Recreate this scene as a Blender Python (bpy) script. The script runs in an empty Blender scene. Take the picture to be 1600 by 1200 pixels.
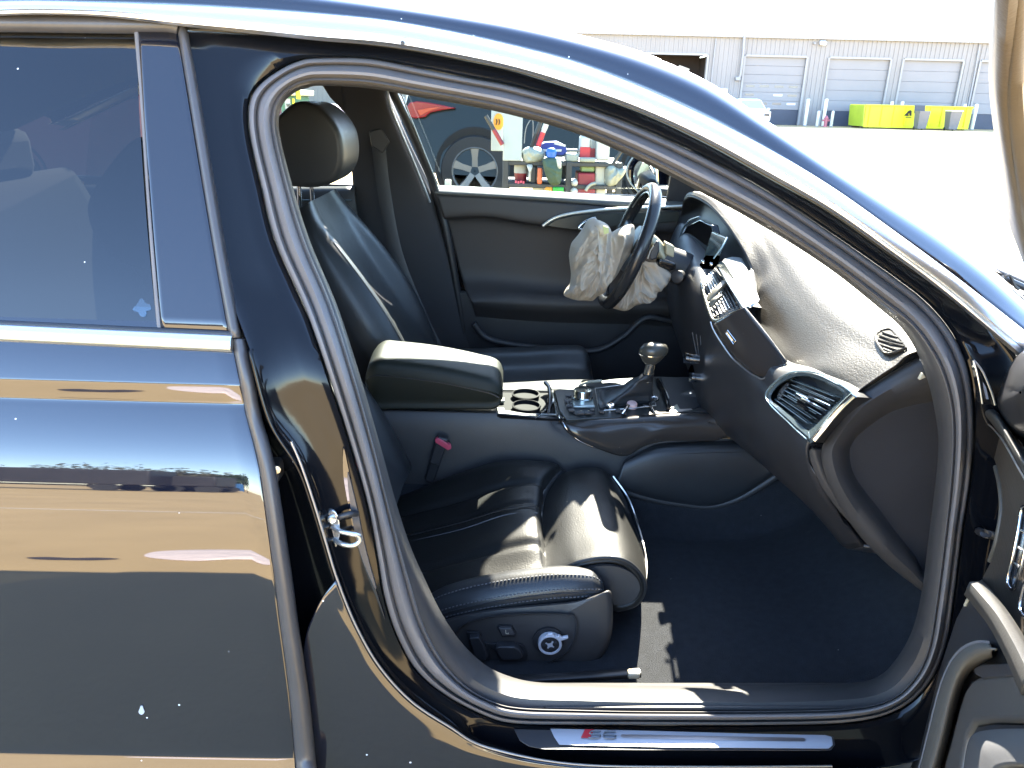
import bpy, bmesh, math, random
import numpy as np
from mathutils import Matrix, Vector, noise as mnoise

random.seed(7)
SC = bpy.context.scene
COL = SC.collection

# ------------------------------------------------------------------ camera
CAM_H = 1.28
PITCH, YAW, ROLL = math.radians(20.3), math.radians(0.7), math.radians(1.3)
FPX = 1200.0                       # focal length in pixels of a 1600 x 1200 picture
_F = np.array([math.sin(YAW) * math.cos(PITCH), math.cos(YAW) * math.cos(PITCH), -math.sin(PITCH)])
_R = np.array([math.cos(YAW), -math.sin(YAW), 0.0])
_U = np.cross(_R, _F)
CR = _R * math.cos(ROLL) + _U * math.sin(ROLL)
CU = -_R * math.sin(ROLL) + _U * math.cos(ROLL)
CF = _F
CO = np.array([0.0, 0.0, CAM_H])
cd = bpy.data.cameras.new('camera')
cd.sensor_width = 36.0
cd.lens = 36.0 * FPX / 1600.0
cd.clip_start = 0.02
cd.clip_end = 3000
cam = bpy.data.objects.new('camera', cd)
COL.objects.link(cam)
m = Matrix.Identity(4)
for i in range(3):
    m[i][0], m[i][1], m[i][2], m[i][3] = CR[i], CU[i], -CF[i], CO[i]
cam.matrix_world = m
SC.camera = cam

# ------------------------------------------------------------------ sun, sky, exposure
SUN_DIR = np.array([0.24, 1.0, 0.81])
SUN_DIR = SUN_DIR / np.linalg.norm(SUN_DIR)
SUN_STRENGTH = 3.7
SKY_STRENGTH = 0.092
EXPOSURE = 4.1
w = bpy.data.worlds.new('World')
SC.world = w
w.use_nodes = True
wt = w.node_tree
for n in list(wt.nodes):
    wt.nodes.remove(n)
sky = wt.nodes.new('ShaderNodeTexSky')
sky.sky_type = 'NISHITA'
sky.sun_disc = False
sky.sun_elevation = math.asin(SUN_DIR[2])
sky.sun_rotation = math.atan2(SUN_DIR[0], SUN_DIR[1])
sky.air_density, sky.dust_density, sky.ozone_density = 0.9, 0.25, 1.9
bg = wt.nodes.new('ShaderNodeBackground')
bg.inputs['Strength'].default_value = SKY_STRENGTH
wo = wt.nodes.new('ShaderNodeOutputWorld')
wt.links.new(sky.outputs[0], bg.inputs[0])
wt.links.new(bg.outputs[0], wo.inputs[0])
sl = bpy.data.lights.new('sun', 'SUN')
sl.energy = SUN_STRENGTH
sl.angle = math.radians(0.5)
sl.color = (1.0, 0.94, 0.84)
so = bpy.data.objects.new('sun', sl)
COL.objects.link(so)
so.rotation_euler = Vector(SUN_DIR).to_track_quat('Z', 'Y').to_euler()
SC.view_settings.view_transform = 'Standard'
SC.view_settings.look = 'None'
SC.view_settings.gamma = 1.0
SC.view_settings.exposure = EXPOSURE
SC.view_settings.use_curve_mapping = False
SC.render.engine = 'CYCLES'
SC.cycles.max_bounces = 10
SC.cycles.transparent_max_bounces = 16

# ------------------------------------------------------------------ rays and curves
def ray(px, py):
    d = CF + CR * ((px - 800.0) / FPX) - CU * ((py - 600.0) / FPX)
    return d

def P(px, py, y):
    """the point on the upright plane y = const that the picture shows at (px, py)"""
    d = ray(px, py)
    return CO + d * (y / d[1])

def PZ(px, py, z):
    d = ray(px, py)
    return CO + d * ((z - CAM_H) / d[2])

def PF(px, py, fn, off=0.0):
    """the point on the car's flank y = fn(z) + off"""
    d = ray(px, py)
    y = 0.95
    for _ in range(30):
        z = CAM_H + d[2] * y / d[1]
        y = 0.5 * y + 0.5 * (fn(z) + off)
    return CO + d * (y / d[1])

def cr(pts, n, closed=False):
    p = np.array(pts, float)
    k = len(p)
    if k == 1:
        return np.repeat(p, n, 0)
    if closed:
        t = np.linspace(0, k, n, endpoint=False)
        i = np.floor(t).astype(int)
        f = (t - i)[:, None]
        a, b, c, d = p[(i - 1) % k], p[i % k], p[(i + 1) % k], p[(i + 2) % k]
    else:
        q = np.vstack([2 * p[0] - p[1], p, 2 * p[-1] - p[-2]])
        t = np.linspace(0, k - 1, n)
        i = np.minimum(np.floor(t).astype(int), k - 2)
        f = (t - i)[:, None]
        a, b, c, d = q[i], q[i + 1], q[i + 2], q[i + 3]
    return 0.5 * (2 * b + (c - a) * f + (2 * a - 5 * b + 4 * c - d) * f * f + (3 * b - a - 3 * c + d) * f ** 3)

# ------------------------------------------------------------------ objects
ORG = {}
def thing(name, label, cat, loc, group=None, kind=None):
    o = bpy.data.objects.new(name, None)
    o.empty_display_size = 0.2
    COL.objects.link(o)
    o.location = loc
    o['label'] = label
    o['category'] = cat
    if group: o['group'] = group
    if kind: o['kind'] = kind
    ORG[o.name] = np.array(loc, float)
    return o

def obj(name, verts, faces, mat, parent=None, smooth=True, sharp=None, loc=None):
    v = np.array(verts, float)
    org = ORG[parent.name] if parent is not None else (np.array(loc, float) if loc is not None else np.zeros(3))
    me = bpy.data.meshes.new(name)
    me.from_pydata((v - org).tolist(), [], [list(map(int, f)) for f in faces])
    bm = bmesh.new()
    bm.from_mesh(me)
    bmesh.ops.recalc_face_normals(bm, faces=bm.faces)
    bm.to_mesh(me)
    bm.free()
    if smooth:
        for p in me.polygons: p.use_smooth = True
        me.set_sharp_from_angle(angle=math.radians(sharp if sharp else 40))
    if mat is not None: me.materials.append(mat)
    o = bpy.data.objects.new(name, me)
    COL.objects.link(o)
    if parent is not None:
        o.parent = parent
    else:
        o.location = org
    ORG[o.name] = org
    return o

def solid(o, t, off=-1.0):
    md = o.modifiers.new('thick', 'SOLIDIFY'); md.thickness = t; md.offset = off
    return o

def bevel(o, w_, seg=3, ang=35):
    md = o.modifiers.new('bev', 'BEVEL'); md.width = w_; md.segments = seg
    md.limit_method = 'ANGLE'; md.angle_limit = math.radians(ang)
    md.harden_normals = False
    return o

def gridf(nu, nv, closed=False, base=0):
    f = []
    for j in range(nv - 1):
        for i in range(nu if closed else nu - 1):
            a = j * nu + i; b = j * nu + (i + 1) % nu
            f.append((base + a, base + b, base + b + nu, base + a + nu))
    return f

def gridpts(rows, nu, nv, closed=False):
    R = [cr(r, nu, closed) for r in rows]
    A = np.stack(R)                     # rows x nu x 3
    if len(rows) == nv or nv is None:
        return A, len(rows)
    k = A.shape[0]
    B = cr(A.reshape(k, -1), nv).reshape(nv, nu, 3)
    return B, nv

def grid(name, rows, mat, parent=None, nu=40, nv=None, closed=False, thick=0.0, cap=False, sharp=60, bump=None, off=-1.0):
    A, nv = gridpts(rows, nu, nv, closed)
    if bump is not None:
        A = bump(A)
    v = A.reshape(-1, 3)
    f = gridf(nu, nv, closed)
    if cap and closed:
        f = f + [tuple(range(nu)), tuple((nv - 1) * nu + i for i in range(nu))]
    o = obj(name, v, f, mat, parent, sharp=sharp)
    if thick: solid(o, thick, off)
    return o

def frame_of(path, up, closed=False):
    n = len(path)
    T = np.zeros_like(path)
    for i in range(n):
        if closed: d = path[(i + 1) % n] - path[i - 1]
        else: d = path[min(i + 1, n - 1)] - path[max(i - 1, 0)]
        T[i] = d / (np.linalg.norm(d) + 1e-12)
    up = np.array(up, float)
    S = np.cross(T, up); S /= (np.linalg.norm(S, axis=1, keepdims=True) + 1e-12)
    N = np.cross(S, T)
    return T, S, N

def sweep(name, path, prof, mat, parent=None, n=None, up=(0, -1, 0), closed=False, scale=None, sharp=50, cap=True, loc=None):
    """sweep a closed 2-D profile (along S and N) along a path"""
    path = np.array(path, float)
    if n: path = cr(path, n, closed)
    T, S, N = frame_of(path, up, closed)
    prof = np.array(prof, float)
    k = len(prof); n = len(path)
    sc = np.ones(n) if scale is None else np.interp(np.linspace(0, 1, n), np.linspace(0, 1, len(scale)), scale)
    v = []
    for i in range(n):
        for a, b in prof:
            v.append(path[i] + sc[i] * (S[i] * a + N[i] * b))
    f = []
    for j in range(n if closed else n - 1):
        j2 = (j + 1) % n
        for i in range(k):
            i2 = (i + 1) % k
            f.append((j * k + i, j * k + i2, j2 * k + i2, j2 * k + i))
    if cap and not closed:
        f.append(tuple(range(k))); f.append(tuple((n - 1) * k + i for i in range(k)))
    return obj(name, v, f, mat, parent, sharp=sharp, loc=loc)

def circ(r, k=10, ry=None):
    ry = r if ry is None else ry
    return [(r * math.cos(2 * math.pi * i / k), ry * math.sin(2 * math.pi * i / k)) for i in range(k)]

def rrect(w_, h_, r, k=3):
    out = []
    for cx, cy, a0 in ((w_ / 2 - r, h_ / 2 - r, 0), (-w_ / 2 + r, h_ / 2 - r, 90), (-w_ / 2 + r, -h_ / 2 + r, 180), (w_ / 2 - r, -h_ / 2 + r, 270)):
        for i in range(k + 1):
            a = math.radians(a0 + 90 * i / k)
            out.append((cx + r * math.cos(a), cy + r * math.sin(a)))
    return out

def tube(name, path, r, mat, parent=None, n=None, closed=False, ry=None, k=10, up=(0.13, -1, 0.07), scale=None, loc=None):
    return sweep(name, path, circ(r, k, ry), mat, parent, n, up, closed, scale, loc=loc)

def slab(name, pts, vec, mat, parent=None, bev=0.0, seg=3, smooth_n=0, loc=None, sharp=35):
    """a plate: the outline pts pushed along vec, edges rounded"""
    p = np.array(pts, float)
    if smooth_n: p = cr(p, smooth_n, True)
    k = len(p); vec = np.array(vec, float)
    v = np.vstack([p, p + vec])
    f = [tuple(range(k)), tuple(range(2 * k - 1, k - 1, -1))] + [(i, i + k, (i + 1) % k + k, (i + 1) % k) for i in range(k)]
    o = obj(name, v, f, mat, parent, sharp=sharp, loc=loc)
    if bev: bevel(o, bev, seg)
    return o

def boxv(c, s, R=None):
    c = np.array(c, float)
    v = np.array([(x, y, z) for x in (-.5, .5) for y in (-.5, .5) for z in (-.5, .5)]) * np.array(s, float)
    if R is not None: v = v @ np.array(R).T
    return v + c, [(0, 1, 3, 2), (4, 6, 7, 5), (0, 4, 5, 1), (2, 3, 7, 6), (0, 2, 6, 4), (1, 5, 7, 3)]

def rot(axis, deg):
    return np.array(Matrix.Rotation(math.radians(deg), 3, axis))

def box(name, c, s, mat, parent=None, R=None, bev=0.0, seg=2, loc=None):
    v, f = boxv(c, s, R)
    o = obj(name, v, f, mat, parent, sharp=35, loc=loc)
    if bev: bevel(o, bev, seg)
    return o

def boxes(name, lst, mat, parent=None, loc=None):
    V, Fc = [], []
    for it in lst:
        v, f = boxv(*it)
        b = len(V)
        V += list(v); Fc += [tuple(i + b for i in q) for q in f]
    return obj(name, V, Fc, mat, parent, sharp=35, loc=loc)

def lathe(name, c, axis, prof, mat, parent=None, k=24, sharp=35, loc=None):
    """profile of (radius, height) turned about an axis through c"""
    ax = np.array(axis, float); ax /= np.linalg.norm(ax)
    t = np.array([0, 0, 1.0]) if abs(ax[2]) < .9 else np.array([1.0, 0, 0])
    a = np.cross(t, ax); a /= np.linalg.norm(a); b = np.cross(ax, a)
    c = np.array(c, float)
    v = []
    for r, h in prof:
        for i in range(k):
            q = 2 * math.pi * i / k
            v.append(c + ax * h + (a * math.cos(q) + b * math.sin(q)) * r)
    f = gridf(k, len(prof), True)
    f += [tuple(range(k)), tuple((len(prof) - 1) * k + i for i in range(k))]
    return obj(name, v, f, mat, parent, sharp=sharp, loc=loc)

def blob(name, out, bulge, mat, parent=None, folds=0.0, nr=26, na=120, seed=0, y_shift=0.0, freq=26., ctr=None, back=0.6, aniso=1.0):
    """a soft crumpled body between a closed outline (3-D points) and a bulge to either side of it (along y)"""
    o = cr(out, na, True)
    c = o.mean(0) if ctr is None else np.array(ctr, float)
    V = []
    for side in (-1, 1):
        for j in range(nr):
            r = 1 - j / (nr - 1) * 0.995
            for i in range(na):
                p = c + (o[i] - c) * r
                h = math.sqrt(max(0, 1 - r * r)) if side < 0 else -math.sqrt(max(0, 1 - r * r)) * back
                q = np.array([p[0] * 1.0 + seed + .25 * (p[2] - c[2]) * (1 if p[0] > c[0] else -1), p[2] * aniso, seed * 1.7])
                n1 = mnoise.noise(Vector(q * freq * 0.35)) * 3.0
                n2 = mnoise.noise(Vector(q * freq + Vector((n1, n1 * .7, 0))))
                rid = (1 - abs(n2) * 2.2)
                n3 = mnoise.noise(Vector(q * freq * 2.3 + Vector((n1, -n1, 3))))
                env = min(1.0, (1 - r) * 5)
                V.append(p + np.array([0, -1.0, 0]) * (h * bulge + env * folds * (rid + 0.35 * (1 - abs(n3) * 2) )) + np.array([0, y_shift, 0]))
    f = gridf(na, nr, True) + gridf(na, nr, True, nr * na)
    f += [(i, (i + 1) % na, nr * na + (i + 1) % na, nr * na + i) for i in range(na)]
    f += [tuple((nr - 1) * na + i for i in range(na)), tuple((2 * nr - 1) * na + i for i in range(na))]
    return obj(name, V, f, mat, parent, sharp=80)

from mathutils.bvhtree import BVHTree
def plane_fit(f, pts, lift=0.0, turn=None):
    """a flat face through the surface f under the outline pts; returns g(px, py, d), d metres proud of it"""
    H = np.array([f(a, b) for a, b in pts]); c = H.mean(0)
    n = np.linalg.svd(H - c)[2][-1]
    if np.dot(n, c - CO) > 0: n = -n
    if turn is not None:
        n = n + np.array(turn); n /= np.linalg.norm(n)
    lift = lift + float(((H - c) @ n).max())
    def g(px, py, d=0.0):
        r = ray(px, py); k = np.dot(c + n * (lift + d) - CO, n) / np.dot(r, n)
        return CO + r * k
    return g

def surf(*objs):
    """points on the visible face of finished parts: f(px, py, lift) with lift in metres towards the camera"""
    V, Fc = [], []
    for o in objs:
        b = len(V); org = ORG[o.name]
        V += [Vector(v.co) + Vector(org) for v in o.data.vertices]
        Fc += [tuple(b + i for i in q.vertices) for q in o.data.polygons]
    t = BVHTree.FromPolygons(V, Fc)
    def f(px, py, lift=0.0):
        d = ray(px, py); d = d / np.linalg.norm(d)
        h = t.ray_cast(Vector(CO), Vector(d))
        if h[0] is None:
            h = t.find_nearest(Vector(CO + d * 1.6))
        return np.array(h[0]) - d * lift
    return f

# ------------------------------------------------------------------ materials
def mat(name, col, rough=0.5, metal=0.0, spec=0.5, ior=1.5, bump=0.0, bscale=60.0, var=0.0, vscale=8.0, coat=0.0,
        speck=0.0, speck_scale=60.0, speck_col=(0.55, 0.55, 0.55), emit=None, trans=None, bdist=0.002, rvar=0.0, stretch=None, detail=3.0):
    mt = bpy.data.materials.new(name)
    mt.use_nodes = True
    nt = mt.node_tree
    b = nt.nodes['Principled BSDF']
    b.inputs['Base Color'].default_value = (*col, 1)
    b.inputs['Roughness'].default_value = rough
    b.inputs['Metallic'].default_value = metal
    b.inputs['IOR'].default_value = ior
    b.inputs['Specular IOR Level'].default_value = spec
    b.inputs['Coat Weight'].default_value = coat
    b.inputs['Coat Roughness'].default_value = 0.03
    tc = nt.nodes.new('ShaderNodeTexCoord')
    vec = tc.outputs['Object']
    if stretch:
        mp = nt.nodes.new('ShaderNodeMapping'); mp.inputs['Scale'].default_value = stretch
        nt.links.new(vec, mp.inputs[0]); vec = mp.outputs[0]
    colout = None
    if var or rvar:
        nz = nt.nodes.new('ShaderNodeTexNoise'); nz.inputs['Scale'].default_value = vscale
        nz.inputs['Detail'].default_value = 5.0; nz.inputs['Roughness'].default_value = 0.6
        nt.links.new(vec, nz.inputs['Vector'])
        if var:
            mr = nt.nodes.new('ShaderNodeMapRange')
            mr.inputs['From Min'].default_value = 0.25; mr.inputs['From Max'].default_value = 0.75
            mr.inputs['To Min'].default_value = 1 - var; mr.inputs['To Max'].default_value = 1 + var
            nt.links.new(nz.outputs['Fac'], mr.inputs['Value'])
            mx = nt.nodes.new('ShaderNodeVectorMath'); mx.operation = 'SCALE'
            mx.inputs[0].default_value = col
            nt.links.new(mr.outputs[0], mx.inputs['Scale'])
            colout = mx.outputs[0]
        if rvar:
            m2 = nt.nodes.new('ShaderNodeMapRange')
            m2.inputs['From Min'].default_value = 0.3; m2.inputs['From Max'].default_value = 0.7
            m2.inputs['To Min'].default_value = max(0, rough - rvar); m2.inputs['To Max'].default_value = rough + rvar
            nt.links.new(nz.outputs['Fac'], m2.inputs['Value'])
            nt.links.new(m2.outputs[0], b.inputs['Roughness'])
    if speck:
        vo = nt.nodes.new('ShaderNodeTexVoronoi'); vo.inputs['Scale'].default_value = speck_scale
        nt.links.new(tc.outputs['Object'], vo.inputs['Vector'])
        n2 = nt.nodes.new('ShaderNodeTexNoise'); n2.inputs['Scale'].default_value = speck_scale * 0.21
        nt.links.new(tc.outputs['Object'], n2.inputs['Vector'])
        # a speck's size changes from cell to cell; most cells stay clean
        sx = nt.nodes.new('ShaderNodeSeparateColor'); nt.links.new(vo.outputs['Color'], sx.inputs[0])
        th = nt.nodes.new('ShaderNodeMapRange')
        th.inputs['From Min'].default_value = 1 - speck; th.inputs['From Max'].default_value = 1.0
        th.inputs['To Min'].default_value = 0.0; th.inputs['To Max'].default_value = 0.10
        nt.links.new(sx.outputs[0], th.inputs['Value'])
        lt = nt.nodes.new('ShaderNodeMath'); lt.operation = 'LESS_THAN'
        nt.links.new(vo.outputs['Distance'], lt.inputs[0]); nt.links.new(th.outputs[0], lt.inputs[1])
        mc = nt.nodes.new('ShaderNodeMix'); mc.data_type = 'RGBA'
        mc.inputs['A'].default_value = (*col, 1); mc.inputs['B'].default_value = (*speck_col, 1)
        if colout is not None: nt.links.new(colout, mc.inputs['A'])
        nt.links.new(lt.outputs[0], mc.inputs['Factor'])
        colout = mc.outputs['Result']
    if colout is not None:
        nt.links.new(colout, b.inputs['Base Color'])
    if bump:
        nb = nt.nodes.new('ShaderNodeTexNoise'); nb.inputs['Scale'].default_value = bscale
        nb.inputs['Detail'].default_value = detail
        nt.links.new(vec, nb.inputs['Vector'])
        bp = nt.nodes.new('ShaderNodeBump'); bp.inputs['Strength'].default_value = bump
        bp.inputs['Distance'].default_value = bdist
        nt.links.new(nb.outputs['Fac'], bp.inputs['Height'])
        nt.links.new(bp.outputs[0], b.inputs['Normal'])
    if emit:
        b.inputs['Emission Color'].default_value = (*emit[0], 1)
        b.inputs['Emission Strength'].default_value = emit[1]
    return mt

def glass_mat(name, tint, ior=1.5, extra=0.0):
    """a thin pane: what lies behind shows through the tint, the surface reflects by Fresnel"""
    mt = bpy.data.materials.new(name); mt.use_nodes = True
    nt = mt.node_tree
    for n in list(nt.nodes): nt.nodes.remove(n)
    out = nt.nodes.new('ShaderNodeOutputMaterial')
    tr = nt.nodes.new('ShaderNodeBsdfTransparent'); tr.inputs[0].default_value = (*tint, 1)
    gl = nt.nodes.new('ShaderNodeBsdfGlossy'); gl.inputs['Roughness'].default_value = 0.01
    # Schlick's Fresnel from the angle to the pane, the same from either side of it
    ge = nt.nodes.new('ShaderNodeNewGeometry')
    dt = nt.nodes.new('ShaderNodeVectorMath'); dt.operation = 'DOT_PRODUCT'
    nt.links.new(ge.outputs['Normal'], dt.inputs[0]); nt.links.new(ge.outputs['Incoming'], dt.inputs[1])
    ab = nt.nodes.new('ShaderNodeMath'); ab.operation = 'ABSOLUTE'; nt.links.new(dt.outputs['Value'], ab.inputs[0])
    om = nt.nodes.new('ShaderNodeMath'); om.operation = 'SUBTRACT'; om.inputs[0].default_value = 1; om.use_clamp = True
    nt.links.new(ab.outputs[0], om.inputs[1])
    pw = nt.nodes.new('ShaderNodeMath'); pw.operation = 'POWER'; pw.inputs[1].default_value = 5
    nt.links.new(om.outputs[0], pw.inputs[0])
    f0 = ((ior - 1) / (ior + 1)) ** 2
    fr = nt.nodes.new('ShaderNodeMath'); fr.operation = 'MULTIPLY_ADD'
    fr.inputs[1].default_value = 1 - f0; fr.inputs[2].default_value = f0
    nt.links.new(pw.outputs[0], fr.inputs[0])
    mx = nt.nodes.new('ShaderNodeMixShader')
    nt.links.new(fr.outputs[0], mx.inputs[0]); nt.links.new(tr.outputs[0], mx.inputs[1]); nt.links.new(gl.outputs[0], mx.inputs[2])
    res = mx.outputs[0]
    if extra:
        # dried water spots and dust
        tc = nt.nodes.new('ShaderNodeTexCoord')
        vo = nt.nodes.new('ShaderNodeTexVoronoi'); vo.inputs['Scale'].default_value = 34
        nt.links.new(tc.outputs['Object'], vo.inputs['Vector'])
        sx = nt.nodes.new('ShaderNodeSeparateColor'); nt.links.new(vo.outputs['Color'], sx.inputs[0])
        th = nt.nodes.new('ShaderNodeMapRange'); th.inputs['From Min'].default_value = 1 - extra
        th.inputs['To Max'].default_value = 0.06
        nt.links.new(sx.outputs[0], th.inputs['Value'])
        lt = nt.nodes.new('ShaderNodeMath'); lt.operation = 'LESS_THAN'
        nt.links.new(vo.outputs['Distance'], lt.inputs[0]); nt.links.new(th.outputs[0], lt.inputs[1])
        df = nt.nodes.new('ShaderNodeBsdfDiffuse'); df.inputs[0].default_value = (.5, .5, .5, 1)
        m2 = nt.nodes.new('ShaderNodeMixShader')
        nt.links.new(lt.outputs[0], m2.inputs[0]); nt.links.new(res, m2.inputs[1]); nt.links.new(df.outputs[0], m2.inputs[2])
        res = m2.outputs[0]
    nt.links.new(res, out.inputs[0])
    return mt

PAINT = mat('black paint', (.006, .007, .013), .025, ior=1.80, speck=.16, speck_scale=60, bump=.008, bscale=3, bdist=.01)
PAINT_IN = mat('black jamb paint', (.003, .0035, .005), .10, ior=1.36, speck=.05, speck_scale=60)
RUBBER = mat('grey rubber', (.115, .108, .108), .62, bump=.15, bscale=300, bdist=.0006, var=.10, vscale=14)
RUBBER_D = mat('dark rubber', (.018, .018, .020), .45, var=.15, vscale=20)
EDGE = mat('satin black plastic', (.050, .047, .048), .35, var=.10, vscale=20)
CHROME = mat('satin aluminium', (.80, .78, .75), .34, metal=1.0, bump=.03, bscale=80)
CHROME_B = mat('bright chrome', (.80, .80, .80), .07, metal=1.0)
LEATHER = mat('black leather', (.024, .025, .027), .38, bump=.35, bscale=420, bdist=.0008, var=.15, vscale=9, rvar=.06)
LEATHER_P = mat('ribbed black leather', (.011, .011, .0105), .46, spec=.35, bump=.5, bscale=330, bdist=.0011, var=.12, vscale=9)
PLASTIC = mat('black grained plastic', (.026, .026, .029), .45, bump=.35, bscale=520, bdist=.0007, var=.10, vscale=12)
PLASTIC_G = mat('charcoal plastic', (.040, .038, .038), .48, bump=.3, bscale=520, bdist=.0007, var=.10, vscale=12)
DASH = mat('soft dash skin', (.032, .0235, .0155), .46, spec=.38, bump=.7, bscale=300, bdist=.0014, var=.08, vscale=12)
MATB = mat('matt black and shade', (.006, .006, .007), .75, spec=.15)  # black of the cup holder, also the painted shade on console and cowl
GLOSSB = mat('gloss black', (.006, .006, .007), .05, speck=.05, speck_scale=120)
PIANO = mat('dark lacquered trim', (.034, .029, .026), .14, ior=1.45, speck=.10, speck_scale=170, speck_col=(.3, .27, .22), bump=.03, bscale=18)
CARPET = mat('black carpet', (.016, .018, .023), .95, bump=1.0, bscale=700, bdist=.004, var=.3, vscale=60, speck=.02, speck_scale=150)
HEADL = mat('dark headliner', (.030, .030, .034), .9, bump=.3, bscale=400, bdist=.001)
STITCH = mat('grey thread', (.10, .10, .11), .7)
BAG = mat('airbag cloth', (.40, .34, .27), .85, bump=.35, bscale=500, bdist=.0006, var=.10, vscale=18)
LIGHTPL = mat('pale plastic', (.42, .38, .28), .4)
RED = mat('red plastic', (.42, .02, .03), .4)
PINK = mat('pinkish red plastic', (.55, .07, .12), .4)
GLASS = glass_mat('greenish window glass', (.66, .71, .66))
WINDSH = glass_mat('windscreen glass', (.70, .70, .645))
TINT = glass_mat('dark tinted glass', (.050, .053, .048), 1.80, extra=.16)
SILVER = mat('brushed sill aluminium', (.42, .43, .47), .42, metal=.25, bump=.06, bscale=40, stretch=(1, 60, 60))
CARBON = mat('woven dark trim', (.045, .036, .027), .38, bump=.5, bscale=160, bdist=.001, stretch=(.15, .15, 3.0), var=.18, vscale=30)
# ================================================================== SETTING
GROUND = mat('dry pale yard surface', (.47, .33, .155), .9, bump=.3, bscale=40, bdist=.006, var=.16, vscale=.7)
g = obj('ground', [(-1500, -1500, 0), (1500, -1500, 0), (1500, 1500, 0), (-1500, 1500, 0)], [(0, 1, 2, 3)], GROUND, smooth=False)
g['kind'] = 'structure'
# a worn painted line and an oil stain behind the photographer, both seen in the door's paint
STAIN = mat('oil stain', (.045, .032, .025), .6, var=.3, vscale=8)
WORN = mat('worn line paint', (.62, .56, .46), .8, var=.2, vscale=5)

def flat(name, pts, mt, z, n=0):
    p = np.array([(a, b, z) for a, b in pts], float)
    if n: p = cr(p, n, True)
    return obj(name, p, [tuple(range(len(p)))], mt, smooth=False, loc=(0, 0, 0))
o = flat('painted_line', [(-14, -4.2), (6, -4.5), (6, -4.6), (-14, -4.3)], WORN, .004); o['kind'] = 'structure'

# ---- the workshop on the far side of the yard
BY = 58.0
WALL = mat('ribbed grey cladding', (.225, .215, .21), .6, var=.06, vscale=.6)
WALLW = mat('white flashing', (.26, .255, .25), .6)
ROOFM = mat('white metal roof', (.80, .80, .80), .5)
DOORM = mat('grey door panels', (.20, .195, .20), .55, var=.05, vscale=.5)
DOORSHADE = mat('shaded door foot', (.040, .048, .072), .6, var=.15, vscale=1.2)  # dark tone of the lowest door panels, shade put into their colour
DARKIN = mat('dark bay', (.030, .022, .020), .9, var=.3, vscale=.8)
GALV = mat('grey pipe', (.24, .24, .25), .5)
LAMPW = mat('lamp housing white', (.6, .6, .6), .5)
PANEG = mat('door window pane', (.10, .10, .11), .08)
BOLL = mat('cream bollard paint', (.60, .57, .47), .6, var=.1, vscale=3)
HYDR = mat('red hydrant paint', (.36, .10, .12), .5, var=.15, vscale=8)

bpt = lambda px, py, d=0.0: P(px, py, BY + d)
gz = 0.0
bl = P(900, 51, BY); br = P(1560, 69, BY)
ROOF_Z = float((bl[2] + br[2]) / 2)
XL, XR = -34.0, 62.0
bld = thing('workshop_building', 'long pale grey metal workshop with roller doors across the yard', 'building', (14, BY, 0))
# wall with openings: strips between the doors
def bx_(px, py=120): return float(P(px, py, BY)[0])
def bz_(py, px=1300): return float(P(px, py, BY)[2])
DOORS = [('open', 1008, 1105, 85), ('sect', 1165, 1260, 89), ('roll', 1296, 1391, 93), ('roll', 1412, 1504, 96), ('roll', 1532, 1630, 99), ('roll', 850, 945, 80)]
DOORS.sort(key=lambda d: d[1])
top = ROOF_Z
opens = []
for kind, a, b, yt in DOORS:
    x0, x1 = bx_(a, yt), bx_(b, yt)
    opens.append((kind, x0, x1, float(P((a + b) / 2, yt, BY)[2])))
zt = sum(o_[3] for o_ in opens) / len(opens)
lst = []
edges = [XL] + [v for o_ in opens for v in (o_[1], o_[2])] + [XR]
for i in range(0, len(edges), 2):
    a, b = edges[i], edges[i + 1]
    lst.append((((a + b) / 2, BY + .15, zt / 2), (b - a, .3, zt)))
lst.append((((XL + XR) / 2, BY + .15, (zt + top) / 2), (XR - XL, .3, top - zt)))
obj_w = boxes('wall', lst, WALL, bld)
# vertical cladding ribs: too many and too small to pick apart singly
ribs = []
x = XL
while x < XR:
    inside = any(o_[1] - .05 < x < o_[2] + .05 for o_ in opens)
    z0 = zt + .12 if inside else 0.0
    ribs.append(((x, BY - .02, (z0 + top) / 2), (.09, .05, top - z0)))
    x += .32
rb = boxes('cladding_ribs', ribs, WALL, bld); rb['kind'] = 'stuff'
box('fascia', ((XL + XR) / 2, BY - .12, top + .06), (XR - XL, .3, .16), WALLW, bld)
obj('roof', [(XL, BY - .25, top + .15), (XR, BY - .25, top + .15), (XR, BY + 22, top + 3.2), (XL, BY + 22, top + 3.2),
             (XL, BY - .25, top + .10), (XR, BY - .25, top + .10), (XR, BY + 22, top + 3.1), (XL, BY + 22, top + 3.1)],
    [(0, 1, 2, 3), (4, 7, 6, 5), (0, 4, 5, 1), (2, 6, 7, 3), (1, 5, 6, 2), (0, 3, 7, 4)], ROOFM, bld, smooth=False)
for px, py in ((934, 43), (1037, 46), (1174, 50), (1226, 50)):
    p = P(px, py + 2, BY + 6); zr = top + .15 + 6.25 * 3.05 / 22.25
    lathe('roof_vent', (p[0], BY + 6, zr - .05), (0, 0, 1), [(.10, 0), (.10, .22), (.17, .24), (.17, .34), (.02, .38)], GALV, bld, k=10)
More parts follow.
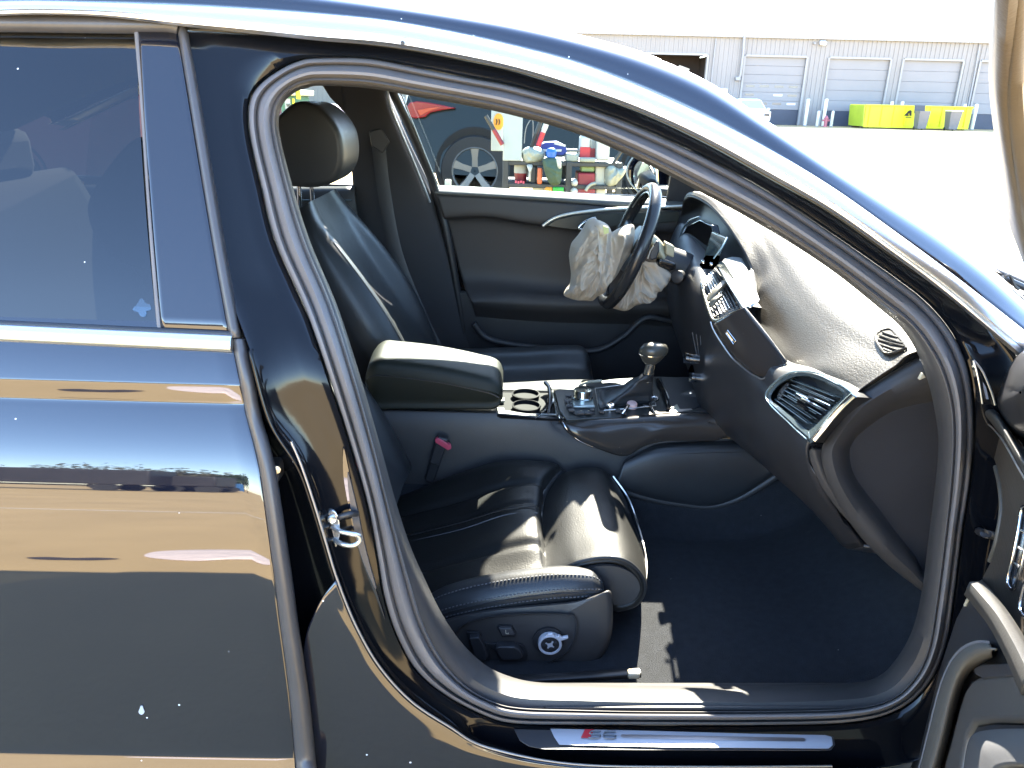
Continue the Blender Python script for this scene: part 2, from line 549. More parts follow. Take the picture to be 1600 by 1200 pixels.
for kind, x0, x1, z1 in opens:
    wd = x1 - x0
    # jamb and head trim
    box('door_frame', (x0 - .06, BY - .05, zt / 2), (.14, .12, zt + .1), WALLW, bld)
    box('door_frame', (x1 + .06, BY - .05, zt / 2), (.14, .12, zt + .1), WALLW, bld)
    box('door_frame', ((x0 + x1) / 2, BY - .055, zt + .06), (wd + .02, .12, .14), WALLW, bld)
    if kind == 'open':
        box('open_bay', ((x0 + x1) / 2, BY + 3.0, zt / 2), (wd + .4, .1, zt + .2), DARKIN, bld)
        box('bay_ceiling', ((x0 + x1) / 2, BY + 1.65, zt + .1), (wd + .4, 2.6, .1), DARKIN, bld)
        box('bay_side', (x1 + .25, BY + 1.65, zt / 2), (.1, 2.6, zt), DARKIN, bld)
        box('bay_side', (x0 - .25, BY + 1.65, zt / 2), (.1, 2.6, zt), DARKIN, bld)
        box('bay_light', (x0 + wd * .75, BY + 2.2, zt - .8), (.8, .2, .25), LAMPW, bld, R=rot('Y', 18))
        continue
    box('door_backing', ((x0 + x1) / 2, BY + .22, zt / 2), (wd + .1, .05, zt), DOORM, bld)
    n = 7 if kind == 'sect' else 6
    first = None
    z1_ = float(P((1200), 166, BY)[2]) - float(P(1200, 190, BY)[2])
    cuts = [0.0, z1_] + [z1_ + (zt - z1_) * (q + 1) / (n - 1) for q in range(n - 1)]
    for k in range(n):
        hgt = cuts[k + 1] - cuts[k]
        dark = k == 0
        zc = (cuts[k] + cuts[k + 1]) / 2
        pn = box('door_panel', ((x0 + x1) / 2, BY + .12, zc), (wd, .06, hgt - .008), DOORSHADE if dark else DOORM, bld, bev=.012)
        if kind == 'sect' and k in (1, 2, 3):
            for q in range(4):
                if (k, q) in ((2, 1), (1, 0)): continue
                xc = x0 + wd * (.14 + .24 * q)
                box('pane', (xc, BY + .085, zc + .10), (.62, .02, .13), LAMPW if (k, q) in ((2, 2), (1, 3)) else PANEG, pn)
tube('downspout', [bpt(1119, 60, -.1), bpt(1113, 112, -.1), bpt(1109, 160, -.1)], .05, GALV, bld, k=8)
tube('downspout', [bpt(1531, 70, -.1), bpt(1522, 120, -.1), bpt(1513, 166, -.1), (P(1513, 166, BY)[0], BY - .1, .1)], .06, GALV, bld, k=8)
tube('vent_pipe', [bpt(1164, 45, -.25), bpt(1161, 85, -.25), bpt(1157, 118, -.25), bpt(1154, 122, -.2)], .09, GALV, bld, k=10)
p = bpt(1153, 123, -.2); box('vent_box', p, (.34, .22, .25), GALV, bld, bev=.03)
p = bpt(1286, 67, -.25); box('wall_lamp', p, (.42, .32, .24), LAMPW, bld, R=rot('X', 25), bev=.04)
p = bpt(1273, 68, -.2); box('wall_lamp', p, (.12, .15, .12), GALV, bld, bev=.02)
a = bpt(1116, 137, -.04); b = bpt(1137, 150, -.04)
sg = box('notice_board', ((a[0] + b[0]) / 2, BY - .06, (a[2] + b[2]) / 2 - .15), (b[0] - a[0], .06, .85), GALV, bld, bev=.01)
box('notice_sheet', ((a[0] + b[0]) / 2, BY - .10, (a[2] + b[2]) / 2 - .15), (b[0] - a[0] - .16, .02, .70), BOLL, sg)

def bollard(px, ptop, pbot, y, label, r=.10, m_=BOLL, name='bollard', cat='bollard', grp='cream bollards in front of the workshop'):
    x = float(P(px, pbot, y)[0]); h = float(P(px, ptop, y)[2])
    t = thing(name, label, cat, (x, y, 0), grp)
    lathe('post', (x, y, 0), (0, 0, 1), [(r, 0), (r, h - .06), (r * .85, h - .02), (r * .4, h), (.01, h + .005)], m_, t, k=14)
    lathe('base_collar', (x, y, 0), (0, 0, 1), [(r * 1.25, .0), (r * 1.25, .03), (r, .05)], GALV, t, k=14)
    return t
bollard(1258, 154, 191, 56.6, 'tall cream bollard left of the corner post by the windowed roller door', .12)
bollard(1277, 173, 192, 56.0, 'short cream bollard left of the red hydrant')
bollard(1286, 154, 192, 56.3, 'tall cream bollard standing right behind the red hydrant', .12)
bollard(1299, 173, 193, 56.0, 'short cream bollard between the red hydrant and the lime dumpster')
bollard(1388, 158, 194, 57.0, 'cream bollard showing above the dumpster rim, left one of the close pair', .12)
bollard(1404, 158, 194, 57.0, 'cream bollard showing above the dumpster rim, right one of the close pair', .12)
bollard(1501, 162, 197, 57.0, 'cream bollard half hidden behind the right end of the dumpster', .12)
bollard(1519, 162, 198, 56.3, 'tall cream bollard standing free at the right end of the dumpster', .12)
x = float(P(1290, 192, 55.3)[0])
t = thing('fire_hydrant', 'faded red hydrant standing among the cream bollards', 'hydrant', (x, 55.3, 0))
lathe('barrel', (x, 55.3, 0), (0, 0, 1), [(.16, 0), (.16, .06), (.11, .08), (.11, .5), (.15, .52), (.15, .58), (.11, .62), (.05, .72), (.01, .74)], HYDR, t, k=14)
for s in (-1, 1): lathe('outlet', (x, 55.3, .42), (s, 0, 0), [(.06, .08), (.06, .2), (.07, .2), (.07, .24), (.01, .25)], HYDR, t, k=10)

# ---- lime dumpster
DY = 54.0
LIME = mat('lime yellow dumpster paint', (.62, .62, .012), .5, var=.10, vscale=1.0)
LIMED = mat('darker greener lime', (.40, .50, .03), .5, var=.12, vscale=1.0)  # end panels darker and greener than the sides
BLACKP = mat('black print', (.012, .012, .012), .6)
RUSTY = mat('rusty steel', (.10, .06, .04), .8, var=.3, vscale=6)
d0 = P(1349, 196, DY); d1 = P(1512, 200, DY); h = float(P(1430, 166, DY)[2])
cx = (d0[0] + d1[0]) / 2; L = d1[0] - d0[0]
dm = thing('dumpster', 'long lime yellow roll-off dumpster parked before the roller doors', 'dumpster', (cx, DY + 1.1, 0))
T_ = .06
yv = DY
def dpan(name, c, s, m_, R=None): return box(name, c, s, m_, dm, R=R, bev=.015)
dpan('side_panel', (cx, yv + .03, h / 2 + .06), (L, T_, h - .12), LIME)
dpan('side_panel', (cx, yv + 2.3, h / 2 + .06), (L, T_, h - .12), LIME)
e = obj('end_panel', [(cx - L / 2, yv, .12), (cx - L / 2 - .10, yv, h), (cx - L / 2 - .10, yv + 2.33, h), (cx - L / 2, yv + 2.33, .12),
                      (cx - L / 2 - .04, yv, .12), (cx - L / 2 - .16, yv, h), (cx - L / 2 - .16, yv + 2.33, h), (cx - L / 2 - .04, yv + 2.33, .12)],
        [(0, 1, 2, 3), (4, 7, 6, 5), (0, 4, 5, 1), (1, 5, 6, 2), (2, 6, 7, 3), (3, 7, 4, 0)], LIMED, dm, smooth=False)
dpan('end_panel', (cx + L / 2 + .03, yv + 1.17, h / 2 + .06), (T_, 2.33, h - .12), LIMED)
dpan('floor_plate', (cx, yv + 1.17, .14), (L, 2.2, .05), RUSTY)
dpan('top_rail', (cx, yv - .01, h), (L + .18, .10, .10), LIME)
dpan('top_rail', (cx, yv + 2.33, h), (L + .18, .10, .10), LIME)
dpan('bottom_rail', (cx, yv - .005, .13), (L, .09, .12), LIME)
for k in range(9):
    dpan('side_rib', (cx - L / 2 + .3 + k * (L - .6) / 8, yv - .03, h / 2 + .05), (.09, .07, h - .22), LIME)
dpan('skid', (cx - L / 2 + .3, yv + .35, .05), (.5, .15, .1), RUSTY); dpan('skid', (cx - L / 2 + .3, yv + 1.9, .05), (.5, .15, .1), RUSTY)
dpan('skid', (cx + L / 2 - .3, yv + .35, .05), (.5, .15, .1), RUSTY); dpan('skid', (cx + L / 2 - .3, yv + 1.9, .05), (.5, .15, .1), RUSTY)
lp = lambda px, py: P(px, py, DY - .075)
slab('logo_mark', [lp(1413, 181), lp(1415, 178), lp(1419, 174), lp(1422, 172), lp(1424.5, 173), lp(1424, 181), lp(1421.5, 181), lp(1421, 176.5), lp(1419, 178.5), lp(1420, 181)], (0, .02, 0), BLACKP, dm)
slab('logo_line', [lp(1415, 183), lp(1424, 183.3), lp(1424, 184.2), lp(1415, 183.9)], (0, .02, 0), BLACKP, dm)

BIN = mat('grey bin plastic', (.12, .12, .125), .5, var=.1, vscale=4)
BINL = mat('dark bin lid', (.05, .05, .052), .5)
def wheelie(pxl, pxr, ptop, pbot, label, open_lid):
    y = 52.7
    xc = float(P((pxl + pxr) / 2, pbot, y)[0]); wd = float(P(pxr, pbot, y)[0] - P(pxl, pbot, y)[0]) * .92; h = float(P(pxl, ptop, y)[2])
    t = thing('wheelie_bin', label, 'bin', (xc, y, 0), 'wheelie bins in front of the dumpster')
    a, b = wd * .38, wd * .5
    v = [(xc + sx * q, y + sy * q, z) for q, z in ((a, .08), (b, h - .06), (b, h)) for sx, sy in ((-1, -1), (1, -1), (1, 1), (-1, 1))]
    obj('bin_body', v, gridf(4, 3, True) + [(0, 1, 2, 3), (8, 9, 10, 11)], BIN, t, smooth=False)
    if open_lid: box('lid', (xc - .02, y + b + .06, h + .10), (2 * b, .05, .5), BINL, t, R=rot('X', -14), bev=.02)
    else: box('lid', (xc, y - .02, h + .04), (2 * b + .06, 2 * b + .1, .06), LAMPW, t, bev=.03)
    tube('handle', [(xc - b, y + b + .04, h - .04), (xc + b, y + b + .04, h - .04)], .025, BIN, t, k=8)
    for s in (-1, 1): lathe('wheel', (xc + s * a * .9, y - .0 + a * .9, .11), (s, 0, 0), [(.10, 0), (.11, .01), (.11, .05), (.04, .06)], BLACKP, t, k=14)
wheelie(1428, 1446, 173, 199, 'grey wheelie bin with its dark lid thrown back, beside the dumpster logo', True)
wheelie(1476, 1495, 174, 200, 'grey wheelie bin with a pale closed lid near the right end of the dumpster', False)

# ---- parked cars across the yard and beside the black car
def sidecar(name, label, y, X, prof, width, paint, wheels, wr, win, extras=None, glassm=None, group=None):
    """a car seen from its flank: a side profile with tumblehome, wheels, windows and lamps of its own; X maps profile metres to world x"""
    p = np.array([(X(a), b) for a, b in prof])
    t = thing(name, label, 'car', (float(p[:, 0].mean()), y + width / 2, 0), group)
    q = cr(p, 90, True)
    zb = 1.05
    secs = []
    for k in range(9):
        s = k / 8
        f = (s - .5) * 2
        rowz = q[:, 1]
        inset = np.clip((rowz - zb) / .9, 0, 1) * .26 * abs(f) ** 1
        rnd = (1 - abs(f) ** 6) * .06
        cxm = q[:, 0].mean(); czm = q[:, 1].mean()
        sh = 1 - .05 * abs(f) ** 5
        yy = y + width / 2 + f * (width / 2 - inset)
        secs.append(np.stack([cxm + (q[:, 0] - cxm) * sh, yy, czm + (rowz - czm) * (sh if True else 1)], 1))
    A = np.stack(secs)
    obj('body', A.reshape(-1, 3), gridf(90, 9, True) + [tuple(range(90)), tuple(8 * 90 + i for i in range(90))], paint, t, sharp=50)
    for wx in wheels:
        for side in (0, 1):
            yy = y - .01 if side == 0 else y + width + .01
            ax = (0, -1, 0) if side == 0 else (0, 1, 0)
            c = (X(wx), yy + (.12 if side == 0 else -.12), wr)
            wl = lathe('wheel', c, ax, [(wr * .66, -.1), (wr * .97, -.1), (wr, -.05), (wr, .10), (wr * .96, .14), (wr * .68, .15), (wr * .67, .06)], TYRE, t, k=40)
            lathe('wheel_arch', (c[0], c[1], wr + .03), ax, [(wr * 1.16, -.02), (wr * 1.16, .118), (wr * 1.10, .122), (.3, .05)], ARCH, t, k=36)
            rim(c, ax, wr * .68, wl)
    for pts in win:
        slab('side_window', [(X(a), y + max(0, (b - zb)) / .9 * .26 - .012, b) for a, b in pts], (0, .02, 0), glassm or DGLASS, t)
    return t

TYRE = mat('tyre rubber', (.018, .018, .019), .8)
ARCH = mat('arch lining', (.010, .010, .011), .9)
ALLOY = mat('alloy rim', (.17, .175, .18), .35, metal=.4)
DGLASS = mat('dark car glass', (.010, .012, .014), .05)
NAVY = mat('dark blue car paint', (.006, .010, .013), .18, ior=1.30)
MAROON = mat('dull maroon car paint', (.12, .02, .022), .3)
WHITEC = mat('white car paint', (.78, .78, .77), .2)
TAIL = mat('red tail lamp', (.22, .008, .012), .15)

def rim(c, ax, r, parent):
    ax = np.array(ax, float); c = np.array(c, float)
    rm = lathe('rim', c, ax, [(r * .97, .05), (r * 1.0, .145), (r * .97, .15), (r * .93, .135), (r * .92, .06), (r * .25, .06), (r * .25, .10), (.01, .11)], ALLOY, parent.parent, k=40)
    a = np.array([1.0, 0, 0]); b = np.cross(ax, a)
    V, Fc = [], []
    for k in range(5):
        q = 2 * math.pi * k / 5 + .32
        d = a * math.cos(q) + b * math.sin(q); s = -a * math.sin(q) + b * math.cos(q)
        base = len(V)
        for rr, wd in ((.10, .16), (.55, .15), (.97, .22)):
            for sg, dep in ((-1, .09), (-.8, .135), (.8, .135), (1, .09)):
                V.append(c + d * r * rr + s * sg * wd * r + ax * (dep - .03 * (1 - rr)))
        Fc += [tuple(i + base for i in f) for f in gridf(4, 3)]
    sp = obj('spokes', V, Fc, ALLOY, parent.parent, sharp=30)
    V, Fc = [], []
    return rm

# dark SUV close beyond the driver's side
SY = 10.0
sx0 = float(P(742, 265, SY)[0])
suvX = lambda a: sx0 + a
prof = [(-.95, .45), (-1.02, .60), (-1.05, .80), (-.98, 1.05), (-.93, 1.25), (-.82, 1.62), (-.66, 1.84), (-.2, 1.90), (.9, 1.93), (1.7, 1.88), (2.1, 1.75), (2.55, 1.36), (2.75, 1.30), (3.5, 1.22), (3.95, 1.10), (4.08, .85), (4.05, .50), (3.6, .34), (2.0, .32), (.6, .32), (-.6, .36)]
prof = [(a if a < .6 else .6 + (a - .6) * .70, b) for a, b in prof]
suv = sidecar('parked_suv', 'dark blue SUV parked beyond the driver window, red tail lamp and five-spoke wheel', SY, suvX, prof, 2.0, NAVY, [0.0, 2.31], .43,
              [[(-.62, 1.28), (-.52, 1.70), (.15, 1.74), (.20, 1.30)], [(.30, 1.30), (.25, 1.74), (.85, 1.76), (.92, 1.31)], [(1.0, 1.31), (.94, 1.76), (1.35, 1.72), (1.75, 1.34)]])
sp = lambda px, py, d=0: P(px, py, SY + d)
tl = slab('tail_lamp', [sp(632, 172, -.015), sp(640, 160, -.015), sp(652, 158, -.015), sp(668, 160, -.015), sp(690, 164, -.015), sp(712, 169, -.015), sp(690, 172, -.015), sp(672, 176, -.015), sp(664, 183, -.015), sp(650, 185, -.015), sp(637, 182, -.015)], (0, .10, 0), TAIL, suv, bev=.012)
slab('lamp_lens', [sp(652, 172, -.03), sp(672, 168, -.03), sp(690, 167, -.03), sp(668, 175, -.03), sp(656, 181, -.03)], (0, .02, 0), mat('orange lamp lens', (.40, .05, .02), .15), tl, bev=.004)
slab('rear_badge_plate', [sp(624, 150, -.1), sp(631, 152, -.1), sp(633, 172, -.1), sp(636, 184, -.1), sp(629, 184, -.1)], (0, .06, 0), WHITEC, suv)

# maroon car seen through the far rear window
MY = 9.0
mx0 = float(P(513, 170, MY)[0]) - 1.2
sidecar('parked_car', 'maroon car seen small through the far rear window', MY, lambda a: mx0 - a,
        [(-1.15, .4), (-1.2, .8), (-1.05, 1.16), (-.5, 1.20), (-.35, 1.30), (0.0, 1.58), (.8, 1.66), (1.7, 1.64), (2.2, 1.35), (2.6, 1.12), (3.2, 1.0), (3.3, .6), (3.1, .32), (1.0, .3), (-.8, .32)],
        1.8, MAROON, [-.4, 2.4], .34, [[(-.25, 1.22), (.08, 1.52), (.75, 1.58), (.8, 1.2)], [(.9, 1.2), (.85, 1.58), (1.6, 1.56), (2.0, 1.2)]])
# white car far across the yard
WY = 52.0
wx0 = float(P(1182, 188, WY)[0])
wc = thing('white_car', 'small white car parked facing the yard by the windowed roller door', 'car', (wx0, WY + 1.5, 0))
rows = []
for yy, hw, z0, z1, in ((WY, .78, .42, .78), (WY + .12, .9, .25, .92), (WY + .8, .95, .22, 1.05), (WY + 1.0, .95, .22, 1.08), (WY + 1.75, .95, .22, 1.62), (WY + 2.2, .95, .22, 1.70), (WY + 3.6, .93, .22, 1.68), (WY + 4.2, .85, .3, 1.1)):
    tp = .72 if z1 > 1.2 else .92
    sec = [(-hw * .9, z0), (-hw, z0 + .2), (-hw, min(z1, .98)), (-hw * tp, z1 - .03), (-hw * tp * .8, z1), (hw * tp * .8, z1), (hw * tp, z1 - .03), (hw, min(z1, .98)), (hw, z0 + .2), (hw * .9, z0)]
    rows.append([(wx0 + a, yy, b) for a, b in sec])
A = np.array(rows)
obj('body', A.reshape(-1, 3), gridf(10, len(rows), True) + [tuple(range(10)), tuple((len(rows) - 1) * 10 + i for i in range(10))], WHITEC, wc, sharp=35)
slab('windscreen', [(wx0 - .74, WY + 1.06, 1.10), (wx0 + .74, WY + 1.06, 1.10), (wx0 + .62, WY + 1.70, 1.56), (wx0 - .62, WY + 1.70, 1.56)], (0, -.02, .02), mat('bright car glass', (.3, .31, .33), .1), wc)
for s in (-1, 1):
    box('headlight', (wx0 + s * .62, WY + .02, .72), (.36, .1, .13), DGLASS, wc, bev=.03)
    box('wing_mirror', (wx0 + s * 1.04, WY + 1.15, 1.06), (.2, .12, .15), WHITEC if s > 0 else TYRE, wc, bev=.04)
    for yy in (.85, 3.5): lathe('wheel', (wx0 + s * .84, WY + yy, .33), (s, 0, 0), [(.2, -.1), (.33, -.1), (.33, .12), (.22, .13), (.2, .06), (.02, .07)], TYRE, wc, k=24)
box('grille', (wx0, WY - .01, .55), (.9, .06, .12), DGLASS, wc, bev=.02)
box('number_plate', (wx0, WY - .03, .42), (.4, .03, .12), GALV, wc)
# ================================================================== TOOL CART and odds and ends beyond the driver's window
CY = 6.6
PALEM = mat('pale enamel', (.33, .37, .36), .45, var=.06, vscale=4)
PALEC = mat('pale cloth', (.46, .47, .44), .9, bump=.4, bscale=30, bdist=.02)
WHITEP = mat('white packaging', (.42, .44, .41), .5, var=.08, vscale=6)
CREAMP = mat('cream carton', (.46, .46, .38), .6, var=.1, vscale=6)
ORANGE = mat('orange sticker', (.65, .27, .02), .5)
BLUEP = mat('bright blue plastic', (.02, .12, .45), .35)
NAVYC = mat('navy cloth', (.02, .04, .20), .8)
OLIVE = mat('olive drab bag', (.05, .085, .055), .85, var=.2, vscale=12, bump=.5, bscale=40, bdist=.01)
GREENP = mat('bright green plastic', (.03, .36, .05), .4)
REDD = mat('deep red plastic', (.22, .02, .03), .4, var=.12, vscale=8)
STEELD = mat('dark steel frame', (.030, .034, .036), .5)
CLEARP = glass_mat('clear plastic sheet', (.75, .78, .75))
HAZYP = mat('milky plastic', (.26, .29, .25), .35, var=.15, vscale=14)
c_ = lambda px, py, d=0.0: P(px, py, CY + d)
def sz(px0, px1, d=0.0): return float(np.linalg.norm(P(px1, 260, CY + d) - P(px0, 260, CY + d)))
def cbox(name, label, cat, x0, y0, x1, y1, m_, d=0.0, dep=.18, bev=.012, group=None, part='body', extra=None):
    a = c_(x0, y0, d); b = c_(x1, y1, d)
    ctr = ((a[0] + b[0]) / 2, CY + d + dep / 2, (a[2] + b[2]) / 2)
    t = thing(name, label, cat, (ctr[0], ctr[1], min(a[2], b[2])), group)
    box(part, ctr, (abs(b[0] - a[0]), dep, abs(a[2] - b[2])), m_, t, bev=bev)
    return t
# the cart itself
ct_a = c_(788, 256); ct_b = c_(970, 256)
cart = thing('tool_cart', 'dark steel two-shelf tool cart crowded with supplies, beyond the driver window', 'cart', ((ct_a[0] + ct_b[0]) / 2, CY + .25, 0))
for pz, nm in ((256, 'upper_shelf'), (291, 'lower_shelf'), (335, 'bottom_shelf')):
    z = float(c_(880, pz)[2])
    box(nm, ((ct_a[0] + ct_b[0]) / 2, CY + .25, z), (ct_b[0] - ct_a[0], .56, .035), STEELD, cart, bev=.006)
zt_ = float(c_(880, 252)[2])
for px in (790, 889, 968):
    for dd in (-.02, .52):
        xx = float(c_(px, 256)[0])
        box('upright', (xx, CY + dd, zt_ / 2 + .03), (.05, .04, zt_ - .06), STEELD, cart, bev=.005)
for px in (790, 968):
    xx = float(c_(px, 256)[0])
    lathe('castor', (xx, CY + .0, .06), (1, 0, 0), [(.02, -.02), (.06, -.02), (.06, .02), (.02, .02)], TYRE, cart, k=14)
tube('push_handle', [c_(958, 256, -.02), c_(968, 240, -.02), c_(978, 228, -.02), c_(978, 228, .5), c_(968, 240, .5)], .014, STEELD, cart, k=8)
tube('side_rail', [c_(866, 234, .05), c_(905, 235, .05)], .012, ALLOY, cart, k=8)

# pale equipment cabinet with sticker
t = thing('equipment_cabinet', 'pale grey upright cabinet with a round orange sticker on the cart', 'cabinet', tuple(c_(800, 252, .1)))
a = c_(787, 160); b = c_(815, 251)
box('door_panel', ((a[0] + b[0]) / 2, CY + .0, (a[2] + b[2]) / 2), (b[0] - a[0], .10, a[2] - b[2]), PALEM, t, bev=.006)
a2 = c_(768, 160, .12); b2 = c_(788, 236, .12)
box('side_panel', ((a2[0] + b2[0]) / 2, CY + .16, (a2[2] + b2[2]) / 2), (b2[0] - a2[0], .10, a2[2] - b2[2]), PALEM, t, bev=.006)
o_ = [c_(779 + 8 * math.cos(q), 190 + 13 * math.sin(q), .10) for q in np.linspace(0, 2 * math.pi, 22)[:-1]]
stk = slab('sticker', o_, (0, .012, 0), ORANGE, t)
for dx in (-3, 1.5):
    tube('print_mark', [c_(778 + dx, 186, .095), c_(779.5 + dx, 190, .095), c_(778 + dx, 195, .095)], .004, BLACKP, stk, k=6)
# base sack
t = thing('white_sack', 'crumpled white plastic sack lying at the foot of the pale cabinet', 'bag', tuple(c_(828, 253, .1)))
blob('sack', [c_(816, 236, .0), c_(826, 229, .0), c_(842, 230, .0), c_(852, 238, .0), c_(848, 250, .0), c_(836, 254, .0), c_(818, 253, .0)], .07, HAZYP, t, folds=.02, nr=10, na=50, seed=3, freq=9)
# long tools
def stick(label, p0, p1, split, m0, m1, d, r=.017, name='hand_tool', tip=None):
    a, b = c_(*p0, d), c_(*p1, d)
    t = thing(name, label, 'tool', tuple(b), None)
    mid = a + (b - a) * split
    tube('shaft', [a, mid], r, m0, t, n=4, k=10)
    tube('grip', [mid, b], r * 1.05, m1, t, n=4, k=10)
    if tip is not None: tube('tip', [a + (a - b) * tip, a], r * 1.15, WHITEP, t, n=4, k=10)
stick('black bar with a red lower half leaning against the pale cabinet', (759, 181), (785, 226), .48, STEELD, REDD, -.06)
stick('red handled tool with a white tip standing in the cart', (850, 203), (841, 228), .15, WHITEP, RED, -.05, .020, tip=.55)
stick('dark square bar leaning beside the red handled tool', (846, 186), (830, 232), .5, STEELD, BLACKP, -.02, .018)
t = thing('wire_hoop', 'thin bent wire hoop rising from the cart behind the dark bar', 'wire', tuple(c_(826, 232, .1)))
tube('wire', [c_(819, 224, .1), c_(822, 200, .1), c_(831, 186, .1), c_(833, 200, .1), c_(832, 222, .1)], .004, ALLOY, t, n=24, k=6)
# blue cloth and knob
t = thing('folded_cloth', 'navy cloth with two white stripes folded on top of the cart', 'cloth', tuple(c_(866, 240, .1)))
slab('cloth', [c_(846, 226), c_(852, 223), c_(872, 222), c_(884, 228), c_(886, 238), c_(880, 243), c_(850, 243), c_(846, 236)], (0, .22, 0), NAVYC, t, bev=.01)
slab('white_stripe', [c_(866, 222.5, -.006), c_(884, 227, -.006), c_(883, 229.5, -.006), c_(866, 225.5, -.006)], (0, .012, 0), WHITEP, t)
slab('white_stripe', [c_(848, 233, -.006), c_(878, 233.5, -.006), c_(877, 237, -.006), c_(847, 236.5, -.006)], (0, .012, 0), WHITEP, t)
t = thing('blue_bottle', 'bright blue bottle top poking up over the olive bag', 'bottle', tuple(c_(861, 248, -.08)))
lathe('cap', c_(861, 247, -.08), (0, 0, 1), [(.03, 0), (.04, .01), (.045, .05), (.03, .075), (.01, .08)], BLUEP, t, k=14)
lathe('neck', c_(863, 252, -.08), (0, 0, 1), [(.026, -.06), (.026, .03)], BLUEP, t, k=12)
t = thing('olive_bag', 'olive green bag hanging off the front of the cart', 'bag', tuple(c_(862, 286, -.1)))
blob('bag', [c_(848, 250, -.1), c_(862, 246, -.1), c_(876, 252, -.1), c_(878, 270, -.1), c_(874, 288, -.1), c_(860, 288, -.1), c_(852, 272, -.1)], .09, OLIVE, t, folds=.02, nr=12, na=50, seed=5, freq=9)
blob('pale_tag', [c_(869, 246, -.2), c_(876, 250, -.2), c_(877, 262, -.2), c_(872, 262, -.2)], .015, WHITEP, t, folds=.004, nr=5, na=20, seed=9)
# things along the shelves
t = thing('red_bucket', 'small dark red bucket with a pale lid on the left of the cart', 'bucket', tuple(c_(814, 288, .0)))
zz = float(c_(814, 289)[2]); ztop = float(c_(814, 272)[2]); rr = sz(803, 824) / 2
lathe('pail', (c_(814, 280)[0], CY + .12, zz), (0, 0, 1), [(rr * .85, 0), (rr, ztop - zz), (rr * .9, ztop - zz)], REDD, t, k=22)
lathe('lid', (c_(814, 280)[0], CY + .12, ztop), (0, 0, 1), [(rr * 1.04, 0), (rr * 1.04, .05), (rr * .95, .07), (.01, .08)], WHITEP, t, k=22)
for k in range(4): box('print_mark', c_(806 + 4 * k, 284 + (k % 2), -.025 + .0), (.015, .004, .02), PINK, t)
cbox('orange_tub', 'small orange tub at the bottom of the cart window view', 'tub', 852, 292, 863, 303, ORANGE, -.04, .07)
cbox('green_box', 'bright green box low on the cart under the olive bag', 'box', 864, 292, 881, 304, GREENP, -.05, .12)
cbox('cream_carton', 'cream carton low on the cart left of the orange tub', 'carton', 833, 291, 851, 303, CREAMP, .02, .15)
cbox('orange_bottle', 'small orange spray bottle beside the dark jug on the cart', 'bottle', 840, 262, 847, 288, mat('orange bottle', (.55, .14, .06), .4), -.06, .04, bev=.012)
cbox('black_jug', 'black jug standing between the red bucket and the orange bottle', 'jug', 827, 258, 839, 289, STEELD, .0, .12, bev=.02)
t = thing('white_rag', 'white rag hanging over the edge of the upper shelf', 'rag', tuple(c_(829, 280, -.05)))
blob('rag', [c_(823, 258, -.05), c_(832, 258, -.05), c_(830, 270, -.05), c_(829, 283, -.05), c_(825, 280, -.05), c_(826, 268, -.05)], .02, WHITEP, t, folds=.008, nr=6, na=30, seed=2, freq=12)
# white jugs with red bands
def jug(label, x0, y0, x1, y1, d, band):
    t = cbox('white_jug', label, 'jug', x0, y0, x1, y1, WHITEP, d, .13, bev=.014)
    a = c_((x0 + x1) / 2, y0, d)
    lathe('cap', (a[0] - .01, CY + d + .06, a[2]), (0, 0, 1), [(.022, 0), (.022, .03), (.01, .035)], WHITEP, t, k=12)
    tube('handle', [c_(x1 - 2, y0 + 2, d + .06), c_(x1 + 2.5, y0 + 6, d + .06), c_(x1 + 2, y0 + 16, d + .06)], .008, WHITEP, t, n=10, k=8)
    if band: box('red_band', c_((x0 + x1) / 2, band, d + .004), (sz(x0, x1) + .01, .02, .085), RED, t, bev=.004)
jug('white jug with a red band, nearest the middle of the upper shelf', 907, 213, 921, 245, .02, 238)
jug('white jug with a red foot behind the banded jug', 922, 214, 931, 245, .10, 240)
jug('square white jug without any band at the right of the upper shelf', 933, 212, 952, 251, .0, None)
cbox('parts_tray', 'small clear grey parts tray on the upper shelf left of the banded jug', 'tray', 884, 240, 904, 253, HAZYP, -.02, .15)
cbox('parts_tray', 'low milky tray in front of the banded jugs on the upper shelf', 'tray', 906, 246, 931, 254, HAZYP, -.06, .05)
t = cbox('red_crate', 'large deep red crate on the middle of the lower cart shelf', 'crate', 903, 270, 929, 291, REDD, -.01, .25)
cbox('red_crate', 'deep red crate at the very bottom below the larger red crate', 'crate', 901, 294, 929, 312, REDD, -.02, .25)
cbox('pale_box', 'tall pale box right of the red crates on the cart', 'box', 931, 258, 945, 290, CREAMP, .02, .15)
cbox('pale_box', 'pale box at the bottom right of the lower red crate', 'box', 931, 294, 945, 312, CREAMP, .02, .15)
cbox('green_carton', 'pale green carton above the large red crate', 'carton', 908, 259, 929, 269, mat('pale green card', (.26, .36, .16), .6), .04, .14)
t = thing('plastic_bag', 'crumpled clear plastic bag at the right end of the cart', 'bag', tuple(c_(962, 290, .0)))
blob('bag', [c_(946, 262), c_(956, 257), c_(966, 262), c_(978, 260), c_(977, 270), c_(968, 282), c_(961, 290), c_(947, 290)], .07, HAZYP, t, folds=.02, nr=10, na=50, seed=8, freq=10)
t = thing('crumpled_tissue', 'crumpled white tissue on the lower shelf beside the red crate', 'tissue', tuple(c_(897, 288, -.05)))
blob('tissue', [c_(893, 284, -.05), c_(898, 279, -.05), c_(903, 284, -.05), c_(901, 290, -.05), c_(894, 290, -.05)], .03, WHITEP, t, folds=.01, nr=6, na=30, seed=12, freq=14)
t = thing('crumpled_tissue', 'crumpled white tissue low at the foot of the cart under the other tissue', 'tissue', tuple(c_(897, 302, -.05)))
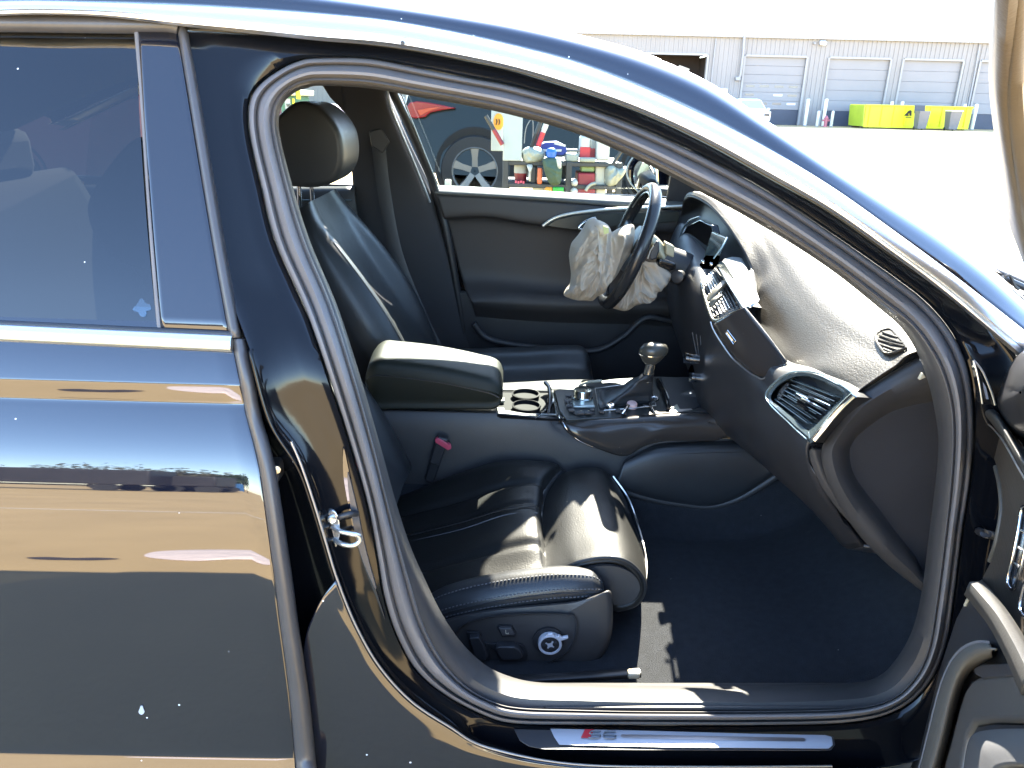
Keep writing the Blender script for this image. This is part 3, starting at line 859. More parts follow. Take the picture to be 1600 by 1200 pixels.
blob('tissue', [c_(892, 296, -.05), c_(898, 293, -.05), c_(903, 298, -.05), c_(899, 304, -.05), c_(893, 304, -.05)], .03, WHITEP, t, folds=.01, nr=6, na=30, seed=14, freq=14)
t = thing('grey_hose', 'short grey hose dangling over the lower red crate', 'hose', tuple(c_(918, 294, -.06)))
tube('hose', [c_(931, 286, -.06), c_(924, 288, -.06), c_(919, 292, -.06), c_(915, 298, -.06)], .014, HAZYP, t, n=14, k=8)
# low pale barrier in front of the SUV's rear corner
t = thing('pale_crate', 'pale cream crate on the ground by the SUV rear wheel', 'crate', tuple(P(685, 300, 8.0)))
for k, (x0, x1, yy) in enumerate(((672, 708, 292), (694, 704, 282))):
    a = P(x0, yy, 8.0); b = P(x1, 330, 8.0)
    box('board', ((a[0] + b[0]) / 2, 8.0 + .1 * k, (a[2] + b[2]) / 2), (b[0] - a[0], .08, a[2] - b[2]), CREAMP, t, bev=.01)

# green machine and grey fence seen through the far rear window
GY = 7.4
GREEND = mat('dull green enamel', (.06, .16, .09), .5, var=.15, vscale=5)
YELL = mat('yellow plastic', (.65, .60, .04), .5)
gp = lambda px, py, d=0.0: P(px, py, GY + d)
a = gp(437, 148); b = gp(464, 230)
t = thing('green_machine', 'dull green machine with a paper sheet taped on, seen through the far rear window', 'machine', ((a[0] + b[0]) / 2, GY + .3, 0))
box('housing', ((a[0] + b[0]) / 2, GY + .3, (a[2]) / 2), (b[0] - a[0], .6, a[2]), GREEND, t, bev=.02)
box('top_plate', ((a[0] + b[0]) / 2, GY + .28, a[2] + .02), (b[0] - a[0] + .08, .7, .05), CREAMP, t, bev=.01)
q0 = gp(445, 154); q1 = gp(455, 173)
box('paper_sheet', ((q0[0] + q1[0]) / 2, GY - .006, (q0[2] + q1[2]) / 2), (q1[0] - q0[0], .008, q0[2] - q1[2]), WHITEP, t)
tube('print_mark', [gp(448, 162, -.02), gp(449, 167, -.02), gp(450, 163, -.02), gp(451, 167, -.02), gp(452, 162, -.02)], .004, BLACKP, t, k=6)
box('yellow_strip', gp(459, 165, -.01), (.02, .01, .12), YELL, t)
t = thing('yellow_rag', 'yellow rag draped over the green machine', 'rag', tuple(gp(452, 148)))
blob('rag', [gp(446, 147, -.03), gp(452, 141, -.03), gp(459, 139, -.03), gp(458, 147, -.03), gp(452, 149, -.03)], .04, YELL, t, folds=.012, nr=6, na=30, seed=21, freq=10)
t = thing('grab_bar', 'upright yellow handle beside the green machine', 'handle', tuple(gp(466, 158)))
tube('grip', [gp(463.5, 132, -.05), gp(466, 145, -.05), gp(466.5, 155, -.05)], .02, YELL, t, n=8, k=8)
FENCE = mat('weathered grey boards', (.16, .165, .14), .85, var=.2, vscale=5, stretch=(1, 1, .15))
a = gp(405, 184, -.4); b = gp(474, 184, -.4)
t = thing('board_fence', 'low weathered grey board fence below the green machine', 'fence', ((a[0] + b[0]) / 2, GY - .4, 0))
nb = 9
for k in range(nb):
    xx = a[0] + (b[0] - a[0]) * (k + .5) / nb
    box('board', (xx, GY - .4, a[2] / 2 + random.uniform(-.01, .01)), ((b[0] - a[0]) / nb - .012, .03, a[2]), FENCE, t, bev=.003)
box('rail', ((a[0] + b[0]) / 2, GY - .36, a[2] * .75), (b[0] - a[0], .04, .08), FENCE, t)

# ================================================================== what the car's paint mirrors, behind the photographer
CLOTHW = mat('pinkish white cloth', (.72, .60, .56), .9, bump=.5, bscale=20, bdist=.02, var=.06, vscale=6)
def ground_blob(name, label, cat, pts, h, m_, seed):
    p = cr(np.array([(a, b, .006) for a, b in pts]), 70, True)
    c = p.mean(0)
    V = []
    nr = 12
    for j in range(nr):
        r = 1 - j / (nr - 1) * .98
        for q in p:
            v = c + (q - c) * r
            n_ = mnoise.noise(Vector((v[0] * 5 + seed, v[1] * 9, seed)))
            V.append(v + np.array([0, 0, h * (1 - r ** 4) * (.55 + .9 * abs(n_))]))
    t = thing(name, label, cat, (c[0], c[1], 0))
    obj('cloth_sheet', V, gridf(70, nr, True) + [tuple((nr - 1) * 70 + i for i in range(70)), tuple(range(70))], m_, t, sharp=80)
    return t
ground_blob('dropped_cloth', 'pinkish white cloth dropped on the yard, mirrored in the rear door', 'cloth',
            [(-1.34, -1.02), (-1.28, -1.10), (-1.1, -1.16), (-.8, -1.14), (-.5, -1.06), (-.30, -.96), (-.45, -.88), (-.7, -.84), (-.95, -.86), (-1.1, -.80), (-1.3, -.88)], .02, CLOTHW, 4)
sp_ = [(-1.72, -.80), (-1.66, -.83), (-1.56, -.82), (-1.47, -.84), (-1.38, -.82), (-1.45, -.77), (-1.55, -.76), (-1.66, -.76)]
o = flat('oil_stain', sp_, STAIN, .004, 50); o['kind'] = 'structure'
# far row of dark parked trailers, a blue fence and trees on the horizon behind
DARKT = mat('dark trailer side', (.022, .020, .022), .5, var=.3, vscale=.7)
BLUEF = mat('blue sheet fence', (.02, .10, .26), .5, var=.1, vscale=1)
def far_trailer(x, y, L, h, label):
    t = thing('trailer', label, 'trailer', (x, y, 0), 'dark trailers on the horizon mirrored in the door')
    box('cargo_body', (x, y, h / 2 + .45), (L, 2.4, h - .9), DARKT, t, bev=.08)
    box('chassis', (x, y, .7), (L * .98, 1.0, .2), TYRE, t)
    for k in (-.38, -.28, .35):
        for s in (-1, 1): lathe('wheel', (x + k * L, y + s * 1.0, .5), (0, s, 0), [(.2, -.1), (.5, -.1), (.5, .12), (.2, .12)], TYRE, t, k=16)
far_trailer(-29.5, -26, 14, 3.7, 'longest dark trailer of the mirrored row, farthest to the rear')
far_trailer(-16.4, -25, 10.6, 3.3, 'dark trailer of the mirrored row, middle one')
far_trailer(-10.6, -27, 2.2, 2.5, 'short dark trailer next to the mirrored blue fence')
t = thing('blue_fence', 'blue sheet fence on the horizon, mirrored in the rear door', 'fence', (-15, -45, 0))
for k in range(5): box('sheet_panel', (-17.6 + 1.0 * k, -45, .95), (.97, .06, 1.9), BLUEF, t)
for k in range(6): box('post', (-18.1 + 1.0 * k, -45.06, 1.0), (.08, .08, 2.0), GALV, t)
LEAF = mat('tree leaves', (.035, .060, .018), .7, var=.4, vscale=.8)
LEAF2 = mat('dry olive leaves', (.065, .060, .030), .7, var=.4, vscale=.8)
BARK = mat('bark', (.06, .045, .03), .9)
def far_tree(x, y, h, r, label, lm, seed):
    rnd = random.Random(seed)
    t = thing('tree', label, 'tree', (x, y, 0), 'trees on the horizon mirrored in the door')
    tube('trunk', [(x, y, 0), (x + .1, y, h * .4), (x, y, h * .7)], .22, BARK, t, n=8, k=8, scale=[1, .7, .3])
    V, Fc = [], []
    for k in range(420):
        u = rnd.gauss(0, 1), rnd.gauss(0, 1), rnd.gauss(0, 1)
        L = math.sqrt(sum(a * a for a in u)) + 1e-6
        rr = rnd.uniform(.35, 1.0) * (1 + .25 * math.sin(u[0] * 5) )
        c = (x + u[0] / L * r * rr, y + u[1] / L * r * rr, h * .62 + u[2] / L * h * .38 * rr)
        s = rnd.uniform(.25, .5)
        d1 = Vector((rnd.gauss(0, 1), rnd.gauss(0, 1), rnd.gauss(0, 1))).normalized() * s
        d2 = d1.cross(Vector((rnd.gauss(0, 1), rnd.gauss(0, 1), 1))).normalized() * s
        b = len(V); c = Vector(c)
        V += [c - d1, c + d2 * .6, c + d1, c - d2 * .6]; Fc.append((b, b + 1, b + 2, b + 3))
    o = obj('crown', V, Fc, lm, t, smooth=False); o['kind'] = 'stuff'
for k, (x, y, h, r, lb, lm) in enumerate(((-29, -55, 9, 6, 'dry olive tree over the first mirrored trailer', LEAF2), (-23, -55, 7.5, 4, 'dry olive tree over the middle mirrored trailer', LEAF2),
        (-19.5, -53, 6.2, 2.6, 'low olive tree left of the mirrored blue fence', LEAF2), (-17, -53, 5.8, 2.2, 'green tree above the left of the mirrored blue fence', LEAF), (-15, -53, 5.6, 2.0, 'small green tree above the right of the mirrored blue fence', LEAF), (-12.6, -52, 6.4, 2.4, 'green tree right of the mirrored blue fence', LEAF))):
    far_tree(x, y, h, r, lb, lm, 40 + k)
# ================================================================== THE BLACK CAR: shell
YC = 1.86                                   # the car's centre line
car = thing('black_car', 'black sedan close up, front passenger door open onto a leather interior with a deflated airbag', 'car', (-.45, YC, 0))

# flank of the closed doors: tilt of the paint (degrees upward) against height, integrated to a lateral position
_T = [(.20, -22), (.292, -20), (.296, 19), (.340, 20), (.350, 3), (.37, .5), (.50, .6), (.60, 2.2), (.638, 3.3), (.70, 7.2), (.75, 11), (.783, 14.0), (.80, 15.6), (.815, 18.0), (.84, 22), (.884, 27), (.889, 23), (.891, -4), (.915, -2), (.918, 22), (.95, 26), (.985, 29), (1.0, 30)]
_Z = np.linspace(.20, 1.0, 801)
_TI = np.interp(_Z, [a for a, b in _T], [b for a, b in _T])
_Y = np.concatenate([[0], np.cumsum(np.tan(np.radians(_TI[:-1])) * np.diff(_Z))])
_Y = _Y - np.interp(.5, _Z, _Y) + .895
BELT_Z = .992
YBELT = float(np.interp(BELT_Z, _Z, _Y))
def Yd(z):
    if z <= BELT_Z: return float(np.interp(z, _Z, _Y))
    return YBELT + .50 * (z - BELT_Z) + .06 * (z - BELT_Z) ** 2
def Yap(z):
    zz = min(max(z, .30), 1.6)
    if zz <= .9: return .965 + .02 * max(0, (zz - .6) / .3)
    return .985 + .47 * (zz - .9) * min(1, (zz - .9) / .12) if zz < 1.02 else .985 + .47 * (zz - .9)
S_ = lambda px, py, off=0.0: PF(px, py, Yap, off)
D_ = lambda px, py, off=0.0: PF(px, py, Yd, off)
mir = lambda p: np.array([p[0], 2 * YC - p[1], p[2]])
def mirrows(rows): return [[mir(np.array(p)) for p in r] for r in rows]

# ---- door opening: painted frame, weatherstrip, inner trim as closed rings
L1 = [(500, 90), (575, 91), (650, 105), (725, 120), (800, 134), (900, 163), (1000, 200), (1100, 245), (1200, 299), (1300, 365), (1400, 435), (1450, 475), (1487, 520), (1510, 570), (1519, 620), (1521, 680), (1515, 750), (1503, 830), (1490, 933), (1478, 1005), (1452, 1066), (1405, 1108), (1333, 1128), (1200, 1133), (1000, 1133), (900, 1133), (806, 1131), (759, 1119), (697, 1087), (650, 1047), (619, 991), (600, 931), (590, 870), (575, 790), (550, 700), (517, 597), (477, 483), (431, 380), (408, 290), (391, 215), (389, 165), (403, 135), (437, 109), (470, 94)]
L3 = [(500, 59), (575, 65), (650, 75), (725, 89), (800, 105), (900, 135), (1000, 170), (1100, 216), (1200, 271), (1300, 328), (1400, 399), (1500, 472), (1560, 527), (1600, 575), (1615, 640), (1610, 720), (1595, 780), (1575, 860), (1560, 950), (1545, 1040), (1510, 1120), (1450, 1180), (1350, 1203), (1200, 1203), (1000, 1203), (900, 1198), (760, 1168), (700, 1135), (640, 1095), (590, 1040), (553, 975), (525, 905), (508, 850), (490, 790), (468, 730), (425, 660), (396, 565), (345, 420), (316, 280), (301, 180), (293, 110), (288, 70), (291, 47), (400, 49)]
L0 = [(500, 127), (575, 130), (650, 143), (725, 156), (800, 172), (900, 200), (1000, 242), (1100, 293), (1200, 347), (1300, 412), (1387, 478), (1420, 505), (1445, 535), (1470, 580), (1485, 635), (1488, 690), (1485, 750), (1477, 830), (1463, 940), (1450, 1015), (1428, 1060), (1390, 1093), (1325, 1107), (1200, 1111), (1000, 1111), (900, 1109), (815, 1106), (770, 1096), (728, 1072), (690, 1030), (660, 972), (642, 915), (626, 860), (606, 785), (586, 705), (554, 590), (519, 480), (477, 378), (450, 290), (432, 215), (430, 180), (439, 155), (456, 138), (476, 130)]
NL = 260
sill_k = lambda pts: None
def ring(pts, off, n=NL):
    q = cr(np.array(pts, float), n, True)
    return np.array([S_(a, b, off) for a, b in q])
mix = lambda A, B, t: [((1 - t) * a[0] + t * b[0], (1 - t) * a[1] + t * b[1]) for a, b in zip(A, B)]
def rings(name, levels, mt, parent=car, cap=False, sharp=60, thick=0):
    V = np.concatenate(levels); n = len(levels[0])
    o = obj(name, V, gridf(n, len(levels), True), mt, parent, sharp=sharp)
    if thick: solid(o, thick)
    return o
# the painted face rolls from the weatherstrip flange out to a crisp outer lip
KS = [.18] * 12 + [.35, .6, .85] + [1.0] * 5 + [.8, .35, .3, .3, .3, .3, .35, .7] + [1.0] * 6 + [.9, .7, .55, .45, .4, .4, .35, .3, .2, .2]
def ring_k(pts, off, add=0.0):
    q = cr(np.array(pts, float), NL, True); k = cr(np.array([[a] for a in KS]), NL, True)[:, 0]
    return np.array([S_(a, b, off * kk - .010 * (1 - kk) + add) for (a, b), kk in zip(q, k)])
lv = [ring(L1, .020), ring(mix(L1, L3, .04), .000)]
for t_, o_ in ((.15, -.003), (.35, -.006), (.6, -.011), (.8, -.019), (.92, -.028), (.98, -.036)):
    lv.append(ring_k(mix(L1, L3, t_), o_))
lv.append(ring_k(L3, -.040))
lv.append(ring_k(mix(L1, L3, 1.01), -.030, .004))
lv.append(ring(mix(L1, L3, 1.0), .02))
rings('door_aperture', lv, PAINT_IN)
# weatherstrip: outer lip, groove, fat bulb, inner lip
prof = [(0, .018), (.03, .002), (.10, -.005), (.20, -.006), (.27, .000), (.31, .008), (.36, .003), (.45, -.006), (.58, -.012), (.70, -.010), (.80, -.001), (.85, .007), (.89, .004), (.95, .001), (1.0, .008), (1.0, .03)]
rings('door_seal', [ring(mix(L1, L0, t_), o_) for t_, o_ in prof], RUBBER)

# inner dark trim behind the seal (headlining edge, pillar trims, sill tread)
LI = list(mix(L0, L0, 0))
inward = {0: (502, 134), 1: (577, 138), 2: (650, 151), 3: (725, 164), 4: (800, 180), 5: (899, 208), 6: (997, 250), 7: (1096, 301), 8: (1196, 356), 9: (1296, 420), 10: (1378, 485), 11: (1408, 512), 12: (1430, 545), 13: (1448, 590), 14: (1460, 640), 15: (1466, 690), 16: (1462, 750), 17: (1452, 830), 18: (1440, 925), 19: (1425, 985), 20: (1400, 1030), 21: (1370, 1058), 22: (1320, 1068), 23: (1200, 1072), 24: (1000, 1071), 25: (900, 1068), 26: (840, 1066), 27: (800, 1058), 28: (760, 1040), 29: (722, 1005), 30: (690, 958), 31: (664, 905), 32: (640, 850), 33: (616, 775), 34: (594, 695), 35: (562, 585), 36: (527, 478), 37: (485, 378), 38: (457, 290), 39: (438, 215), 40: (436, 182), 41: (444, 160), 42: (460, 145), 43: (479, 138)}
LI = [inward[i] for i in range(44)]
def ring_i(pts, offs):
    n = NL
    q = cr(np.array(pts, float), n, True)
    of = cr(np.array([[o_] for o_ in offs], float), n, True)[:, 0]
    return np.array([S_(a, b, o_) for (a, b), o_ in zip(q, of)])
def trim_off(a, b):          # deeper along the sill, shallow along the roof
    return [a if (i < 11 or i > 33) else b for i in range(44)]
rings('aperture_trim', [ring_i(L0, trim_off(.012, .012)), ring_i(mix(L0, LI, .35), trim_off(.014, .018)), ring_i(mix(L0, LI, .75), trim_off(.03, .045)), ring_i(LI, trim_off(.05, .085)), ring_i(LI, trim_off(.07, .12))], PLASTIC_G)

# sill tread: moulded cover in two lengths, lit where the sun comes through the windscreen
def tread(name, x0, x1, n):
    rows = []
    for k in range(n):
        x = x0 + (x1 - x0) * k / (n - 1)
        f = (x - 800) / 640
        rows.append([S_(x, 1111, .010), S_(x, 1104, .012), S_(x, 1096, .030), S_(x, 1082, .066), S_(x, 1071, .098), S_(x, 1067, .115), S_(x, 1069, .14)])
    return grid(name, rows, PLASTIC_G, car, nu=22, thick=.004)
tread('sill_tread', 852.5, 1395, 12)
tread('sill_tread', 815, 850.5, 5)

# sill plate with its badge
sp0 = lambda px, py, o_=-.017: PF(px, py, lambda z: .945 + 0 * z, o_ + .02)
plate_out = [(803, 1139), (830, 1140), (1000, 1143), (1180, 1148), (1290, 1148), (1303, 1151), (1305, 1164), (1299, 1172), (1280, 1173), (1000, 1172), (850, 1171), (826, 1166), (812, 1157)]
def ysill(z): return .945
slp = lambda px, py: .962 - (py - 1133) * .00125          # the plate lies back a little: y against picture row
PS = lambda px, py, d=0.0: P(px, py, slp(px, py) + d)
tl_ = [PS(a, b) for a, b in plate_out]
plate_b = slab('sill_plate_base', tl_, (0, .004, -.004), PLASTIC, car, bev=.0006, seg=1)
pl = slab('sill_plate', [PS(a, b, -.0025) for a, b in ((860, 1139), (1000, 1142), (1180, 1147), (1290, 1149), (1300, 1152), (1302, 1164), (1295, 1170), (1060, 1168), (874, 1164), (866, 1152))], (0, .002, -.001), SILVER, car, bev=.0006, seg=1)
slab('badge_flash', [PS(a, b, -.0045) for a, b in ((914, 1140.5), (928, 1140.8), (922, 1153.5), (908, 1153))], (0, .0015, 0), RED, pl)
GREYL = mat('engraved grey', (.10, .10, .11), .4)
def stroke(name, pts, r=.0011, m_=GREYL, parent=pl, closed=False, d=-.0045):
    return tube(name, [PS(a, b, d) for a, b in pts], r, m_, parent, n=None, k=6, closed=closed)
# letters S and 6, drawn as wide outlined strokes
stroke('letter_s', [(939, 1142.6), (927, 1142.2), (922.5, 1143.2), (921.5, 1145.5), (924, 1147.4), (935, 1147.8), (938, 1149.4), (937, 1152.2), (933, 1153.4), (919, 1153)], .0016)
stroke('letter_six', [(962, 1143.2), (949, 1142.8), (945, 1144.2), (943.5, 1149), (944, 1152.4), (948, 1153.8), (958, 1154.1), (962, 1152.6), (962, 1149.8), (958, 1148.4), (945, 1148)], .0016)
slab('inlay_groove', [PS(a, b, -.0032) for a, b in ((972, 1148), (1100, 1150.5), (1256, 1153.5), (1259, 1156.5), (1256, 1158.5), (1100, 1156), (973, 1153), (970, 1150.5))], (0, .001, 0), mat('dull inlay', (.34, .34, .37), .35, metal=1.0), pl)

# ---- the black trough between the rear door and the pillar, and the rocker below
def rowpx(pts, fn): return [fn(*p) for p in pts]
inner_edge = [(396, 545), (398, 565), (425, 660), (468, 730), (490, 790), (508, 850), (525, 905), (553, 975), (590, 1040), (640, 1095), (700, 1135), (760, 1168), (900, 1200)]
outer_edge = [(352, 545), (356, 565), (375, 660), (390, 730), (402, 790), (412, 850), (420, 905), (432, 975), (442, 1040), (450, 1095), (455, 1135), (458, 1168), (460, 1250)]
grid('pillar_trough', [[S_(a, b, -.036) for a, b in inner_edge[:9]], [S_(a - 5, b, -.01) for a, b in inner_edge[:9]], [S_(a * .7 + c * .3, b, .03) for (a, b), (c, d) in zip(inner_edge[:9], outer_edge[:9])], [S_(c, d, .035) for c, d in outer_edge[:9]]], PAINT_IN, car, nu=60, nv=16, thick=.004, off=1)
# rocker: painted sill below the lip
rk = [(505, 930), (530, 975), (562, 1035), (612, 1095), (672, 1140), (735, 1174), (830, 1196), (1000, 1208), (1200, 1210), (1400, 1208)]
r0 = [S_(a, b, -.040) for a, b in [(525, 905), (553, 975), (590, 1040), (640, 1095), (700, 1135), (760, 1168), (860, 1192), (1000, 1203), (1200, 1203), (1350, 1203)]]
r1 = [S_(a, b, -.043) for a, b in rk]
r2 = [P(a, b, .9195) for a, b in [(490, 960), (508, 1010), (530, 1070), (565, 1125), (610, 1172), (690, 1215), (800, 1240), (1000, 1245), (1200, 1245), (1400, 1245)]]
r3 = [P(a, b, .920) for a, b in [(478, 1000), (485, 1060), (490, 1120), (500, 1190), (530, 1250), (620, 1300), (780, 1310), (1000, 1310), (1200, 1310), (1400, 1310)]]
r4 = [P(a, b, .926) for a, b in [(470, 1100), (474, 1160), (478, 1220), (490, 1300), (530, 1380), (620, 1400), (780, 1400), (1000, 1400), (1200, 1400), (1400, 1400)]]
grid('rocker_panel', [r0, r1, r2, r3, r4], PAINT, car, nu=90, nv=40, thick=.004, off=1)
tube('rocker_lip_highlight', [S_(a, b, -.043) for a, b in [(455, 690), (472, 730), (492, 790), (510, 850), (527, 905), (555, 975), (592, 1040), (642, 1095), (702, 1135), (762, 1168), (900, 1194), (1100, 1198), (1300, 1197)]], .0018, mat('lip highlight', (.30, .29, .28), .3, metal=.6), car, n=90, k=8)  # bright line drawn along the painted lip as its highlight

# ---- striker on the pillar
st_c = S_(523, 818, .004)
STRK = mat('zinc striker', (.62, .62, .60), .25, metal=.85)
stk = slab('door_striker', [st_c + np.array([.013 * math.cos(q) + .004 * math.sin(q), -.022 - .004 * math.cos(q), .034 * math.sin(q)]) for q in np.linspace(0, 2 * math.pi, 33)[:-1]], (-.002, .006, 0), STRK, car, bev=.0015)
for dy in (-22, 22):
    lathe('bolt', st_c + np.array([.001 + dy * -.00006, -.0225, -dy * .00095]), (.25, -1, 0), [(.0065, -.002), (.0065, .002), (.005, .0035), (.002, .0025)], STRK, stk, k=12)
tube('striker_bar', [st_c + np.array([a, b, c]) for a, b, c in ((.002, -.022, -.012), (.016, -.034, -.012), (.032, -.040, -.011), (.042, -.038, -.006), (.042, -.038, .004), (.032, -.040, .008), (.016, -.034, .008), (.002, -.022, .008))], .0036, STRK, stk, n=40, k=10)
tube('latch_hook', [st_c + np.array([a, b, c]) for a, b, c in ((.010, -.018, .020), (.016, -.024, .026), (.028, -.022, .029), (.036, -.012, .024))], .0045, RUBBER_D, stk, n=14, k=8)
# pressed recess around the striker
rec = [(537, 700), (545, 735), (556, 790), (568, 850), (582, 905), (598, 955), (601, 968), (588, 935), (570, 890), (556, 845), (544, 790), (536, 740)]
slab('striker_recess', [S_(a, b, -.008) for a, b in rec], (0, .010, 0), PAINT, car, bev=.006, seg=4, smooth_n=48)
slab('recess_cover', [S_(a, b, -.0105) for a, b in ((543, 738), (556, 785), (572, 860), (588, 920), (576, 900), (558, 850), (547, 790))], (0, .005, 0), EDGE, car, bev=.002, smooth_n=30)

# ---- rear door: body panel with the crease, window, frame, trims
lead = [(364, 528), (367, 545), (376, 590), (386, 645), (398, 690), (408, 735), (416, 790), (424, 850), (431, 905), (438, 965), (446, 1025), (453, 1080), (458, 1130), (462, 1180), (465, 1215), (468, 1290)]
leadw = np.array([D_(a, b) for a, b in lead])
rear_x = -1.52
zs = np.concatenate([np.linspace(.21, .29, 5), np.linspace(.292, .35, 14), np.linspace(.36, .88, 46), np.linspace(.882, .925, 26), np.linspace(.93, BELT_Z, 10)])
rows = []
order = np.argsort(leadw[:, 2])
for z in zs:
    xl = float(np.interp(z, leadw[order, 2], leadw[order, 0]))
    y = Yd(z)
    xs = [rear_x, -1.2, -.9, -.75, -.62, -.52, -.46, xl - .03, xl - .006]
    r = []
    for x in xs:
        crown = .006 * ((x + .75) / .7) ** 2
        r.append((min(x, xl - .006 if x > xl - .006 else x), y + crown, z + .0125 * (-(x) - .55) ))
    r += [(xl - .001, y + .0035, z + .0125 * (-xl - .55)), (xl, y + .012, z + .0125 * (-xl - .55)), (xl - .002, y + .05, z + .0125 * (-xl - .55))]
    rows.append(r)
rear_door = obj('rear_door', np.array(rows).reshape(-1, 3), gridf(12, len(zs)), PAINT, car, sharp=75)
# dark rubber strip that covers the door's leading edge
edge_o = [D_(a + 1, b, .004) for a, b in lead]
edge_m = [D_(a + 9 + (b - 530) * .008, b + 2, -.004) for a, b in lead]
edge_i = [D_(a + 17 + (b - 530) * .016, b + 3, .010) for a, b in lead]
edge_b = [D_(a + 12 + (b - 530) * .016, b + 3, .05) for a, b in lead]
grid('door_edge_seal', [edge_o, edge_m, edge_i, edge_b], EDGE, rear_door, nu=70, nv=14, thick=.003, off=1)
# small latch bumpers seen in the gap
for a, b in ((431, 733), (490, 1140)):
    box('edge_bumper', S_(a, b, .010), (.016, .03, .026), EDGE, rear_door, bev=.003)
    lathe('bumper_screw', S_(a + 1, b, -.008), (.3, -1, 0), [(.006, 0), (.006, .003), (.002, .004)], CHROME, rear_door, k=8)
# belt line trim, window, divider, pillar cover, frame
bt0, bt1 = (0, 519), (364, 536)
def belt_pt(px): return px, 519 + (px / 364.0) * 17
bpath = [D_(*belt_pt(px), -.004) for px in (363, 250, 120, 0, -200)]
d_ = bpath[-1] - bpath[-2]; d_ /= np.linalg.norm(d_)
bpath.append(bpath[-1] + d_ * .5)
hprof = [(-.0115, .004), (-.0118, -.003), (-.008, -.0065), (0, -.0075), (.007, -.006), (.0112, -.001), (.0115, .004)]
sweep('belt_trim', bpath, [(a, -b) for a, b in hprof], CHROME, rear_door, n=24, up=(0, -.85, .52), sharp=70)
tube('belt_seal', [D_(px, belt_pt(px)[1] - 14, .0) for px in (366, 250, 120, 0, -200)] + [D_(-200, belt_pt(-200)[1] - 14, .0) + d_ * .5], .0042, RUBBER_D, rear_door, n=24, k=8)
def gl_row(pts, off): return [D_(a, b, off) for a, b in pts]
wx = [-900, -500, -200, 0, 120, 212]
top = gl_row([(-900, 50), (-500, 47), (-200, 45.5), (0, 46), (120, 47), (213, 48)], .006)
bot = gl_row([(-900, 470), (-500, 488), (-200, 503), (0, 508), (120, 512), (246, 517)], .006)
pane_rows = []
for k in range(7):
    f = k / 6
    pane_rows.append([tuple(a * (1 - f) + b * f + np.array([0, -.010 * 4 * f * (1 - f), 0])) for a, b in zip(top, bot)])
grid('window_glass', pane_rows, TINT, rear_door, nu=24, nv=20)
cov_t = gl_row([(218, 49), (250, 50), (279, 52)], .003); cov_b = gl_row([(254, 524), (305, 526), (361, 528)], .004)
pr = []
for k in range(7):
    f = k / 6
    pr.append([tuple(a * (1 - f) + b * f + np.array([0, -.004 * math.sin(math.pi * min(1, f * 1.0)) , 0])) for a, b in zip(cov_t, cov_b)])
grid('pillar_cover', pr, mat('gloss black cover', (.008, .009, .014), .03, ior=1.72, speck=.06, speck_scale=45), rear_door, nu=14, nv=18, thick=.004, off=1)
tube('window_divider', gl_row([(214, 44), (223, 150), (233, 300), (243, 430), (251, 519)], .003), .0042, RUBBER, rear_door, n=20, k=8)
tube('divider_gap', gl_row([(219, 46), (228, 150), (238, 300), (248, 430), (256, 519)], .006), .002, RUBBER_D, rear_door, n=20, k=6)
# upper frame band and leading frame strip
fr_t = gl_row([(-900, 25), (-500, 22), (-200, 21), (0, 22), (150, 23), (250, 24.5), (272, 25), (281, 30)], -.004)
fr_m = gl_row([(-900, 38), (-500, 35), (-200, 34), (0, 35), (150, 37), (250, 38), (270, 39), (279, 42)], -.009)
fr_b = gl_row([(-900, 50), (-500, 47), (-200, 46), (0, 46), (150, 48), (250, 49), (268, 50), (278, 52)], .002)
grid('frame_top', [[p + np.array([0, .03, 0]) for p in fr_t], fr_t, fr_m, fr_b, [p + np.array([0, .02, .0]) for p in fr_b]], EDGE, rear_door, nu=40, nv=14, thick=.003, off=1)
fl = [(282, 33), (287, 60), (302, 150), (323, 280), (345, 410), (367, 528)]
grid('frame_front', [gl_row([(a - 5, b) for a, b in fl], .002), gl_row([(a, b) for a, b in fl], -.006), gl_row([(a + 5, b) for a, b in fl], -.002), gl_row([(a + 9, b) for a, b in fl], .02), gl_row([(a + 8, b) for a, b in fl], .05)], EDGE, rear_door, nu=40, nv=16, thick=.003, off=1)
# bird-dropping-like marks that stay with the door
blobm = mat('dried splash', (.30, .34, .38), .8)
sm_ = [D_(222 + 12 * math.cos(q) * (1 + .22 * math.cos(4 * q + .5) + .1 * math.sin(7 * q)), 481 + 12 * math.sin(q) * (1 + .22 * math.cos(4 * q + .4)), .0025) for q in np.linspace(0, 2 * math.pi, 41)[:-1]]
STK = glass_mat('pale sticker film', (.75, .85, .9), 1.9)
slab('window_sticker', sm_, (0, .0008, 0), STK, rear_door)
slab('dried_splash', [D_(221 + 4 * math.cos(q) * (1 + .3 * math.sin(3 * q)), 1110 + 7 * math.sin(q), -.001) for q in np.linspace(0, 2 * math.pi, 17)[:-1]], (0, .001, 0), blobm, rear_door)

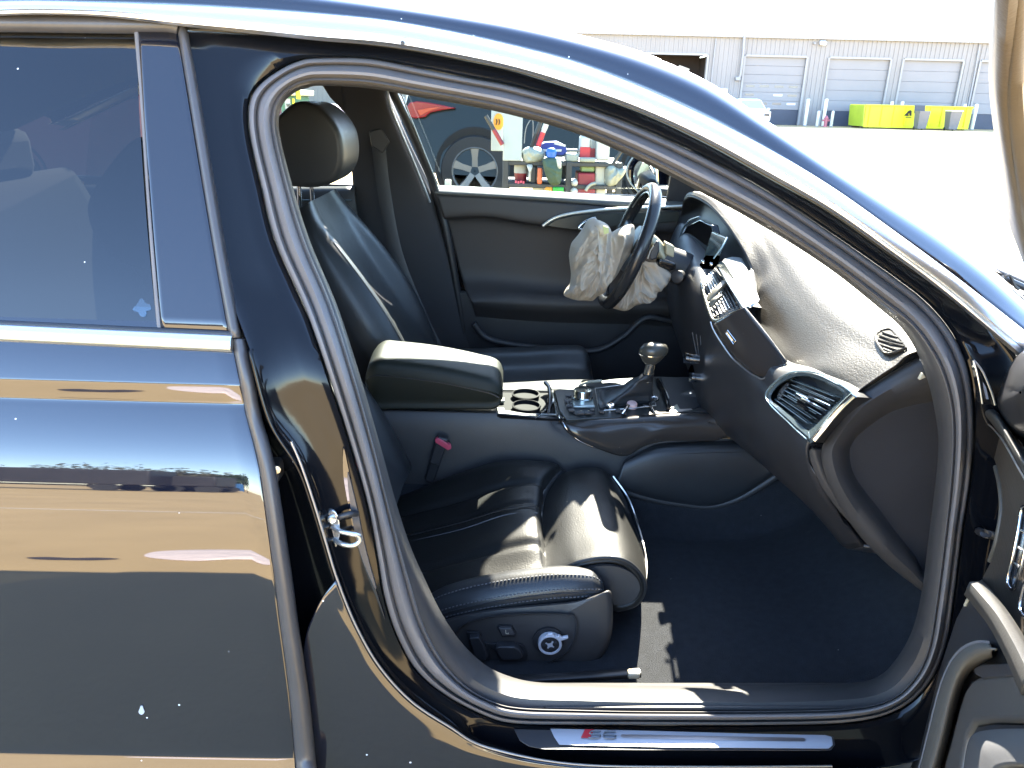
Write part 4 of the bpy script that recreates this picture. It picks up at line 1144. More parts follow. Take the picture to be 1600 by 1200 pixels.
# ---- rear quarter, far flank, front wings: the rest of the shell
def flank(name, xs, mirror, parent=car, zlo=.22, zhi=None):
    rows = []
    for z in np.linspace(zlo, zhi or BELT_Z, 24):
        r = []
        for x in xs:
            tap = .10 * max(0, (abs(x + .45) - 1.7)) ** 2 * 1.2
            p = (x, Yd(z) + tap, z + .012 * (-x - .55 if x < 0 else -.55 - x * 1.6) * (1 if z > .6 else 0))
            r.append(mir(np.array(p)) if mirror else p)
        rows.append(r)
    return grid(name, rows, PAINT, parent, nu=len(xs) * 2, thick=.004, off=1)
flank('quarter_panel', [-2.95, -2.7, -2.4, -2.0, -1.7, -1.53], False)
flank('quarter_panel', [-2.95, -2.7, -2.4, -2.0, -1.7, -1.53], True)
far_rear_door = flank('rear_door', [-1.515, -1.2, -.9, -.6, -.42], True)
driver_door = flank('driver_door', [-.405, -.2, .1, .4, .68], True)
flank('front_wing', [.80, .95, 1.2, 1.5, 1.8, 1.98], False, zlo=.40)
flank('front_wing', [.70, .95, 1.2, 1.5, 1.8, 1.98], True, zlo=.40, zhi=.80)
# bonnet: its rear edge and far side just show past the windscreen
bn = []
for x, zc, zs_ in ((1.16, .93, .885), (1.35, .90, .86), (1.6, .86, .82), (1.85, .80, .75), (2.0, .70, .64)):
    hw = .80 - .12 * max(0, x - 1.5)
    bn.append([(x, YC + f * hw, zs_ + (zc - zs_) * (1 - abs(f) ** 2.5)) for f in (-1, -.8, -.4, 0, .4, .8, 1)])
grid('bonnet', bn, PAINT, car, nu=30, nv=24, thick=.01, off=1)
box('front_bumper', (2.02, YC, .48), (.10, 1.7, .5), PAINT, car, bev=.05)
box('rear_bumper', (-2.98, YC, .55), (.12, 1.7, .7), PAINT, car, bev=.05)
boot = [[(x, YC + f * .78, z - .05 * abs(f) ** 3) for f in (-1, -.6, 0, .6, 1)] for x, z in ((-2.1, 1.12), (-2.4, 1.09), (-2.7, 1.06), (-2.95, 1.0), (-3.0, .85))]
grid('boot_lid', boot, PAINT, car, nu=24, nv=20, thick=.01, off=1)
for x in (1.28, -1.66):
    for s, y in ((-1, .98), (1, 2 * YC - .98)):
        wl = lathe('wheel', (x, y, .335), (0, s, 0), [(.23, -.1), (.325, -.1), (.335, -.06), (.335, .08), (.325, .11), (.24, .115), (.235, .04)], TYRE, car, k=36)
        rim_o = lathe('rim', (x, y, .335), (0, s, 0), [(.235, .0), (.238, .10), (.22, .10), (.2, .05), (.05, .06), (.04, .09), (.01, .09)], ALLOY, wl, k=30)

# ---- roof, roof rail mouldings, screens
TT = [(0, 5), (150, 6), (280, 10), (400, 16.5), (500, 24), (600, 34), (700, 51), (800, 73), (900, 99.5), (1000, 137), (1100, 182), (1200, 235), (1300, 296), (1400, 367), (1485, 430), (1600, 520)]
TB = [(0, 21), (150, 22), (280, 37), (400, 49.5), (500, 60), (600, 68), (700, 84), (800, 105), (900, 135), (1000, 170), (1100, 215.5), (1200, 270.5), (1300, 327.5), (1400, 398), (1485, 462), (1600, 560)]
tm = lambda t_: [((1 - t_) * a[0] + t_ * b[0], (1 - t_) * a[1] + t_ * b[1]) for a, b in zip(TT, TB)]
ext = lambda r: [np.array(r[0]) + (np.array(r[0]) - np.array(r[1])) * k + np.array([0, .02 * k * k, -.012 * k * k]) for k in (4, 2.5, 1)] + list(r)
def trow(t_, off): return ext([S_(a, b, off) for a, b in tm(t_)])
def lerp_off(t_): return t_
roof_trim_rows = [trow(0.0, -.026), trow(.03, -.036), trow(.25, -.046), trow(.50, -.049), trow(.57, -.0495), trow(.60, -.0475), trow(.68, -.0465), trow(.88, -.044), trow(.97, -.040), trow(1.0, -.030)]
grid('roof_trim', roof_trim_rows, CHROME, car, nu=150, thick=.003, off=1, sharp=25)
grid('roof_trim', mirrows(roof_trim_rows), CHROME, car, nu=150, thick=.003, off=1, sharp=25)
lathe('trim_clip', S_(629, 67, -.050), (0, -1, 0), [(.003, -.002), (.003, .001), (.0015, .001)], RUBBER_D, car, k=8)
# rail skin: from the moulding over to the roof and screen edge, the A pillar being its forward end
SIL = [(0, -30), (150, -29), (280, -26), (400, -18), (500, -6), (600, 8), (700, 22), (800, 38), (900, 60), (1000, 88), (1100, 130), (1200, 196), (1300, 262), (1400, 323), (1470, 367), (1540, 419), (1600, 470)]
TTp = [(0, 5), (150, 6), (280, 10), (400, 16.5), (500, 24), (600, 34), (700, 51), (800, 73), (900, 99.5), (1000, 137), (1100, 182), (1200, 235), (1300, 296), (1400, 367), (1462, 412), (1532, 466), (1600, 520)]
pa = []
for t_, off in ((0, -.018), (.03, -.0255), (.2, -.0268), (.48, -.0268), (.68, -.0225), (.84, -.011), (.94, .006), (1.0, .026), (1.0, .05)):
    r = ext([S_((1 - t_) * a[0] + t_ * b[0], (1 - t_) * a[1] + t_ * b[1], (off if off < 0 else off * (1 - .62 * min(1, max(0, (a[0] - 1000) / 450)))) + .034 * t_ * min(1, max(0, (a[0] - 1150) / 300))) for a, b in zip(TTp, SIL)])
    r.append(r[-1] + (r[-1] - r[-2]) * 1.2)
    pa.append(r)
grid('screen_pillar', pa, PAINT, car, nu=130, nv=34, thick=.004, off=1)
grid('screen_pillar', mirrows(pa), PAINT, car, nu=130, nv=34, thick=.004, off=1)
edge = cr(np.array(pa[-2]), 120)
HX = .22  # roof edge carried forward, out of view, to shade the seat cushion
def crown(x): return .022 if x > -.2 else .022 - .03 * min(1, (-.2 - x) / 1.5)
def cross(p, f, lift=0.0, xs=.07):
    y = p[1] + (2 * YC - 2 * p[1]) * f
    g_ = 1 - abs(2 * f - 1) ** 2.4
    return np.array([p[0] + xs * g_, y, p[2] + crown(p[0]) * g_ + lift])
FS = (0, .015, .04, .08, .15, .25, .37, .5, .63, .75, .85, .92, .96, .985, 1.0)
roof_e = [p for p in edge if p[0] < HX + .01]
scr_e = [p for p in edge if p[0] >= HX - .01]
grid('roof_panel', [[cross(p, f) for p in roof_e] for f in FS], PAINT, car, nu=60, nv=64, thick=.002, off=1, sharp=80)
grid('headliner', [[cross(p, f, -.045) for p in roof_e] for f in (.03, .06, .15, .3, .5, .7, .85, .94, .97)], HEADL, car, nu=40, nv=40, thick=.01, off=1)
grid('windscreen', [[cross(p, f, -.002) for f in FS] for p in scr_e[::4] + [scr_e[-1]]], WINDSH, car, nu=40, nv=40)
tube('screen_seal', [p + np.array([0, .002, .002]) for p in scr_e], .003, CHROME, car, n=60, k=8)
for s in (0, 1):
    vs = [[(.21, 1.32, 1.335), (.21, 1.55, 1.345), (.21, 1.76, 1.35)], [(.12, 1.32, 1.345), (.12, 1.55, 1.355), (.12, 1.76, 1.36)], [(.04, 1.34, 1.345), (.04, 1.55, 1.355), (.04, 1.74, 1.36)]]
    vs = [[np.array(p) for p in r] for r in vs]
    if s: vs = mirrows(vs)
    grid('sun_visor', vs, HEADL, car, nu=10, nv=8, thick=.014)
# header strip that joins roof and screen
# rear window, parcel shelf, bulkhead
rw = [[(x, YC + f * w_, z) for f in (-1, -.5, 0, .5, 1)] for x, w_, z in ((-1.45, .54, 1.40), (-1.8, .62, 1.27), (-2.1, .72, 1.12))]
grid('rear_window', rw, TINT, car, nu=12, nv=12)
box('parcel_shelf', (-1.85, YC, 1.02), (.6, 1.5, .03), HEADL, car)
for s in (0, 1):       # rear pillars
    rp = [[(-1.33, 1.13, 1.37), (-1.7, 1.08, 1.26), (-2.15, 1.02, 1.08)], [(-1.40, 1.30, 1.41), (-1.8, 1.24, 1.28), (-2.2, 1.14, 1.12)]]
    rp = [[np.array(p) for p in r] for r in rp]
    if s: rp = mirrows(rp)
    grid('rear_pillar', rp, PAINT, car, nu=12, nv=6, thick=.04, off=1)
# cowl with wiper behind the bonnet edge
grid('wiper_cowl', [[(.98, .98 + f * 1.76, .955 + .04 * math.sin(math.pi * f)) for f in (0, .25, .5, .75, 1)], [(1.08, .98 + f * 1.76, .935 + .045 * math.sin(math.pi * f)) for f in (0, .25, .5, .75, 1)], [(1.19, .99 + f * 1.74, .925 + .05 * math.sin(math.pi * f)) for f in (0, .25, .5, .75, 1)]], PLASTIC, car, nu=20, nv=8, thick=.01)
cwl = slab('cowl_shade_wedge', [P(a, b, y) for a, b, y in ((1460, 361, 1.80), (1500, 375, 1.75), (1545, 391, 1.68), (1600, 411, 1.60), (1660, 433, 1.52), (1665, 480, 1.40), (1610, 452, 1.42), (1560, 431, 1.48), (1520, 408, 1.58))], (0, .01, -.02), MATB, car, bev=.003)  # near-black wedge added over the cowl, standing for its shade
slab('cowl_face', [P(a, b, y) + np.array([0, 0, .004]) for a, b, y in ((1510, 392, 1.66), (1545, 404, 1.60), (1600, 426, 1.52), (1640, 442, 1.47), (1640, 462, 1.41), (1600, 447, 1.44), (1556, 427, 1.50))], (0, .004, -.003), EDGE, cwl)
tube('wiper_arm', [P(a, b, 1.36) for a, b in ((1566, 434), (1580, 440), (1600, 449), (1630, 462))], .006, PLASTIC, car, n=12, k=8)
tube('washer_hose', [P(a, b, 1.35) for a, b in ((1570, 432), (1577, 430), (1581, 436), (1586, 447), (1592, 452))], .003, RUBBER_D, car, n=16, k=6)
# underside and floor
box('floor_pan', (-.4, YC, .20), (3.6, 1.66, .04), mat('underbody', (.02, .02, .02), .9), car)
FLZ = .262
fl_ = []
for x in np.linspace(-1.0, .98, 20):
    fl_.append([(x, y, FLZ + .004 * math.sin(x * 9 + y * 7) + (.0 if abs(y - YC) > .16 else .10) + (max(0, x - .55) ** 2) * 1.6) for y in (1.03, 1.15, 1.3, 1.45, 1.6, 1.69, 1.72, 1.86, 2.0, 2.03, 2.15, 2.4, 2.69)])
grid('floor_carpet', fl_, CARPET, car, nu=40, nv=40, thick=.02, off=1)
box('far_sill', (-.1, 2.70, .42), (1.6, .06, .44), PLASTIC, car, bev=.01)
box('bulkhead', (1.02, YC, .60), (.05, 1.66, .74), CARPET, car)
# ================================================================== THE BLACK CAR: interior
rows_ = lambda L, y: [P(a, b, y) for a, b in L]
def prow(y, pts): return [P(a, b, y) for a, b in pts]

# ---- dashboard
dash_rows = [
    [P(1338, 616, 1.125), P(1352, 604, 1.13), P(1397, 574, 1.13), P(1444, 548, 1.135), (.82, 1.14, .945), (1.02, 1.15, .955)],
    [P(1332, 612, 1.15), P(1350, 602, 1.15), P(1395, 571, 1.16), P(1440, 540, 1.18), (.82, 1.20, .955), (1.02, 1.2, .965)],
    [P(1273, 581, 1.26), P(1295, 570, 1.27), P(1340, 545, 1.29), P(1390, 515, 1.31), (.83, 1.32, .965), (1.03, 1.32, .972)],
    [P(1227, 564, 1.42), P(1245, 553, 1.425), P(1285, 525, 1.44), P(1340, 488, 1.46), (.85, 1.47, .965), (1.05, 1.47, .975)],
    [P(1194, 520, 1.62), P(1212, 508, 1.625), P(1250, 482, 1.635), P(1300, 445, 1.65), (.86, 1.66, .965), (1.06, 1.66, .98)],
    [P(1175, 486, 1.76), P(1190, 474, 1.77), P(1222, 450, 1.78), P(1268, 418, 1.79), (.86, 1.80, .968), (1.06, 1.80, .98)],
    [P(1183, 462, 1.83), P(1190, 450, 1.83), P(1212, 428, 1.85), P(1250, 398, 1.87), (.86, 1.88, .97), (1.06, 1.88, .98)],
    [P(1181, 436, 1.90), P(1190, 426, 1.90), P(1210, 404, 1.92), P(1240, 380, 1.94), (.86, 1.96, .975), (1.06, 1.96, .98)],
    [P(1170, 405, 1.98), P(1178, 396, 1.99), P(1195, 380, 2.01), P(1222, 358, 2.04), (.86, 2.06, .978), (1.06, 2.06, .98)],
    [P(1150, 370, 2.09), P(1158, 362, 2.10), P(1174, 350, 2.12), P(1200, 336, 2.15), (.85, 2.17, .98), (1.06, 2.17, .98)],
    [P(1128, 340, 2.20), P(1136, 333, 2.21), P(1152, 325, 2.23), P(1176, 318, 2.26), (.85, 2.29, .98), (1.05, 2.29, .98)],
    [P(1104, 316, 2.32), P(1112, 309, 2.33), P(1126, 304, 2.35), P(1150, 303, 2.38), (.84, 2.41, .975), (1.04, 2.41, .975)],
    [P(1080, 305, 2.44), P(1086, 300, 2.45), P(1100, 297, 2.47), P(1124, 297, 2.50), (.83, 2.52, .97), (1.03, 2.52, .97)],
    [P(1069, 312, 2.55), P(1074, 306, 2.56), P(1086, 301, 2.57), P(1108, 301, 2.59), (.82, 2.62, .96), (1.02, 2.62, .965)],
    [P(1066, 330, 2.62), P(1070, 326, 2.63), P(1082, 318, 2.64), P(1102, 315, 2.65), (.80, 2.68, .95), (1.0, 2.68, .955)]]
for k, dy in ((1, .02), (2, .05), (3, .07), (4, .07), (5, .04)):
    r = dash_rows[k]
    for c, f in ((0, 1.0), (1, .35), (2, -.45), (3, -.6)):
        v_ = np.array(r[c]) - CO
        r[c] = CO + v_ * ((v_[1] + dy * f) / v_[1])
for _ in range(3):
    R_ = [[np.array(q, float) for q in r] for r in dash_rows]
    for k in range(2, len(dash_rows) - 1):
        for c in range(2, 6):
            dash_rows[k][c] = .25 * R_[k - 1][c] + .5 * R_[k][c] + .25 * R_[k + 1][c]
dashb = grid('dashboard', dash_rows, DASH, car, nu=60, nv=150, thick=.002, off=1, sharp=80)
lip = [r[0] for r in dash_rows]
# the hood's underside and the fascia below the lip
under = []
for r in dash_rows:
    a = np.array(r[0]); b = np.array(r[1])
    under.append(a)
front = [
    [lip[0], P(1318, 640, 1.14), P(1290, 672, 1.15), P(1264, 702, 1.155), P(1290, 770, 1.19), P(1350, 850, 1.24)],
    [lip[1], P(1316, 640, 1.155), P(1286, 672, 1.165), P(1260, 703, 1.17), P(1285, 772, 1.20), P(1345, 850, 1.26)],
    [lip[2], P(1258, 600, 1.25), P(1238, 650, 1.25), P(1240, 700, 1.25), P(1265, 770, 1.29), P(1320, 850, 1.33)],
    [lip[3], P(1218, 585, 1.41), P(1198, 630, 1.41), P(1200, 690, 1.41), P(1222, 745, 1.44), P(1280, 800, 1.48)],
    [lip[4], P(1178, 535, 1.60), P(1160, 590, 1.60), P(1165, 660, 1.60), P(1180, 710, 1.62), P(1230, 750, 1.66)],
    [lip[5], P(1145, 490, 1.76), P(1120, 545, 1.76), P(1110, 620, 1.76), P(1120, 660, 1.77), P(1160, 690, 1.79)],
    [lip[6], P(1150, 470, 1.84), P(1112, 520, 1.84), P(1098, 600, 1.84), P(1100, 640, 1.85), P(1130, 665, 1.87)],
    [lip[7], P(1140, 440, 1.91), P(1105, 490, 1.92), P(1090, 570, 1.92), P(1090, 615, 1.93), P(1110, 640, 1.95)],
    [lip[8], P(1140, 400, 2.0), P(1098, 450, 2.02), P(1078, 520, 2.03), P(1080, 580, 2.04), P(1095, 610, 2.06)],
    [lip[9], P(1135, 372, 2.12), P(1090, 420, 2.14), P(1066, 480, 2.15), P(1066, 540, 2.16), P(1080, 580, 2.18)],
    [lip[10], P(1118, 350, 2.23), P(1080, 400, 2.26), P(1058, 450, 2.27), P(1056, 510, 2.28), P(1070, 550, 2.30)],
    [lip[11], P(1098, 325, 2.35), P(1074, 370, 2.37), P(1050, 420, 2.38), P(1050, 490, 2.39), P(1062, 530, 2.41)],
    [lip[12], P(1078, 315, 2.46), P(1068, 355, 2.48), P(1046, 405, 2.50), P(1046, 470, 2.50), P(1056, 510, 2.52)],
    [lip[13], P(1068, 322, 2.57), P(1062, 352, 2.58), P(1044, 400, 2.59), P(1044, 460, 2.60), P(1052, 500, 2.62)],
    [lip[14], P(1064, 338, 2.64), P(1058, 360, 2.65), P(1044, 400, 2.66), P(1044, 460, 2.67), P(1050, 500, 2.68)]]
for k in range(8, 14):
    lp_ = np.array(lip[k], float)
    front[k][1] = lp_ + np.array([.055, 0, -.025])
    front[k].insert(2, lp_ + np.array([.03, .0, -.11]))
for k in list(range(0, 8)) + [14]:
    front[k].insert(2, (np.array(front[k][1]) * .5 + np.array(front[k][2]) * .5))
fasc = grid('dash_fascia', front, PLASTIC, car, nu=46, nv=120, thick=.006, off=-1, sharp=80)
FAS = surf(fasc, dashb)
# lower knee panel from fascia to bulkhead
kn = []
for r in front:
    a = np.array(r[-1]); kn.append([a, a + np.array([.16, .02, -.03]), np.array([.99, a[1] + .02, max(a[2] - .05, .48)])])
grid('under_dash_panel', kn, PLASTIC, car, nu=10, nv=40, thick=.006)
# instrument cluster
cl = slab('instrument_cluster', [P(a, b, y) for a, b, y in ((1093, 343, 2.30), (1073, 353, 2.38), (1062, 374, 2.42), (1064, 389, 2.42), (1076, 395, 2.38), (1090, 402, 2.32), (1094, 412, 2.28), (1118, 380, 2.16), (1112, 352, 2.20))], (.02, .0, .0), GLOSSB, car, bev=.003)
tube('cluster_rim', [P(a, b, y) for a, b, y in ((1093, 339, 2.28), (1078, 345, 2.34), (1067, 358, 2.40), (1062, 374, 2.42), (1063, 387, 2.42), (1070, 394, 2.39), (1079, 394, 2.36), (1088, 397, 2.31), (1094, 404, 2.28), (1095, 414, 2.24))], .0035, mat('blue grey rim', (.10, .14, .17), .25), cl, n=40, k=8)
gl_ = slab('cluster_glass', [P(a, b, y) for a, b, y in ((1112, 362, 2.16), (1134, 372, 2.06), (1120, 398, 2.03), (1105, 416, 2.08), (1100, 400, 2.16))], (.008, 0, 0), mat('smoked lens', (.03, .045, .05), .08), cl, bev=.002)
tube('lens_edge', [P(a, b, y) for a, b, y in ((1136, 371, 2.05), (1128, 386, 2.02), (1115, 404, 2.02))], .0022, mat('pale lens edge', (.25, .33, .34), .2), cl, n=10, k=6)
kk = slab('light_switch', [P(a, b, 2.02) for a, b in ((1092, 414), (1102, 398), (1108, 400), (1105, 412), (1097, 421))], (.03, 0, 0), GLOSSB, car, bev=.002)
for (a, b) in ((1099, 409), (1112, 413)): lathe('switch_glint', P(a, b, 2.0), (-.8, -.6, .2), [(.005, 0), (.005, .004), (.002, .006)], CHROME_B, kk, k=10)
# infotainment screen, tilted back in its hood
yq = lambda px: 0
SQ = plane_fit(FAS, [(1127, 409), (1142, 401), (1155, 402), (1176, 452), (1181, 466), (1166, 479), (1148, 440)], .012)
SCRM = mat('screen glass with sky glare', (.42, .43, .42), .12)  # reflected sky put into the screen's pale colour
sc_ = slab('display_screen', [SQ(a, b, .004) for a, b in ((1127, 409), (1131, 404), (1142, 401), (1155, 402), (1166, 426), (1176, 452), (1181, 466), (1178, 472), (1166, 479))], (.012, .004, -.004), SCRM, car, bev=.003)
slab('screen_frame', [SQ(a, b, .010) for a, b in ((1119, 414), (1126, 408), (1148, 444), (1168, 479), (1160, 482), (1140, 450))], (.012, .004, -.004), mat('dark grey gloss', (.05, .055, .05), .12), sc_, bev=.002)
# lacquered trim strip with its badge
yt = lambda px: 1.86 - (px - 1114) * .44 / 112
tr_pts = [(1160, 482), (1178, 506), (1200, 533), (1221, 559), (1226, 566), (1222, 574), (1206, 584), (1190, 591), (1181, 587), (1165, 576), (1148, 562), (1134, 545), (1122, 527), (1112, 507), (1126, 500), (1142, 492)]
TQ = plane_fit(FAS, [(1166, 494), (1190, 526), (1214, 560), (1196, 580), (1172, 575), (1145, 552), (1124, 524), (1130, 506), (1170, 540)], .010, turn=(0, -.45, -.40))
rowsT = []
topE = [(1164, 478), (1184, 502), (1206, 529), (1225, 555), (1231, 565)]
botE = [(1112, 507), (1124, 530), (1142, 556), (1172, 582), (1190, 591)]
for f, push in ((0, .006), (.06, -.006), (.3, -.012), (.6, -.013), (.9, -.006), (1, .004)):
    rowsT.append([TQ((1 - f) * a[0] + f * b[0], (1 - f) * a[1] + f * b[1], -push) for a, b in zip(topE, botE)])
trm = grid('trim_strip', rowsT, PIANO, car, nu=40, nv=24, thick=.006)
tube('trim_outline', [TQ(a, b, .006) for a, b in ((1110, 503), (1114, 514), (1124, 531), (1142, 557), (1158, 572), (1172, 583), (1182, 588.5), (1190, 592), (1200, 588), (1222, 575), (1227, 567))], .0016, CHROME, trm, n=60, k=6)
tube('trim_gap', [TQ(a, b, .006) for a, b in ((1162, 482), (1180, 506), (1202, 533), (1222, 558), (1228, 566))], .0028, RUBBER_D, trm, n=30, k=6)
bd = tube('trim_badge', [TQ(a, b, .016) for a, b in ((1137, 516), (1149.5, 533), (1146.5, 538), (1134, 521))], .0014, CHROME_B, trm, closed=True, k=6)
for k in range(6):
    a, b = 1136.5 + 1.75 * k, 520 + 2.5 * k
    box('badge_mark', TQ(a, b, .015), (.003, .003, .005), CHROME_B, trm)
# centre vents
yv_ = lambda px: 1.97 - (px - 1094) * .0022
VQ = plane_fit(FAS, [(1096, 442), (1120, 417), (1160, 477), (1116, 501), (1128, 460)], .016)
def vq(px, py, d=0.0): return VQ(px, py, d)
cv = slab('centre_vent', [vq(a, b, -.012) for a, b in ((1094, 442), (1120, 415), (1162, 477), (1116, 503))], (.05, .02, -.01), RUBBER_D, car)
VFR = mat('satin vent frame', (.20, .19, .15), .22, metal=.6)
tube('vent_frame', [vq(a, b, .004) for a, b in ((1096, 444), (1103, 470), (1112, 496), (1118, 501), (1128, 499), (1146, 489), (1160, 479), (1142, 448), (1122, 418))], .0042, VFR, cv, n=70, k=8)
for k in range(8):
    f = (k + .8) / 8.6
    t0 = np.array((1096, 442)) * (1 - f) + np.array((1121, 417)) * f
    t1 = np.array((1116, 500)) * (1 - f) + np.array((1159, 478)) * f
    q = [vq(*(t0 * (1 - g) + t1 * g), -.012) for g in (.03, .5, .97)]
    sweep('vent_slat', q, rrect(.0025, .016, .001, 1), CHROME if k in (2, 3, 4, 5) else PLASTIC, cv, n=8, up=(-.8, -.5, .3))
for (p0, p1, rr_) in (((1107, 470), (1134, 440), .010), ((1110, 478), (1126, 462), .007)):
    sweep('vent_divider', [vq(*p0, .002), vq((p0[0] + p1[0]) / 2 - 1, (p0[1] + p1[1]) / 2 - 1, .006), vq(*p1, .002)], rrect(rr_ * 2, .008, .002, 2), mat('tan lit plastic', (.16, .14, .10), .4), cv, n=10, up=(-.8, -.5, .3))
# passenger side vent
ys_ = lambda px: 1.36 - .21 * (px - 1198) / 138
SV = plane_fit(FAS, [(1204, 624), (1220, 600), (1250, 592), (1290, 605), (1318, 622), (1296, 650), (1268, 680), (1240, 660), (1250, 630)], .020)
def sv(px, py, d=0.0): return SV(px, py, d)
vent_o = [(1198, 622), (1203, 611), (1213, 597), (1226, 588), (1241, 583), (1256, 581), (1273, 584), (1302, 596), (1333, 614), (1337, 620), (1318, 640), (1296, 664), (1271, 690), (1264, 691), (1240, 668), (1215, 644), (1201, 630)]
vb = slab('side_vent', [sv(a, b, -.018) for a, b in vent_o], (.05, .02, -.01), RUBBER_D, car)
vfo = [(1198, 622), (1213, 597), (1241, 583), (1273, 584), (1302, 596), (1320, 612), (1298, 640), (1268, 672), (1262, 674), (1240, 660), (1216, 641)]
TEAL = mat('blue grey vent frame', (.05, .065, .07), .14)
# frame lip: a ring from the outer outline to the opening
vin = [(1206, 622), (1219, 602), (1244, 590), (1270, 591), (1297, 603), (1316, 617), (1296, 640), (1268, 668), (1260, 668), (1240, 652), (1221, 636)]
vout = [(1197, 622), (1212, 596), (1240, 581), (1274, 582), (1304, 595), (1331, 613), (1306, 650), (1271, 690), (1260, 686), (1236, 664), (1212, 642)]
n_ = 90
def vring(pts, d): return np.array([sv(a, b, d) for a, b in cr(np.array(pts, float), n_, True)])
rings('vent_frame', [vring(vout, -.024), vring(vout, .004), vring(mix(vout, vin, .35), .009), vring(mix(vout, vin, .8), .006), vring(vin, -.002), vring(vin, -.018)], TEAL, vb, sharp=50)
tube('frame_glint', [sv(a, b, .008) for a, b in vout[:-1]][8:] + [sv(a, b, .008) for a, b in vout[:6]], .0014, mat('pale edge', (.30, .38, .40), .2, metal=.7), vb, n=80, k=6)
sweep('vent_chrome', [sv(a, b, .012) for a, b in ((1334, 617), (1318, 632), (1300, 652), (1285, 671), (1272, 687))], rrect(.010, .006, .002, 2), CHROME_B, vb, n=30, up=(-.7, -.6, .2))
for k in range(7):
    f = (k + .7) / 7.4
    a = np.array((1244, 590)) * (1 - f) + np.array((1214, 628)) * f
    b = np.array((1318, 616)) * (1 - f) + np.array((1266, 668)) * f
    q = [sv(*(a * (1 - g) + b * g), -.010) for g in (.02, .5, .98)]
    sweep('vent_slat', q, rrect(.0022, .020, .001, 1), GLOSSB if k % 3 else TEAL, vb, n=6, up=(-.8, -.55, .2))
    tube('slat_edge', [sv(*(a * (1 - g) + b * g), .001) for g in ((.45, .7, .97) if k in (2, 3) else (.1, .5, .97))], .0014 if k in (2, 3) else .0007, CHROME_B if k in (2, 3) else TEAL, vb, n=6, k=6)
sweep('vent_tab', [sv(1246, 618, .006), sv(1254, 622, .008), sv(1262, 627, .006)], rrect(.010, .008, .003, 2), CHROME_B, vb, n=8, up=(-.7, -.6, .2))
sweep('vent_tab_base', [sv(1252, 627, -.002), sv(1264, 634, -.002)], rrect(.022, .014, .005, 2), GLOSSB, vb, n=4, up=(-.7, -.6, .2))
slab('vent_wheel_slot', [sv(a, b, -.001) for a, b in ((1213, 622), (1219, 608), (1229, 598), (1232, 600), (1224, 612), (1217, 626))], (.006, .003, 0), EDGE, vb, bev=.001)
# demister grille sunk in the dash top
DSH = surf(dashb)
def dz(px, py, d=0.0): return DSH(px, py, d - .004)
dv_o = [(1372, 519), (1390, 514), (1400, 522), (1415, 540), (1412, 545), (1392, 552), (1380, 549), (1368, 530)]
dv = slab('demister_grille', [dz(a, b, .017) for a, b in dv_o], (0, 0, -.004), mat('brown black slot', (.012, .008, .006), .8), car)
tube('grille_rim', [dz(a, b, .018) for a, b in dv_o], .0022, DASH, dv, n=60, closed=True, k=6)
for k, (a, b) in enumerate((((1379, 519), (1402, 527)), ((1374, 524), (1409, 536)), ((1372, 531), (1413, 541)), ((1375, 538), (1404, 547)), ((1380, 545), (1393, 550)))):
    tube('grille_bar', [dz(*a, .019), dz(*b, .019)], .0017, DASH, dv, n=3, k=6)

# ---- dash end panel beside the open door
EPo = [(1340, 617), (1368, 598), (1400, 578), (1428, 562), (1448, 556), (1462, 575), (1472, 600), (1480, 630), (1479, 680), (1474, 740), (1466, 800), (1458, 860), (1449, 922), (1420, 908), (1385, 880), (1350, 845), (1320, 805), (1298, 765), (1285, 728), (1284, 700), (1300, 672), (1320, 640)]
EPi = [(1372, 654), (1390, 643), (1415, 634), (1440, 628), (1458, 625), (1468, 623), (1473, 627), (1475, 640), (1474, 680), (1469, 740), (1462, 800), (1454, 858), (1446, 896), (1428, 868), (1400, 834), (1372, 796), (1350, 768), (1334, 744), (1327, 722), (1327, 700), (1338, 682), (1353, 668)]
ye = lambda px, py: 1.135 - (py - 600) * .00004
def er(t_, d): return np.array([P(a, b, ye(a, b) + d) for a, b in cr(np.array(mix(EPo, EPi, t_), float), 120, True)])
rings('dash_end_panel', [er(0, .03), er(.02, .004), er(.15, -.012), er(.40, -.022), er(.65, -.018), er(.88, -.002), er(1.0, .010), er(1.06, .013)], PLASTIC_G, car)
slab('end_cover', [P(a, b, ye(a, b) + .012) for a, b in cr(np.array(mix(EPo, EPi, 1.0), float), 80, True)], (.004, .01, 0), PLASTIC, car)
grid('glovebox_edge', [prow(1.150, [(1264, 704), (1268, 725), (1288, 768), (1333, 822), (1387, 866), (1446, 905)]), prow(1.140, [(1272, 702), (1278, 722), (1297, 764), (1345, 820), (1400, 866), (1450, 898)]), prow(1.148, [(1286, 702), (1290, 722), (1308, 764), (1357, 818), (1413, 862), (1453, 890)])], PLASTIC_G, car, nu=40, nv=10, thick=.012)
# bright wedge clips at the top corner
for pts in (((1438, 564), (1449, 560), (1454, 565)), ((1436, 593), (1442, 583), (1447, 590), (1438, 594))):
    slab('trim_clip', [P(a, b, 1.095) for a, b in pts], (.0, .006, 0), LIGHTPL, car, bev=.001)
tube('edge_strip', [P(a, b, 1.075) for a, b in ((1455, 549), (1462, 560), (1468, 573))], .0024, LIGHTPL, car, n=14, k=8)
tube('edge_strip', [P(a, b, 1.08) for a, b in ((1469, 576), (1475, 600), (1481, 625))], .0018, mat('grey edge', (.12, .12, .13), .3), car, n=14, k=8)

